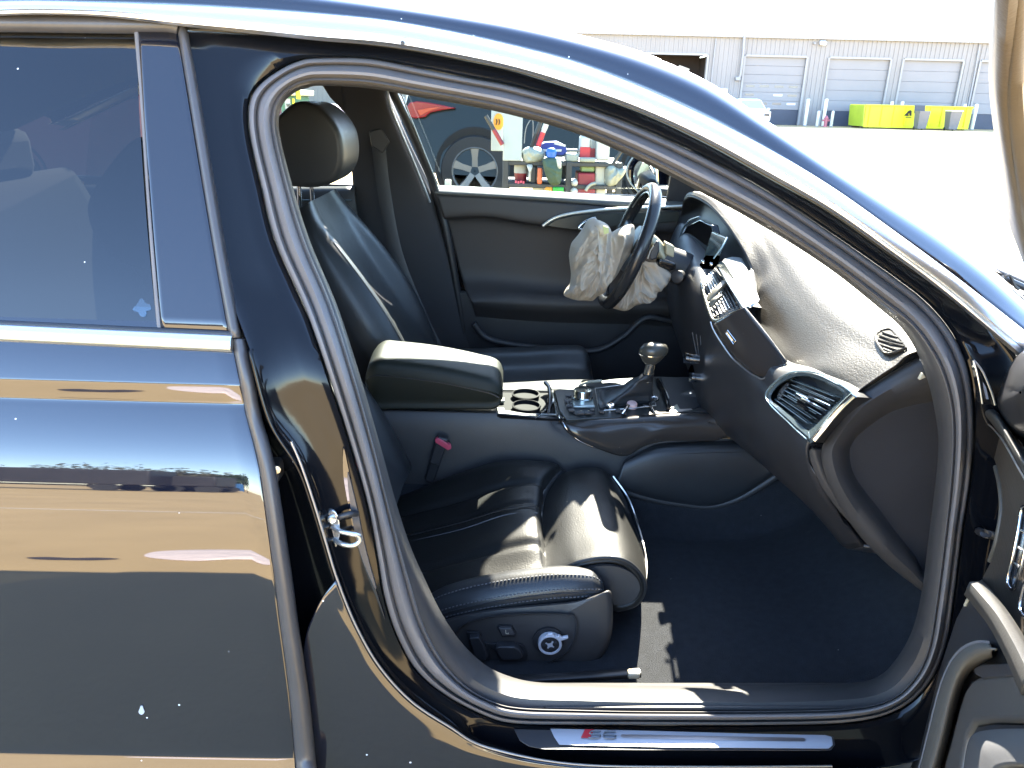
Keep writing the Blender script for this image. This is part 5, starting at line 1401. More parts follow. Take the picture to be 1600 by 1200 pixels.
# ---- centre console
con = [prow(2.02, [(560, 622), (700, 628), (780, 634), (870, 634), (960, 626), (1040, 616), (1110, 604)]),
       prow(1.93, [(560, 612), (700, 618), (780, 624), (870, 626), (960, 622), (1040, 616), (1110, 608)]),
       prow(1.86, [(558, 622), (700, 630), (780, 637), (870, 641), (960, 640), (1050, 637), (1120, 630)]),
       prow(1.775, [(556, 636), (650, 639), (780, 643), (860, 652), (885, 656), (1050, 648), (1130, 644)]),
       prow(1.755, [(556, 646), (650, 648), (780, 652), (850, 660), (890, 676), (1020, 690), (1180, 680)]),
       prow(1.742, [(556, 680), (650, 682), (780, 690), (850, 700), (930, 712), (1030, 730), (1200, 720)]),
       prow(1.735, [(560, 740), (650, 745), (780, 752), (860, 760), (960, 765), (1060, 770), (1220, 770)]),
       prow(1.73, [(565, 830), (650, 835), (780, 842), (860, 850), (980, 850), (1080, 850), (1260, 850)])]
console = grid('centre_console', con, PLASTIC_G, car, nu=80, nv=50, thick=.006, off=-1, sharp=80)
CON = surf(console)
# lacquered console panel
yl = lambda py: 1.772 - (py - 640) * .00042
tpe = [(873, 652), (900, 657), (950, 655), (1010, 651), (1070, 647), (1120, 650), (1170, 660), (1216, 681)]
bte = [(877, 656), (893, 678), (930, 698), (974, 711), (1003, 696), (1040, 687), (1120, 684.5), (1216, 682)]
rl = []
for f, push in ((0, .006), (.05, -.003), (.15, -.008), (.45, -.013), (.8, -.014), (1, -.010)):
    rl.append([CON((1 - f) * a[0] + f * b[0], (1 - f) * a[1] + f * b[1], .004 - push) for a, b in zip(tpe, bte)])
lac = grid('console_trim', rl, PIANO, car, nu=90, nv=26, thick=.006)
tube('trim_chrome', [CON(a, b, .016) for a, b in ((866, 612), (868, 630), (872, 648), (880, 662), (892, 678), (908, 690), (930, 699), (955, 706), (975, 711.5))], .0022, CHROME_B, lac, n=60, k=8)
tube('trim_chrome', [CON(a, b, .016) for a, b in ((975, 711.5), (990, 702), (1005, 694), (1025, 689), (1060, 686), (1120, 684.5), (1170, 683), (1214, 682))], .0022, mat('warm chrome', (.80, .70, .56), .12, metal=1.0), lac, n=60, k=8)
# knee pad with stitched panel
kp_t = [(985, 716), (1010, 700), (1040, 692), (1120, 689), (1190, 687), (1222, 690), (1238, 706)]
kp_m = [(975, 722), (1005, 712), (1040, 706), (1120, 703), (1180, 702), (1215, 704), (1230, 715)]
kp_c = [(968, 742), (1005, 745), (1050, 748), (1110, 750), (1160, 742), (1195, 732), (1222, 722)]
kp_b = [(962, 758), (1000, 772), (1050, 783), (1105, 789), (1145, 779), (1180, 760), (1228, 726)]
kp_e = [(962, 764), (1000, 780), (1050, 792), (1110, 798), (1155, 786), (1190, 766), (1236, 728)]
kp = grid('knee_pad', [prow(1.752, kp_t), prow(1.715, kp_m), prow(1.700, kp_c), prow(1.702, kp_b), prow(1.74, kp_e)], LEATHER, car, nu=60, nv=30, thick=.006)
tube('pad_seam', [P(a, b, 1.713) for a, b in ((988, 735), (1002, 722), (1020, 714), (1050, 710), (1120, 707), (1180, 706), (1212, 707))], .0016, RUBBER_D, kp, n=50, k=6)
tube('pad_bolster', [P(a, b, 1.712) for a, b in ((978, 768), (1020, 780), (1070, 788), (1110, 791), (1150, 780), (1190, 758), (1235, 728), (1262, 712))], .010, PLASTIC_G, kp, n=50, k=10)
# tunnel side below the pad, covered in carpet
grid('tunnel_side', [prow(1.735, [(900, 760), (1000, 785), (1110, 800), (1200, 770), (1262, 730)]), prow(1.72, [(900, 850), (1000, 880), (1110, 900), (1220, 880), (1320, 850)]), prow(1.68, [(900, 935), (1000, 945), (1110, 950), (1230, 950), (1360, 930)])], CARPET, car, nu=40, nv=16, thick=.01)

# armrest box
def arm_sec(x, zt, zb, y0=1.745, y1=1.93):
    h = zt - zb
    s = [(y0 + .012, zb), (y0 + .002, zb + .02), (y0 - .004, zb + h * .55), (y0 - .003, zt - .030), (y0 + .006, zt - .010), (y0 + .030, zt - .002), ((y0 + y1) / 2, zt + .004), (y1 - .03, zt - .002), (y1 - .006, zt - .010), (y1 + .003, zt - .03), (y1 + .002, zb + .02), (y1 - .012, zb)]
    return [(x, a, b) for a, b in s]
pA = P(572, 570, 1.745); pB = P(784, 600, 1.745); pC = P(690, 571, 1.745)
xa, xb = pA[0], pB[0]
zA, zC, zB = P(580, 560, 1.745)[2], P(690, 573, 1.745)[2], P(783, 594, 1.745)[2]
zbA, zbB = P(600, 641, 1.745)[2], P(772, 641, 1.745)[2]
secs = []
for f in np.linspace(0, 1, 14):
    x = xa + (xb - xa) * f
    zt2 = (1 - f) * zA + f * zB + .010 * math.sin(math.pi * f)
    zb2 = (1 - f) * zbA + f * zbB
    e = 0
    if f < .05: e = .02
    if f > .95: e = .022
    secs.append((x, zt2, zb2, e))
secs = [(xa - .005, zA - .03, zbA + .05, .03), (xa + .006, zA - .008, zbA + .02, .012)] + secs[1:-1] + [(xb - .006, zB - .004, zbB + .006, .006), (xb + .003, zB - .022, zbB + .03, .02)]
A = []
for x, a, b, e in secs:
    s = np.array(arm_sec(x, a - e * .3, b + e * .2, 1.745 + e * .3, 1.93 - e * .3)); A.append(cr(s, 48, True))
A = np.stack(A); A2 = cr(A.reshape(len(secs), -1), 40).reshape(40, 48, 3)
ARML = mat('armrest leather', (.0145, .0165, .0115), .55, spec=.3, bump=.35, bscale=420, bdist=.0007, var=.1, vscale=10)
arm = obj('armrest', A2.reshape(-1, 3), gridf(48, 40, True) + [tuple(range(48)), tuple(39 * 48 + i for i in range(48))], ARML, car, sharp=60)
tube('armrest_seam', [np.array((x, 1.7405, z - .040)) for x, z in [(s[0], s[1]) for s in secs[1:-1]]], .0016, RUBBER_D, arm, n=40, k=6)
# cup holder
ch = box('cup_holder', (P(822, 634, 1.86)[0], 1.868, P(822, 634, 1.86)[2] - .046), (.150, .170, .10), MATB, car, bev=.004)
zt3 = float(ch.data.vertices[1].co.z + ORG[car.name][2]) + .001
xc3 = P(822, 634, 1.86)[0]
tube('holder_rim', [(xc3 - .074, 1.785, zt3 + .002), (xc3 + .074, 1.785, zt3 + .002), (xc3 + .074, 1.952, zt3 + .002), (xc3 - .074, 1.952, zt3 + .002)], .0028, CHROME, ch, closed=True, k=6)
for sx, sy in ((-.062, -.068), (-.062, .004), (.062, .006)):
    slab('holder_grip', [(xc3 + sx + a, 1.868 + sy + b, zt3 + .002) for a, b in cr(np.array([(-.03, -.028), (.01, -.030), (.012, 0), (.01, .030), (-.03, .028)]) * (1 if sx < 0 else -1) * .42, 24, True)], (0, 0, .006), mat('grip rubber', (.16, .16, .12), .6) if sx < 0 else CHROME, ch, bev=.002)
for sy in (-.04, .042):
    lathe('cup_well', (xc3, 1.868 + sy, zt3 + .001), (0, 0, 1), [(.036, .0), (.038, .009), (.034, .010), (.032, .002), (.01, .001)], MATB, ch, k=24)
tube('holder_lid', [P(852, 598, 1.95), P(858, 606, 1.92), P(860, 625, 1.86), P(857, 648, 1.80)], .006, GLOSSB, ch, n=14, k=8)
# control plate with gear lever
ztop_ = float(P(960, 632, 1.86)[2])
slab('console_shade_sheet', [CON(a, b, .005) for a, b in ((780, 604), (868, 598), (1010, 586), (1014, 598), (872, 610), (874, 651), (782, 650))], (0, 0, -.006), MATB, car)  # black sheet added over the console top to stand for shade
zc = float(P(960, 632, 1.86)[2])
def Zc(px, py, d=0.0): return PZ(px, py, zc + d)
plate = slab('control_plate', [Zc(a, b, .004) for a, b in ((866, 610), (900, 600), (960, 592), (1030, 588), (1075, 590), (1090, 640), (1045, 646), (960, 652), (885, 655), (874, 640))], (0, 0, -.012), mat('dark grey console top', (.022, .026, .027), .3), car, bev=.002)
tube('plate_chrome', [Zc(a, b, .008) for a, b in ((866, 612), (868, 630), (874, 650))], .0022, CHROME_B, plate, n=14, k=6)
# mmi buttons and knob
bk = slab('button_field', [Zc(a, b, .007) for a, b in ((884, 630), (890, 615), (905, 609), (925, 607), (930, 645), (900, 648), (888, 642))], (0, 0, -.004), RUBBER_D, plate, bev=.001)
kc = Zc(910, 628, .007)
lathe('rotary_knob', kc, (0, 0, 1), [(.027, 0), (.027, .014), (.025, .016), (.024, .018), (.0245, .032), (.023, .035), (.008, .036)], mat('satin knob', (.55, .58, .56), .18, metal=1.0), plate, k=36)
box('knob_plate', kc + np.array([0, -.022, .004]), (.055, .05, .008), mat('pale satin plate', (.36, .40, .39), .3, metal=.6), plate, bev=.003)
for (a, b, s) in ((887, 626, .016), (889, 634, .014), (893, 641, .014), (907, 645, .016), (920, 645, .016), (888, 618, .014), (925, 640, .012)):
    bt_ = box('menu_button', Zc(a, b, .010), (s, s * .9, .005), EDGE, plate, bev=.001)
tube('button_outline', [Zc(a, b, .012) for a, b in ((886, 622), (894, 618), (896, 628), (888, 631))], .001, CHROME, plate, closed=True, k=6)
for a, b in ((908, 641.5), (920, 641.5)): box('button_mark', Zc(a, b, .0135), (.006, .0015, .0006), LIGHTPL, plate)
# shifter surround, gaiter, knob
tube('shifter_frame', [Zc(a, b, .009) for a, b in ((930, 607), (933, 625), (936, 642), (980, 639), (1025, 634), (1020, 612), (1012, 598), (970, 602))], .0016, CHROME, plate, closed=True, k=6)
gb = [Zc(a, b, .006) for a, b in ((934, 612), (938, 634), (965, 633), (1000, 630), (1018, 626), (1014, 604), (1000, 600), (965, 606))]
gt = []
ktop = P(1013, 583, 1.875)
for f in (0, .12, .3, .55, .8, 1.0):
    r_ = []
    for i, p in enumerate(gb):
        a = 2 * math.pi * i / len(gb)
        tgt = ktop + np.array([.016 * math.cos(math.pi - a * 1.0), -.014 * math.sin(a + .2), 0])
        q = np.array(p) * (1 - f) + tgt * f
        ease = f ** 1.35
        q = np.array(p) * (1 - f) + (tgt) * f
        q[2] = p[2] * (1 - ease) + tgt[2] * ease
        r_.append(q)
    gt.append(r_)
def gbump(A):
    B = A.copy()
    for j in range(A.shape[0]):
        for i in range(A.shape[1]):
            p = A[j, i]
            B[j, i] += .004 * math.sin(j * .75) * np.array([.3, .6, .4]) + .006 * mnoise.noise(Vector(p * 30)) * np.array([.5, 1, .4])
    return B
gai = grid('gear_gaiter', gt, LEATHER, plate, nu=48, nv=26, closed=True, bump=gbump)
for s in (-4, 3):
    q = [Zc(948, 610 + s, .010), P(968, 607 + s, 1.885), P(985, 602 + s, 1.885), P(1000, 592 + s, 1.88), P(1008, 582 + s * .3, 1.87)]
    tube('gaiter_stitch', q, .0012, STITCH, gai, n=40, k=6)
kb = np.array(P(1021, 549, 1.875)); na_ = ktop - np.array([.0, 0, .002])
axk = kb - na_; axk /= np.linalg.norm(axk)
lathe('gear_lever', na_, axk, [(.0125, -.02), (.0125, 0), (.012, .03), (.0135, .034), (.0135, .036)], mat('satin lever', (.42, .40, .36), .25, metal=.9), plate, k=24)
# knob: mushroom with a chrome band, stretched fore and aft
kv = []; prof_k = [(.010, -.006), (.016, .0), (.022, .012), (.026, .020), (.028, .026), (.0275, .036), (.023, .045), (.012, .050), (.001, .051)]
ka = na_ + axk * .034
for r_, h_ in prof_k:
    for i in range(32):
        a = 2 * math.pi * i / 32
        kv.append(ka + axk * h_ + np.array([1.32 * r_ * math.cos(a), .95 * r_ * math.sin(a), .0]))
kn_ = obj('gear_knob', kv, gridf(32, len(prof_k), True) + [tuple(range(32)), tuple((len(prof_k) - 1) * 32 + i for i in range(32))], mat('worn knob leather', (.055, .052, .042), .3, bump=.1, bscale=200, bdist=.0005), plate, sharp=70)
tube('knob_band', [ka + axk * .021 + np.array([1.32 * .0268 * math.cos(a), .95 * .0268 * math.sin(a), 0]) for a in np.linspace(0, 2 * math.pi, 33)[:-1]], .0012, CHROME_B, plate, closed=True, k=6)
# small switches along the plate
for (a, b, r_, m_, nm) in ((953, 638, .011, CHROME_B, 'volume_knob'), (987, 636, .014, mat('rosy start button', (.62, .40, .36), .25), 'start_button')):
    lathe(nm, Zc(a, b, .006), (0, -.2, 1), [(r_, 0), (r_, .010), (r_ * .85, .013), (r_ * .3, .014)], m_, plate, k=24)
for (a, b) in ((940, 636), (940, 643), (966, 642), (1008, 634), (975, 645)):
    box('small_button', Zc(a, b, .009), (.012, .012, .006), EDGE, plate, bev=.001)
tube('chrome_stalk', [Zc(972, 648, .010), Zc(978, 640, .016), Zc(982, 634, .018)], .0045, CHROME_B, plate, n=8, k=8)
tube('gate_chrome', [Zc(1017, 622, .012), Zc(1024, 620, .014), Zc(1028, 625, .012), Zc(1016, 630, .012), Zc(1020, 640, .011), Zc(1024, 648, .010)], .0030, CHROME_B, plate, n=24, k=8)
tube('gate_curve', [Zc(1028, 594, .012), Zc(1036, 610, .014), Zc(1042, 628, .013), Zc(1044, 642, .010)], .006, GLOSSB, plate, n=14, k=8)
tube('gate_curve_chrome', [Zc(1030, 592, .016), Zc(1040, 610, .018), Zc(1045, 622, .016)], .0012, CHROME, plate, n=10, k=6)
slab('ashtray_cover', [Zc(a, b, .010) for a, b in ((1032, 590), (1085, 588), (1100, 630), (1082, 640), (1048, 642), (1044, 620))], (0, 0, -.008), PLASTIC, plate, bev=.002)
slab('bright_insert', [Zc(a, b, .012) for a, b in ((1046, 640), (1080, 638), (1085, 642), (1047, 644))], (0, 0, -.004), CHROME, plate, bev=.001)
slab('bright_insert', [Zc(a, b, .013) for a, b in ((1047, 637), (1058, 631), (1062, 638))], (0, 0, -.004), LIGHTPL, plate, bev=.001)
tube('side_chrome', [P(905, 602, 1.985), P(920, 597, 1.99), P(940, 595, 1.99)], .004, LIGHTPL, plate, n=10, k=8)
# climate stack: its edge and two bright knobs, hvac lines
for k in range(5):
    tube('stack_line', [P(1082 + k * 6, 520 + k * 2, 1.90), P(1090 + k * 4, 560 + k * 6, 1.89), P(1098 + k * 2, 585 + k * 3, 1.885)], .0012, mat('stack edge', (.07, .075, .085), .3), dashb, n=8, k=6)
for a, b in ((1081, 561), (1090, 591)):
    lathe('climate_knob', P(a + 4, b, 1.855), (-1, -.05, .12), [(.012, -.01), (.012, .016), (.0135, .018), (.0135, .026), (.004, .028)], CHROME_B, dashb, k=20)
slab('stack_tag', [P(a, b, 1.86) for a, b in ((1080, 570), (1083, 582), (1073, 582))], (.004, 0, 0), mat('blue plastic', (.06, .09, .22), .3), dashb)
lathe('panel_screw', P(1079, 614, 1.80), (0, -.3, 1), [(.004, 0), (.003, .002)], CHROME, plate, k=8)

# belt buckle
bb = box('belt_buckle', P(686, 703, 1.715), (.028, .018, .075), PLASTIC, car, R=rot('Y', 18), bev=.004)
slab('release_button', [P(a, b, 1.704) for a, b in ((679, 687), (684, 684), (704, 696), (705, 702), (700, 704), (680, 692))], (0, .012, 0), PINK, bb, bev=.002)
box('buckle_stalk', P(676, 735, 1.72), (.024, .014, .06), RUBBER_D, bb, R=rot('Y', 18), bev=.003)

# ---- steering wheel and airbag
WC = np.array(P(981, 386, 2.25)); wt_ = math.radians(20)
wu = np.array([math.sin(wt_), 0, math.cos(wt_)]); wn = np.array([-math.cos(wt_), 0, math.sin(wt_)]); wv = np.array([0, 1.0, 0])
WR = .178
swl = bpy.data.objects.new('steering_wheel', None); COL.objects.link(swl); swl.parent = car; ORG[swl.name] = ORG[car.name]
rim_p = []
for a in np.linspace(0, 2 * math.pi, 97)[:-1]:
    fl_t = 1.0 if math.cos(a) > -.93 else .97
    rim_p.append(WC + WR * fl_t * (wu * math.cos(a) + wv * math.sin(a)))
WLEA = mat('smooth wheel leather', (.020, .020, .022), .26, bump=.12, bscale=300, bdist=.0005)
sweep('wheel_rim', np.array(rim_p), circ(.0165, 14, .0185), WLEA, swl, up=wn, closed=True)
tube('rim_inlay', [WC + (WR - .015) * (wu * math.cos(a) + wv * math.sin(a)) + wn * .010 for a in np.linspace(-1.1, .9, 30)], .0022, CHROME, swl, k=6)
for a in (math.pi * .42, -math.pi * .42):
    d1 = wu * math.cos(a) + wv * math.sin(a)
    sweep('spoke', [WC + d1 * .05 - wn * .01, WC + d1 * .12 - wn * .004, WC + d1 * (WR - .01)], rrect(.045, .016, .006, 2), PLASTIC, swl, n=10, up=wn)
lathe('hub', WC - wn * .03, wn, [(.06, -.02), (.075, .0), (.07, .02), (.05, .028), (.01, .03)], PLASTIC, swl, k=28)
lathe('steering_column', WC - wn * .14, wn, [(.05, -.14), (.05, .08), (.045, .10), (.02, .105)], PLASTIC, swl, k=20)
# pale switch housings behind the wheel, caught by the sun
hs = P(1028, 388, 2.22)
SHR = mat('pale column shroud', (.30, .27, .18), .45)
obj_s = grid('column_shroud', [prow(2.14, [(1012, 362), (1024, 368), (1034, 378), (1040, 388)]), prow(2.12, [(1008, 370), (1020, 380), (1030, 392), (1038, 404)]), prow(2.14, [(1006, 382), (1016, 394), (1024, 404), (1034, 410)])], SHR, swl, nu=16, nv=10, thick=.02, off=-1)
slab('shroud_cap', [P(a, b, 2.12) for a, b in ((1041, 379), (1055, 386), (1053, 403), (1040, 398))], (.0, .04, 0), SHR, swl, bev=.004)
slab('column_lever', [P(a, b, 2.09) for a, b in ((1014, 402), (1019, 388), (1026, 376), (1030, 378), (1030, 392), (1026, 404), (1018, 408))], (.004, .02, 0), PLASTIC, swl, bev=.004)
tube('lever_edge', [P(a, b, 2.085) for a, b in ((1012, 404), (1016, 392), (1021, 384))], .0022, CHROME, swl, n=8, k=6)
slab('ignition_block', [P(a, b, 2.10) for a, b in ((1030, 405), (1045, 408), (1056, 412), (1057, 420), (1046, 424), (1028, 416))], (.0, .04, 0), GLOSSB, swl, bev=.004)
lathe('column_end', P(1060, 432, 2.16), (-.6, -1, .1), [(.016, -.02), (.018, .01), (.008, .014)], PLASTIC, swl, k=16)
# deflated driver airbag in two lobes, in front of and behind the rim
ab1 = [(930, 340), (938, 350), (950, 352), (956, 362), (966, 357), (978, 352), (990, 352), (991, 372), (985, 395), (975, 410), (962, 432), (950, 445), (945, 456), (934, 462), (926, 469), (914, 469), (902, 469), (890, 466), (881, 461), (884, 452), (890, 444), (892, 428), (890, 410), (889, 398), (891, 386), (894, 378), (904, 366), (912, 354), (918, 344)]
ab2 = [(988, 404), (1000, 404), (1014, 408), (1026, 409), (1034, 416), (1048, 427), (1046, 438), (1038, 446), (1028, 452), (1024, 462), (1014, 470), (1003, 474), (992, 477), (982, 483), (972, 485), (960, 482), (951, 478), (956, 470), (965, 456), (972, 438), (980, 420)]
bagA = bpy.data.objects.new('airbag', None); COL.objects.link(bagA); bagA.parent = car; ORG[bagA.name] = ORG[car.name]; bagA['label'] = 'deflated crumpled cream airbag hanging from the steering wheel hub'
blob('front_lobe', [P(a, b, 2.19) for a, b in ab1], .06, BAG, bagA, folds=.028, nr=110, na=380, seed=1, freq=23., back=.5, aniso=.42)
blob('rear_lobe', [P(a, b, 2.21) for a, b in ab2], .045, BAG, bagA, folds=.025, nr=100, na=340, seed=6, freq=24., back=.5, aniso=.42)
blob('neck_fold', [P(a, b, 2.17) for a, b in ((930, 344), (941, 346), (950, 352), (955, 362), (948, 368), (936, 370), (924, 366), (920, 356))], .035, BAG, bagA, folds=.008, nr=24, na=80, seed=11, freq=24.)
slab('warning_label', [P(a, b, 2.10) for a, b in ((942, 353), (951, 356), (951, 364), (944, 366))], (.0, .002, .0), mat('pale yellow tag', (.50, .52, .22), .7), bagA)

# ---- seats
def seat_back(name, yc, hinge, topp, w0, w1, mt, parent, thick0=.13, thick1=.09):
    """backrest swept from the hinge to its top: hinge, topp are (x, z) of the front face; w0, w1 widths"""
    h = np.array(hinge); t_ = np.array(topp); d = t_ - h; L = np.linalg.norm(d); u = d / L; nrm = np.array([u[1], -u[0]])   # forward normal in x, z
    rows = []
    for f in (0, .06, .2, .4, .6, .78, .9, .97, 1.0):
        w_ = w0 + (w1 - w0) * f + .035 * math.sin(math.pi * min(1, f * 1.2))
        if f > .8: w_ *= 1 - .22 * ((f - .8) / .2) ** 2
        th = thick0 + (thick1 - thick0) * f
        if f > .9: th *= 1 - .30 * ((f - .9) / .1)
        bol = .055 * math.sin(math.pi * min(1, f * 1.05 + .02)) * (1 - .3 * f) + .012          # side bolster height
        bow = -.02 * math.sin(math.pi * f)
        base = h + u * L * f
        sec = []
        for a, b in ((-.50, -.6), (-.515, -.2), (-.50, .35), (-.44, 1.0), (-.36, .95), (-.27, .35), (-.12, .12), (0, .08), (.12, .12), (.27, .35), (.36, .95), (.44, 1.0), (.50, .35), (.515, -.2), (.50, -.6)):
            fwd = b * bol if b > 0 else b * th * .8
            q = base + nrm * (fwd + bow)
            sec.append((q[0], yc + a * w_, q[1]))
        q = base - nrm * (th)
        for a in (.42, .2, 0, -.2, -.42): sec.append((q[0], yc + a * w_, q[1]))
        rows.append(sec)
    o = grid(name, rows, mt, parent, nu=120, nv=46, closed=True, cap=True, sharp=75)
    return o, u, nrm, L
def seat_piping(name, yc, hinge, topp, w0, w1, a_, fr, parent, m_=RUBBER_D, r=.002, lift=.003):
    h = np.array(hinge); t_ = np.array(topp); d = t_ - h; L = np.linalg.norm(d); u = d / L; nrm = np.array([u[1], -u[0]])
    pts = []
    for f in fr:
        w_ = w0 + (w1 - w0) * f + .035 * math.sin(math.pi * min(1, f * 1.2))
        if f > .8: w_ *= 1 - .35 * ((f - .8) / .2) ** 2
        bol = .055 * math.sin(math.pi * min(1, f * 1.05 + .02)) * (1 - .3 * f) + .012
        q = h + u * L * f + nrm * (.99 * bol - .02 * math.sin(math.pi * f) + lift)
        pts.append((q[0], yc + a_ * w_, q[1]))
    return tube(name, pts, r, m_, parent, n=60, k=6)

# driver's seat (far)
ds = bpy.data.objects.new('driver_seat', None); COL.objects.link(ds); ds.parent = car; ORG[ds.name] = ORG[car.name]
DH, DT = (-.235, .50), (-.530, 1.010)
seat_back('backrest', 2.24, DH, DT, .50, .45, LEATHER, ds)
seat_piping('bolster_piping', 2.24, DH, DT, .50, .45, -.44, np.linspace(.1, .80, 24), ds, r=.0014, lift=.0005)
HRM = mat('head restraint leather', (.024, .024, .026), .45, bump=.2, bscale=400, bdist=.0006)
def headrest(yc, xs, zs, parent, wd=.25):
    """xs: rear and front, zs: bottom and top"""
    x0, x1 = xs; z0, z1 = zs; xm = (x0 + x1) / 2; zm = (z0 + z1) / 2
    side = [(x1 - .012, z0 + .035), (x1 + .004, z0 + .08), (x1, zm + .03), (x1 - .025, z1 - .035), (x1 - .065, z1 - .004), (xm - .005, z1), (x0 + .045, z1 - .050), (x0 + .008, z1 - .10), (x0, zm - .02), (x0 + .012, z0 + .05), (x0 + .05, z0 + .012), (xm + .01, z0), (x1 - .045, z0 + .008)]
    side = cr(np.array(side), 60, True); c = side.mean(0)
    A = []
    for f, s in ((-1, .84), (-.99, .91), (-.96, .96), (-.88, .992), (-.6, 1.0), (0, 1.0), (.6, 1.0), (.88, .992), (.96, .96), (.99, .91), (1, .84)):
        q = c + (side - c) * s
        A.append(np.stack([q[:, 0], np.full(60, yc + f * wd / 2), q[:, 1]], 1))
    A = np.stack(A)
    return obj('headrest', A.reshape(-1, 3), gridf(60, len(A), True) + [tuple(range(60)), tuple((len(A) - 1) * 60 + i for i in range(60))], HRM, parent, sharp=70)
headrest(2.25, (-.665, -.440), (1.045, 1.262), ds)
for a, b, c, d in ((467, 303, 467.5, 331), (486, 300, 489, 318)):
    yy = 2.16 if a < 480 else 2.33
    p = P(c, d, yy)
    tube('headrest_post', [P(a, b - 14, yy), p + np.array([0, 0, -.02])], .0062, CHROME_B, ds, n=4, k=10)
    lathe('post_collar', p + np.array([0, 0, -.004]), (-.3, 0, 1), [(.018, -.006), (.018, .004), (.008, .006)], PLASTIC, ds, k=16)
def cushion_grid(name, rows, mt, parent, **k): return grid(name, rows, mt, parent, **k)
dcr = []
for y, dz_ in ((2.0, -.02), (2.03, .03), (2.10, .035), (2.16, .0), (2.24, -.008), (2.32, .0), (2.38, .035), (2.45, .03), (2.48, -.02)):
    dcr.append([(-.30, y, .46 + dz_), (-.15, y, .465 + dz_), (.05, y, .475 + dz_), (.20, y, .485 + dz_), (.27, y, .475 + dz_), (.29, y, .43), (.27, y, .36)])
grid('cushion', dcr, LEATHER, ds, nu=40, nv=50, thick=.01, off=-1)
box('seat_base', (-.03, 2.24, .36), (.52, .44, .14), PLASTIC, ds, bev=.03)
# seat belt on the far pillar
tube('seat_belt', [P(590, 215, 2.58), P(600, 300, 2.56), P(620, 400, 2.53), P(660, 500, 2.50), P(690, 560, 2.48)], .022, RUBBER_D, car, n=30, ry=.0015, k=8, up=(0, -1, .1))
slab('belt_guide', [P(a, b, 2.57) for a, b in ((576, 205), (596, 200), (608, 222), (598, 240), (580, 228))], (0, .02, 0), PLASTIC, car, bev=.004)

# passenger's seat (near)
ps = bpy.data.objects.new('passenger_seat', None); COL.objects.link(ps); ps.parent = car; ORG[ps.name] = ORG[car.name]
PH, PT = (-.235, .42), (-.58, .96)
seat_back('backrest', 1.485, PH, PT, .50, .40, LEATHER, ps)
seat_piping('bolster_piping', 1.485, PH, PT, .50, .40, -.44, np.linspace(.05, .93, 24), ps, r=.0022)
headrest(1.485, (-.735, -.525), (.975, 1.205), ps)
for s in (-.07, .07): tube('headrest_post', [(-.60, 1.485 + s, .93), (-.62, 1.485 + s, 1.0)], .006, CHROME_B, ps, n=3, k=8)
crow = [prow(1.265, [(618, 985), (650, 962), (720, 932), (800, 915), (850, 912), (862, 912)]),
        prow(1.31, [(612, 945), (650, 925), (720, 902), (800, 887), (842, 884), (856, 892)]),
        prow(1.36, [(610, 905), (650, 895), (720, 876), (800, 856), (840, 852), (853, 868)]),
        prow(1.43, [(610, 872), (650, 862), (720, 846), (795, 824), (838, 820), (850, 845)]),
        prow(1.49, [(608, 846), (650, 838), (720, 822), (790, 799), (836, 796), (848, 818)]),
        prow(1.55, [(606, 826), (650, 816), (715, 801), (785, 779), (836, 774), (848, 790)]),
        prow(1.61, [(604, 808), (650, 796), (710, 780), (782, 757), (838, 750), (852, 766)]),
        prow(1.665, [(602, 790), (645, 775), (700, 755), (780, 728), (850, 731), (866, 744)]),
        prow(1.71, [(602, 784), (645, 768), (700, 746), (780, 721), (858, 722), (880, 734)]),
        prow(1.738, [(603, 796), (645, 782), (700, 757), (780, 730), (862, 728), (884, 742)])]
def cush_bump(A):
    B = A.copy(); nv, nu, _ = A.shape
    for j in range(nv):
        for i in range(nu):
            f = j / (nv - 1); g_ = i / (nu - 1)
            # two seam valleys running fore and aft and soft creases
            d = -.006 * math.exp(-((f - .50) / .018) ** 2) - .009 * math.exp(-((f - .655) / .02) ** 2) - .008 * math.exp(-((f - .235) / .02) ** 2)
            d += .003 * mnoise.noise(Vector((A[j, i, 0] * 9, A[j, i, 1] * 14, 2)))
            B[j, i, 2] += d
    return B
cus = grid('seat_cushion', crow, LEATHER_P, ps, nu=70, nv=120, thick=.012, off=-1, sharp=80, bump=cush_bump)
grid('cushion_front', [[r[-1] for r in crow], [np.array(r[-1]) + np.array([.004, 0, -.05]) for r in crow], [np.array(r[-1]) + np.array([-.01, 0, -.10]) for r in crow]], LEATHER, ps, nu=40, nv=8, thick=.008)
# seams
for y, pts in ((1.492, ((640, 838), (720, 818), (790, 797), (838, 793))), (1.475, ((640, 848), (720, 829), (790, 806), (840, 803)))):
    tube('seat_seam', [P(a, b - 1.5, y) for a, b in pts], .0014, STITCH if y < 1.48 else RUBBER_D, ps, n=40, k=6)
# side bolster: a long padded roll along the sill
bo = [(628, 985, .020), (650, 966, .030), (690, 946, .036), (740, 932, .038), (800, 921, .038), (860, 914, .037), (900, 913, .035), (925, 914, .030), (938, 917, .020), (943, 919, .006)]
bpath2 = cr(np.array([P(a, b, 1.262) for a, b, r in bo]), 60)
brad = np.interp(np.linspace(0, 1, 60), np.linspace(0, 1, len(bo)), [r for _, _, r in bo])
T, S, N = frame_of(bpath2, (0, -1, 0))
BV = []
for i in range(60):
    for q in np.linspace(0, 2 * math.pi, 33)[:-1]:
        c_a, s_a = math.cos(q), math.sin(q)
        w_ = 1.0 + .08 * math.cos(2 * q)
        crease = -.0035 * (math.exp(-((q - 3.75) / .10) ** 2))
        BV.append(bpath2[i] + brad[i] * w_ * (1 + .03 * mnoise.noise(Vector(bpath2[i] * 25 + np.array([q, 0, 0])))) * (np.array([0, -1, 0]) * c_a * .95 + np.array([0, 0, 1]) * s_a))
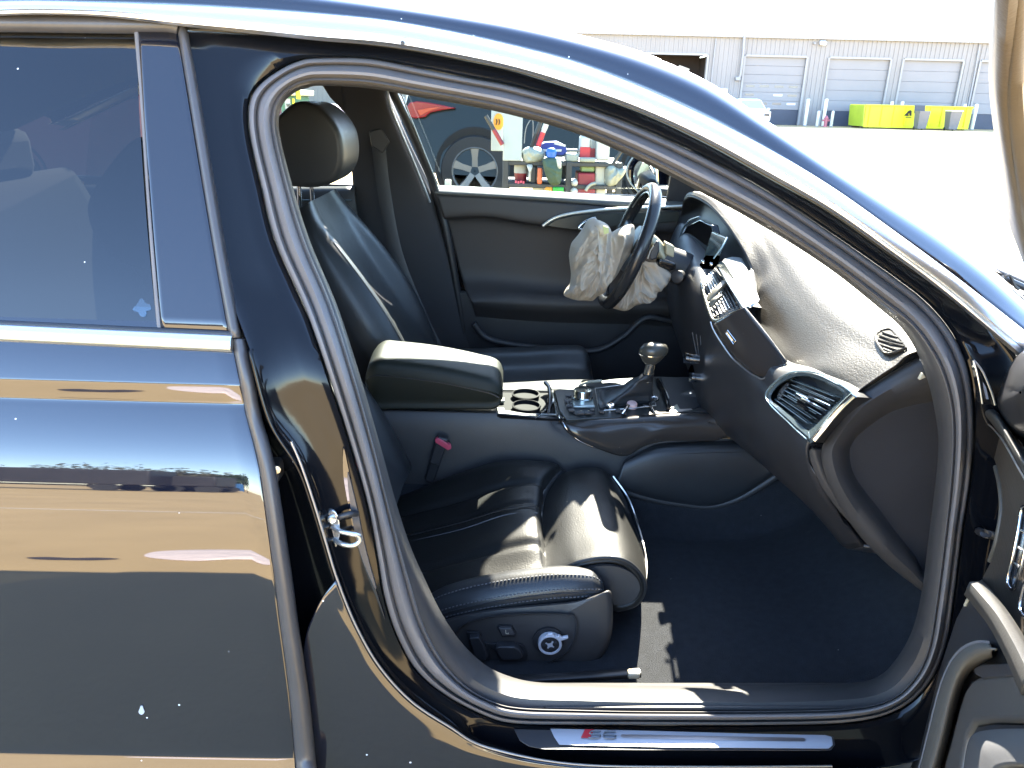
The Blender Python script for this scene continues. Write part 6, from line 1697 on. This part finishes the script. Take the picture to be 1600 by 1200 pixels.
bol = obj('side_bolster', BV, gridf(32, 60, True) + [tuple(range(32)), tuple(59 * 32 + i for i in range(32))], LEATHER, ps, sharp=80)
def bol_line(q, lift): 
    out = []
    for i in range(4, 57):
        w_ = 1.0 + .08 * math.cos(2 * q)
        out.append(bpath2[i] + (brad[i] * w_ + lift) * (np.array([0, -1, 0]) * math.cos(q) * .95 + np.array([0, 0, 1]) * math.sin(q)))
    return np.array(out)
tube('bolster_seam', bol_line(.14, .0004), .0016, RUBBER_D, ps, n=70, k=6)
def stitches(name, line, parent, step=.0075, ln=.0042, r=.0009, dirv=None):
    seg = np.linalg.norm(np.diff(line, axis=0), axis=1); s = np.concatenate([[0], np.cumsum(seg)])
    V, Fc = [], []
    t_ = 0
    while t_ < s[-1] - ln:
        a = np.array([np.interp(t_, s, line[:, k]) for k in range(3)]); b = np.array([np.interp(t_ + ln, s, line[:, k]) for k in range(3)])
        v, f = boxv((a + b) / 2, (np.linalg.norm(b - a), r * 2, r * 2), np.stack([(b - a) / np.linalg.norm(b - a), np.array([0, 1.0, 0]), np.array([0, 0, 1.0])], 1))
        bb = len(V); V += list(v); Fc += [tuple(i + bb for i in q) for q in f]
        t_ += step
    o = obj(name, V, Fc, STITCH, parent, smooth=False); o['kind'] = 'stuff'
    return o
stitches('stitching', bol_line(.34, .0006), ps)
stitches('stitching', bol_line(-.08, .0006), ps)
stitches('stitching', bol_line(1.15, .0006), ps)
# thigh extension at the front of the cushion
ex = [[(850, 903), (880, 893), (905, 884), (945, 878), (975, 882), (998, 898), (1005, 920), (992, 942), (966, 950), (955, 940)],
      [(846, 893), (880, 880), (904, 871), (946, 864), (980, 872), (1003, 896), (1008, 922), (994, 947), (962, 955), (950, 935)],
      [(843, 860), (870, 846), (900, 836), (945, 830), (980, 842), (1004, 872), (1010, 902), (1000, 925), (970, 935), (955, 915)],
      [(842, 818), (866, 802), (896, 791), (940, 786), (972, 800), (997, 836), (1004, 868), (994, 892), (970, 900), (955, 885)],
      [(846, 780), (870, 766), (896, 757), (935, 755), (962, 768), (986, 806), (993, 838), (985, 862), (965, 870), (952, 858)],
      [(858, 752), (878, 741), (902, 733), (932, 732), (952, 742), (975, 776), (982, 806), (976, 830), (960, 838), (950, 830)],
      [(868, 752), (884, 744), (904, 738), (930, 737), (948, 748), (968, 780), (974, 806), (968, 826), (956, 832), (948, 826)]]
exy = (1.285, 1.30, 1.40, 1.51, 1.61, 1.69, 1.705)
ext_o = grid('thigh_extension', [prow(y, r) for y, r in zip(exy, ex)], LEATHER_P, ps, nu=80, nv=70, thick=.012, off=-1, sharp=80)
# its round near end: grey disc with a rolled rim
eo = ex[0]
cen = P(962, 916, 1.283)
slab('extension_end', [P(a, b, 1.286) for a, b in cr(np.array([(885, 905), (905, 892), (945, 884), (975, 889), (994, 903), (1000, 921), (988, 940), (966, 946), (940, 940), (900, 925)], float), 60, True)], (0, .01, 0), PLASTIC_G, ps)
tube('extension_piping', [P(a, b, 1.292) for a, b in ((850, 900), (880, 888), (905, 878), (946, 871), (978, 877), (1000, 897), (1007, 921), (993, 944), (964, 953))], .005, LEATHER, ps, n=60, k=8)
tube('front_piping', [P(a, b, y) for (a, b), y in zip(((1009, 905), (1010, 880), (1004, 846), (993, 808), (980, 775), (958, 744)), (1.36, 1.42, 1.51, 1.61, 1.67, 1.70))], .0024, CHROME, ps, n=40, k=6)
# seat base and the control panel
sb = [(640, 985), (680, 972), (730, 958), (784, 949), (840, 944), (900, 938), (936, 928), (952, 922), (957, 935), (957, 980), (950, 1010), (938, 1030), (915, 1048), (870, 1058), (800, 1062), (750, 1058), (710, 1045), (680, 1020), (655, 1000)]
sbp = cr(np.array(sb, float), 110, True)
bc = sbp.mean(0)
lv = []
for s_, d in ((1.0, .06), (.995, .012), (.97, .003), (.92, -.002), (.8, -.004), (.5, -.006), (.02, -.006)):
    lv.append(np.array([P(bc[0] + (a - bc[0]) * s_, bc[1] + (b - bc[1]) * s_, 1.215 + d) for a, b in sbp]))
base_o = rings('seat_base', lv, PLASTIC_G, ps)
box('seat_frame', (-.04, 1.49, .305), (.42, .42, .07), PLASTIC, ps, bev=.02)
po = [(714, 1000), (717, 985), (730, 975), (746, 969), (784, 962), (840, 959.5), (887, 961), (896, 966), (899, 976), (898, 992), (890, 1012), (880, 1022), (859, 1034), (830, 1041), (802, 1044), (750, 1046), (735, 1043), (722, 1025)]
ring_p = cr(np.array(po, float), 110, True); pc = ring_p.mean(0)
pl_l = []
for s_, d in ((1.035, -.005), (1.02, -.0065), (1.0, -.0005), (.985, .001), (.9, .001), (.02, .001)):
    pl_l.append(np.array([P(pc[0] + (a - pc[0]) * s_, pc[1] + (b - pc[1]) * s_, 1.2075 + d) for a, b in ring_p]))
rings('control_panel', pl_l, PLASTIC_G, ps, sharp=40)
def swt(name, pts, m_, d=.012, y=1.204, bev=.0025):
    return slab(name, [P(a, b, y - d) for a, b in pts], (0, d + .004, 0), m_, ps, bev=bev, seg=3)
well = mat('switch well', (.012, .012, .014), .6)
swt('switch_well', cr(np.array([(729, 990), (736, 988), (750, 990), (757, 1004), (775, 1006), (808, 1006), (820, 1012), (824, 1026), (818, 1034), (784, 1036), (775, 1020), (764, 1014), (766, 1032), (744, 1035), (738, 1018)], float), 70, True), well, d=.0015, bev=.0008)
swt('recline_switch', [(733, 998), (748, 996), (753, 1003), (762, 1028), (758, 1033), (745, 1033), (741, 1026)], PLASTIC, d=.014)
swt('slide_switch', [(774, 1014), (780, 1011), (804, 1011), (812, 1016), (818, 1026), (812, 1031), (785, 1032), (780, 1027)], PLASTIC, d=.014)
swt('memory_surround', [(777, 981), (781, 978.5), (800, 979), (807, 991), (804, 996), (784, 996)], well, d=.002, bev=.0008)
lb = swt('lumbar_button', [(780, 982), (799, 982), (804, 992), (785, 993.5)], mat('button grey', (.06, .058, .06), .4), d=.006, bev=.001)
tube('letter_l', [P(790, 984.5, 1.195), P(790.5, 990, 1.195), P(794.5, 990.5, 1.195), P(794, 988.6, 1.195)], .0007, LIGHTPL, lb, k=6)
kc2 = P(859, 1002, 1.2035)
lathe('dial_well', P(857, 1001, 1.205), (0, -1, 0), [(.030, -.003), (.030, .0015), (.026, .002), (.005, .001)], well, ps, k=36)
SILVP = mat('silver plastic', (.62, .62, .66), .3, metal=.3)
dl = lathe('dial_ring', kc2, (0, -1, 0), [(.0225, 0), (.0228, .010), (.0215, .0125), (.0190, .0125), (.0183, .010)], SILVP, ps, k=48)
lathe('dial_face', kc2, (0, -1, 0), [(.0188, 0), (.0188, .009), (.017, .0105), (.002, .0095)], PLASTIC, dl, k=36)
for k in range(4):
    a = math.pi / 2 * k + .25
    c2 = kc2 + np.array([.0105 * math.cos(a), -.0105, .0105 * math.sin(a)])
    lathe('dial_key', c2, (0, -1, 0), [(.0056, 0), (.0056, .0015), (.004, .0022), (.001, .0022)], well, dl, k=16)
slab('dial_lever', [kc2 + np.array([a, -.006, b]) for a, b in ((.010, .018), (.020, .010), (.034, .016), (.033, .021), (.022, .018), (.016, .023))], (0, -.006, 0), SILVP, dl, bev=.0012)
slab('dial_crest', [kc2 + np.array([a, -.006, b]) for a, b in ((-.012, .0195), (-.004, .0265), (.004, .0270), (.008, .0215))], (0, -.006, 0), SILVP, dl, bev=.0012)
# seat runner beside the tread
sweep('seat_runner', [PZ(770, 1064, .29), PZ(880, 1059, .29), PZ(960, 1054, .29), PZ(1000, 1051, .29)], rrect(.018, .010, .002, 2), mat('dark runner', (.02, .02, .022), .3, metal=.4), ps, n=10, up=(0, 0, 1))
box('runner_end', PZ(990, 1053, .297), (.022, .016, .012), LIGHTPL, ps, bev=.003)

# rear bench, seen darkly through the tinted glass
rb_ = bpy.data.objects.new('rear_bench', None); COL.objects.link(rb_); rb_.parent = car; ORG[rb_.name] = ORG[car.name]
grid('bench_back', [[(-1.15, y, .50), (-1.30, y, .75), (-1.42, y, 1.02), (-1.50, y, 1.03)] for y in (1.1, 1.3, 1.86, 2.4, 2.62)], HEADL, rb_, nu=20, nv=20, thick=.12, off=-1)
box('bench_cushion', (-.95, YC, .44), (.5, 1.5, .18), HEADL, rb_, bev=.05)
for y in (1.42, 2.30): box('rear_headrest', (-1.47, y, 1.10), (.10, .26, .15), HEADL, rb_, bev=.04)

# ---- far side: door card, belt ledge, pillar, window frame
def F_(px, py, y=2.70): return P(px, py, y)
yf = lambda z: 2.695 if z < .98 else 2.695 - .45 * (z - .98)
def FP(px, py, off=0.0): return PF(px, py, yf, off)
# ledge along the window, caught by the sun
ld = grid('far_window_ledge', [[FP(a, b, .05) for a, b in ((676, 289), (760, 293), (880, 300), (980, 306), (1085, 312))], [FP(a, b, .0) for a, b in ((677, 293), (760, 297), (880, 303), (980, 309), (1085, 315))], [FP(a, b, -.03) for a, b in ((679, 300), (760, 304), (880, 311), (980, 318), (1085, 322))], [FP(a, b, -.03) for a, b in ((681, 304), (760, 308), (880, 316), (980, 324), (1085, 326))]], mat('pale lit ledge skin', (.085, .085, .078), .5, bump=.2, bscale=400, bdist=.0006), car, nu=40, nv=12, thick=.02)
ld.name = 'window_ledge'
CARDU = mat('door card upper', (.032, .029, .029), .55, bump=.2, bscale=400, bdist=.0006)
card = grid('driver_door_card', [[FP(a, b, -.03) for a, b in ((681, 304), (760, 308), (880, 317), (980, 325), (1085, 330))],
    [FP(a, b, -.035) for a, b in ((692, 338), (760, 336), (840, 348), (960, 356), (1080, 360))],
    [FP(a, b, -.008) for a, b in ((700, 352), (760, 350), (840, 360), (960, 372), (1080, 376))],
    [FP(a, b, -.005) for a, b in ((720, 430), (780, 432), (860, 440), (960, 445), (1070, 450))],
    [FP(a, b, -.05) for a, b in ((732, 462), (790, 462), (860, 466), (960, 470), (1060, 474))],
    [FP(a, b, -.055) for a, b in ((738, 476), (790, 480), (860, 484), (960, 486), (1060, 490))],
    [FP(a, b, -.02) for a, b in ((745, 500), (800, 505), (870, 510), (960, 512), (1050, 516))],
    [FP(a, b, -.01) for a, b in ((765, 545), (820, 552), (880, 558), (960, 560), (1040, 560))],
    [FP(a, b, .0) for a, b in ((780, 600), (830, 605), (890, 610), (960, 612), (1040, 612))]], CARDU, car, nu=60, nv=60, thick=.02, off=1, sharp=80)
tube('card_chrome', [FP(a, b, -.05) for a, b in ((848, 353), (862, 343), (880, 336.5), (905, 332), (940, 328), (975, 326), (1068, 322))], .0055, mat('pale satin strip', (.66, .65, .58), .3, metal=.6), card, n=60, k=8)
slab('card_inlay', [FP(a, b, -.044) for a, b in ((853, 353), (870, 343), (900, 336), (950, 333), (1060, 330), (1062, 346), (980, 352), (905, 360), (880, 357))], (0, .01, 0), mat('dark olive inlay', (.020, .024, .020), .4), card, bev=.002)
tube('door_handle', [FP(a, b, -.06) for a, b in ((904, 356), (912, 348), (925, 342), (931, 341))], .006, CHROME_B, card, n=12, k=8)
tube('handle_recess', [FP(a, b, -.058) for a, b in ((904, 357), (915, 359), (924, 355))], .003, CHROME, card, n=8, k=8)
tube('map_pocket', [FP(a, b, -.07) for a, b in ((740, 505), (760, 528), (800, 538), (860, 545), (930, 548), (975, 525), (1010, 497), (1060, 505))], .012, PLASTIC, card, n=50, k=8)
# far window: glass and frame; pillar
fg = [[FP(a, b, .02) for a, b in ((622, 132), (700, 130), (800, 128), (900, 150), (1000, 205), (1060, 260))], [FP(a, b, .03) for a, b in ((650, 220), (720, 220), (820, 225), (920, 240), (1010, 262), (1080, 290))], [FP(a, b, .03) for a, b in ((684, 300), (760, 306), (860, 312), (960, 316), (1040, 318), (1100, 322))]]
grid('driver_window', fg, GLASS, car, nu=24, nv=14)
PILF = mat('far pillar cloth', (.030, .030, .034), .8, bump=.2, bscale=400, bdist=.001)
pil = grid('far_pillar', [[FP(a, b, .0) for a, b in ((530, 100), (535, 150), (544, 210), (552, 300), (556, 400), (580, 500), (620, 600))], [FP(a, b, -.03) for a, b in ((575, 100), (580, 150), (590, 210), (600, 300), (620, 400), (660, 500), (700, 600))], [FP(a, b, -.03) for a, b in ((600, 100), (603, 150), (625, 220), (660, 300), (690, 400), (715, 500), (745, 600))], [FP(a, b, .01) for a, b in ((606, 100), (609, 145), (640, 222), (676, 300), (705, 400), (735, 500), (765, 600))]], PILF, car, nu=50, nv=24, thick=.03, off=1)
tube('frame_bead', [FP(a, b, -.035) for a, b in ((606, 128), (606, 150), (612, 172), (630, 215), (650, 262), (672, 316))], .0040, mat('pale frame bead', (.42, .46, .50), .3, metal=.7), pil, n=40, k=8)
tube('frame_rubber', [FP(a, b, -.015) for a, b in ((614, 128), (615, 145), (636, 190), (660, 245), (681, 300), (697, 360), (712, 440), (725, 520))], .014, RUBBER_D, pil, n=50, k=10)
tube('frame_edge', [FP(a, b, -.02) for a, b in ((621, 132), (630, 155), (650, 205), (670, 255), (684, 288))], .0024, mat('grey frame edge', (.30, .34, .36), .3), pil, n=40, k=6)
# far rear window frame around the headrest
slab('rear_frame_top', [FP(a, b, .0) for a, b in ((486, 108), (548, 100), (556, 190), (538, 176), (515, 152), (505, 136))], (0, .04, 0), PILF, car, bev=.004)
slab('rear_frame_top', [FP(a, b, .0) for a, b in ((200, 80), (486, 100), (510, 136), (495, 128), (420, 118), (200, 112))], (0, .04, 0), PILF, car, bev=.004)
frg = [[FP(a, b, .03) for a, b in ((150, 120), (300, 125), (420, 128), (520, 130))], [FP(a, b, .03) for a, b in ((130, 300), (300, 302), (420, 304), (552, 306))]]
grid('rear_window_glass', frg, GLASS, car, nu=12, nv=8)
grid('rear_door_card', [[FP(a, b, .02) for a, b in ((60, 296), (300, 300), (420, 302), (556, 304))], [FP(a, b, -.02) for a, b in ((60, 312), (300, 314), (420, 316), (557, 316))], [FP(a, b, -.01) for a, b in ((60, 420), (300, 430), (450, 450), (580, 480))], [FP(a, b, 0) for a, b in ((60, 560), (300, 570), (450, 580), (620, 600))]], CARDU, car, nu=30, nv=20, thick=.02, off=1)
tube('rear_card_chrome', [FP(a, b, -.045) for a, b in ((470, 313), (510, 313), (550, 313))], .003, TEAL, car, n=6, k=6)

# ---- driver's door mirror outside the far window
mo = bpy.data.objects.new('driver_mirror', None); COL.objects.link(mo); mo.parent = car; ORG[mo.name] = ORG[car.name]
MYY = 2.95
msh = [(986, 272), (990, 252), (1002, 240), (1018, 238), (1036, 248), (1050, 265), (1054, 285), (1048, 303), (1030, 312), (1005, 312), (990, 298)]
lvm = []
ctr = np.array(msh, float).mean(0)
mp_ = cr(np.array(msh, float), 50, True)
for s_, dx in ((.98, -.01), (1.0, .0), (.98, .05), (.85, .10), (.5, .14), (.05, .15)):
    lvm.append(np.array([P(ctr[0] + (a - ctr[0]) * s_, ctr[1] + (b - ctr[1]) * s_, MYY + .02) + np.array([dx, dx * .4, 0]) for a, b in mp_]))
rings('mirror_shell', lvm, PAINT, mo)
mg = [(995, 270), (1001, 254), (1014, 246), (1028, 250), (1031, 262), (1031, 290), (1024, 300), (1006, 300), (997, 288)]
slab('mirror_glass', [P(a, b, MYY + .02) + np.array([-.014, -.006, 0]) for a, b in cr(np.array(mg, float), 40, True)], (.006, .003, 0), mat('mirror silver', (.75, .76, .72), .02, metal=1.0), mo)
tube('mirror_rim', [P(a, b, MYY + .015) + np.array([-.012, -.005, 0]) for a, b in ((1003, 301), (990, 286), (984, 272), (986, 258), (994, 245))], .003, mat('mirror rim', (.30, .34, .34), .3), mo, n=30, k=6)
box('mirror_foot', P(1046, 300, 2.86), (.10, .16, .04), PLASTIC, mo, bev=.01)
slab('corner_cover', [FP(a, b, -.0) for a, b in ((1040, 322), (1048, 275), (1070, 262), (1095, 262), (1095, 325))], (0, .02, 0), PLASTIC, car, bev=.004)
# ================================================================== THE BLACK CAR: the open front door at the right
DTH = math.radians(65)
DH_ = np.array([.70, .92]); dd_ = np.array([-math.cos(DTH), -math.sin(DTH)]); dn_ = np.array([-math.sin(DTH), math.cos(DTH)])
lean = lambda z: .50 * max(0, z - .98)
def PDo(px, py, off=0.0):
    d = ray(px, py)
    g = lambda t: (CO[0] + d[0] * t - DH_[0]) * dn_[0] + (CO[1] + d[1] * t - DH_[1]) * dn_[1] - lean(CO[2] + d[2] * t) - off
    t0 = .15
    for t1 in np.linspace(.17, 2.2, 300):
        if g(t1) < 0:
            a, b = t0, t1
            for _ in range(30):
                m_ = (a + b) / 2
                if g(m_) < 0: b = m_
                else: a = m_
            return CO + d * a
        t0 = t1
    PDo.miss = True
    return CO + d * 1.0
def at_door(s, z, off): 
    q = DH_ + dd_ * s + dn_ * (off + lean(z)); return np.array([q[0], q[1], z])
fd = bpy.data.objects.new('front_door', None); COL.objects.link(fd); fd.parent = car; ORG[fd.name] = ORG[car.name]
fd['label'] = 'front passenger door standing open, its padded inner side facing the cabin'
# outer skin and core
core = []
for z in (.30, .40, .60, .80, .98):
    bulge = {.30: .03, .40: -.02, .60: -.04, .80: -.02, .98: .02}[z]
    core.append([at_door(s, z, -.07 + bulge) for s in (.03, .3, .6, .9, 1.08)])
grid('door_skin', core, PAINT, fd, nu=20, nv=20, thick=.004, off=1)
core = [[at_door(s, z, -.02) for s in (.06, .3, .6, .9, 1.06)] for z in (.36, .6, .8, .97)]
grid('door_inner_panel', core, PLASTIC, fd, nu=14, nv=10, thick=.02, off=-1)
# frame round the window (its front rail rises past the top right of the picture)
fe = [(1572, -140), (1566, -50), (1562, 40), (1558, 122), (1562, 180), (1570, 240), (1581, 310), (1590, 360)]
FRB = mat('door frame cover', (.105, .085, .060), .42, bump=.25, bscale=90, bdist=.001, var=.12, vscale=6, stretch=(3, 3, 1))
def reaches(a, b):
    PDo.miss = False
    for dx, off in ((0, -.016), (38, -.008)): PDo(a + dx, b, off)
    return not PDo.miss
PDo.miss = False
fe = [q for q in fe if reaches(*q)]
rows = []
for dx, off in ((0, -.016), (-1.5, -.008), (2, .004), (10, .010), (22, .006), (32, .002), (38, -.008)):
    r = [PDo(a + dx, b, off) for a, b in fe]
    foot = at_door(.10 - dx * .0012, 1.0, off); r += [r[-1] * .5 + foot * .5 + np.array([.004, 0, 0]), foot]
    rows.append(r)
grid("window_frame", rows, FRB, fd, nu=50, nv=26, thick=.006, off=1)
# bright top of the ledge, running away under the window
lt = [(1526, 634), (1540, 630), (1556, 634), (1572, 660), (1600, 704), (1650, 770)]
lb = [(1522, 642), (1536, 654), (1552, 668), (1568, 688), (1596, 738), (1640, 810)]
DCARD = mat('door ledge skin', (.036, .034, .030), .40, bump=.3, bscale=350, bdist=.0008)
rows = []
for f, off in ((0, .0), (.1, .034), (.35, .052), (.7, .054), (.92, .042), (1, .02)):
    rows.append([PDo((1 - f) * a[0] + f * b[0], (1 - f) * a[1] + f * b[1], off) for a, b in zip(lt, lb)])
led = grid('door_ledge', rows, DCARD, fd, nu=40, nv=24, thick=.005, off=1)
tube('ledge_edge', [PDo(a, b + 2, .047) for a, b in lb], .0012, CHROME, led, n=30, k=6)
# woven card
cd_o = [(1524, 648), (1529, 680), (1546, 700), (1556, 730), (1563, 760), (1565, 800), (1557, 847), (1547, 877), (1533, 904), (1548, 936), (1572, 975), (1600, 1030), (1660, 1120), (1720, 1120), (1720, 780), (1640, 800), (1596, 730), (1568, 682), (1550, 664)]
dc = slab('door_card', [PDo(a, b, .030) for a, b in cd_o], (dn_[0] * -.02, dn_[1] * -.02, 0), CARBON, fd, bev=.004)
tube('card_edge', [PDo(a, b, .028) for a, b in ((1556, 730), (1563, 760), (1565, 800), (1557, 847), (1547, 877))], .0035, mat('tan edge', (.07, .06, .045), .5), dc, n=24, k=8)
# jamb between door and wing
grid('door_jamb', [[PDo(a, b, .0) for a, b in ((1522, 660), (1540, 720), (1548, 800), (1536, 860), (1515, 920), (1490, 1000), (1450, 1100))], [PDo(a, b, -.02) for a, b in ((1545, 660), (1570, 720), (1580, 800), (1570, 860), (1550, 920), (1530, 1000), (1500, 1100))]], PAINT_IN, fd, nu=30, nv=6, thick=.004)
tube('jamb_line', [PDo(a, b, -.002) for a, b in ((1555, 733), (1552, 770), (1546, 820), (1535, 860), (1524, 890))], .0015, EDGE, fd, n=20, k=6)
# speaker slots with chrome surrounds
for o_, nm in (([(1598, 792), (1591, 830), (1583, 870), (1575, 905), (1577, 917), (1583, 921), (1589, 910), (1597, 882), (1605, 842), (1610, 800)], 0), ([(1606, 908), (1597, 930), (1594, 950), (1599, 962), (1612, 968), (1625, 940)], 1)):
    tube('slot_chrome', [PDo(a, b, .034) for a, b in o_], .0022, CHROME_B, dc, n=60, closed=True, k=8)
    slab('speaker_slot', [PDo(a, b, .0312) for a, b in o_], (dn_[0] * -.004, dn_[1] * -.004, 0), mat('slot blue black', (.012, .016, .022), .25), dc)
for a, b in ((1598, 828), (1593, 855), (1588, 880)):
    tube('slot_bar', [PDo(a - 2, b, .034), PDo(a + 4, b + 5, .034)], .0012, CHROME, dc, n=3, k=6)
# armrest roll
at_ = [(1529, 909), (1545, 928), (1565, 955), (1590, 995), (1625, 1060)]
ab_ = [(1512, 926), (1528, 945), (1552, 975), (1578, 1022), (1606, 1085)]
rows = []
for f, off in ((0, .030), (.12, .058), (.4, .078), (.7, .074), (.92, .052), (1, .02)):
    rows.append([PDo((1 - f) * a[0] + f * b[0], (1 - f) * a[1] + f * b[1], off) for a, b in zip(at_, ab_)])
grid('door_armrest', rows, DCARD, fd, nu=40, nv=24, thick=.006, off=1)
slab('lower_panel', [PDo(a, b, .030) for a, b in ((1512, 930), (1530, 950), (1552, 982), (1600, 1080), (1700, 1260), (1400, 1260), (1425, 1190), (1450, 1100), (1472, 1030), (1494, 965))], (dn_[0] * -.02, dn_[1] * -.02, 0), PLASTIC, fd, bev=.004)
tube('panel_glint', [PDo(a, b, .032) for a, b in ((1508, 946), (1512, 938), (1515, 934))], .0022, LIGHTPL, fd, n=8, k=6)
# padded pocket surround with stitches
po_ = [(1412, 1262), (1433, 1200), (1446, 1150), (1457, 1105), (1468, 1066), (1482, 1034), (1500, 1012), (1524, 1001), (1546, 1002)]
pi_ = [(1450, 1262), (1470, 1200), (1484, 1150), (1495, 1105), (1505, 1072), (1514, 1054), (1525, 1043), (1539, 1035), (1551, 1029)]
rows = []
for f, off in ((0, .034), (.08, .050), (.3, .060), (.6, .059), (.88, .048), (1, .030)):
    rows.append([PDo((1 - f) * a[0] + f * b[0], (1 - f) * a[1] + f * b[1], off) for a, b in zip(po_, pi_)])
pk = grid('pocket_surround', rows, mat('sunlit padded skin', (.085, .078, .066), .5, bump=.3, bscale=350, bdist=.0008), fd, nu=50, nv=24, thick=.006, off=1)  # padding lightened, sunlight put into its colour
stitches('stitching', cr(np.array([PDo(a * .93 + c * .07, b * .93 + d * .07, .0545) for (a, b), (c, d) in zip(po_, pi_)]), 120), pk, step=.0065, ln=.0040, r=.0013)
sl_ = [(1456, 1262), (1474, 1200), (1488, 1150), (1498, 1110), (1508, 1078), (1518, 1062), (1530, 1056), (1560, 1052), (1612, 1048), (1700, 1060), (1700, 1120), (1612, 1128), (1550, 1126), (1520, 1130), (1508, 1150), (1500, 1200), (1494, 1262)]
slab('pocket_face', [PDo(a, b, .046) for a, b in sl_], (dn_[0] * -.02, dn_[1] * -.02, 0), mat('grey pocket face', (.048, .046, .044), .45, bump=.2, bscale=400, bdist=.0006), fd, bev=.006)
slab('handle_scoop', [PDo(a, b, .0475) for a, b in ((1520, 1044), (1532, 1038), (1570, 1036), (1640, 1034), (1640, 1054), (1570, 1057), (1535, 1060), (1524, 1054))], (dn_[0] * -.004, dn_[1] * -.004, 0), PLASTIC, fd, bev=.002)
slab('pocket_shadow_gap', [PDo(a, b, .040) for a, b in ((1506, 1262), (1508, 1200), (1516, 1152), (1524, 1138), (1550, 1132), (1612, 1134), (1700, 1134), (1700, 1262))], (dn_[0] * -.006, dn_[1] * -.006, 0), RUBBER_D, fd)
grid('bottle_pocket', [[PDo(a, b, .046) for a, b in ((1512, 1262), (1516, 1200), (1524, 1160), (1540, 1150), (1580, 1148), (1640, 1150))], [PDo(a, b, .060) for a, b in ((1530, 1280), (1530, 1220), (1540, 1180), (1556, 1172), (1590, 1172), (1640, 1175))], [PDo(a, b, .064) for a, b in ((1560, 1300), (1560, 1240), (1566, 1210), (1578, 1202), (1600, 1200), (1640, 1205))]], mat('grey bottle pocket', (.055, .055, .055), .5, bump=.2, bscale=400, bdist=.0006), fd, nu=30, nv=14, thick=.006)
# corner pod by the mirror and the little quarter trim
pod = [(1556, 636), (1555, 622), (1560, 605), (1567, 588), (1578, 567), (1592, 552), (1615, 540), (1650, 540), (1660, 620), (1640, 690), (1600, 684), (1580, 672), (1566, 656)]
pp = cr(np.array(pod, float), 70, True); pcx = pp.mean(0)
lvp = []
for s_, off in ((1.0, .0), (1.0, .016), (.98, .03), (.9, .045), (.7, .058), (.4, .064), (.03, .066)):
    lvp.append(np.array([PDo(pcx[0] + (a - pcx[0]) * s_, pcx[1] + (b - pcx[1]) * s_, off) for a, b in pp]))
rings('mirror_pod', lvp, mat('smooth dark pod', (.022, .021, .022), .28), fd, sharp=70)
qt = [(1521, 563), (1527, 569), (1536, 582), (1545, 602), (1551, 618), (1555, 634), (1533, 632), (1530, 604), (1526, 584)]
qtr = slab('quarter_trim', [S_(a, b, -.052) for a, b in qt], (0, .01, 0), GLOSSB, car, bev=.001)
tube('quarter_edge', [S_(a, b, -.054) for a, b in ((1521, 563), (1527, 569), (1536, 582), (1545, 602), (1551, 618), (1555, 633))], .0014, CHROME, qtr, n=24, k=6)
tube('quarter_edge', [S_(a, b, -.054) for a, b in ((1521, 564), (1526, 580), (1531, 604), (1535, 631))], .0011, CHROME, qtr, n=24, k=6)
slab('quarter_insert', [S_(a, b, -.0545) for a, b in ((1537, 598), (1541, 606), (1545, 624), (1542, 624), (1538, 608))], (0, .002, 0), mat('grey insert', (.18, .19, .22), .3), qtr)
# check strap between door and body
tube('check_strap', [S_(1530, 830, -.01), S_(1540, 834, -.06), PDo(1556, 838, .0)], .006, RUBBER_D, fd, n=8, k=8)
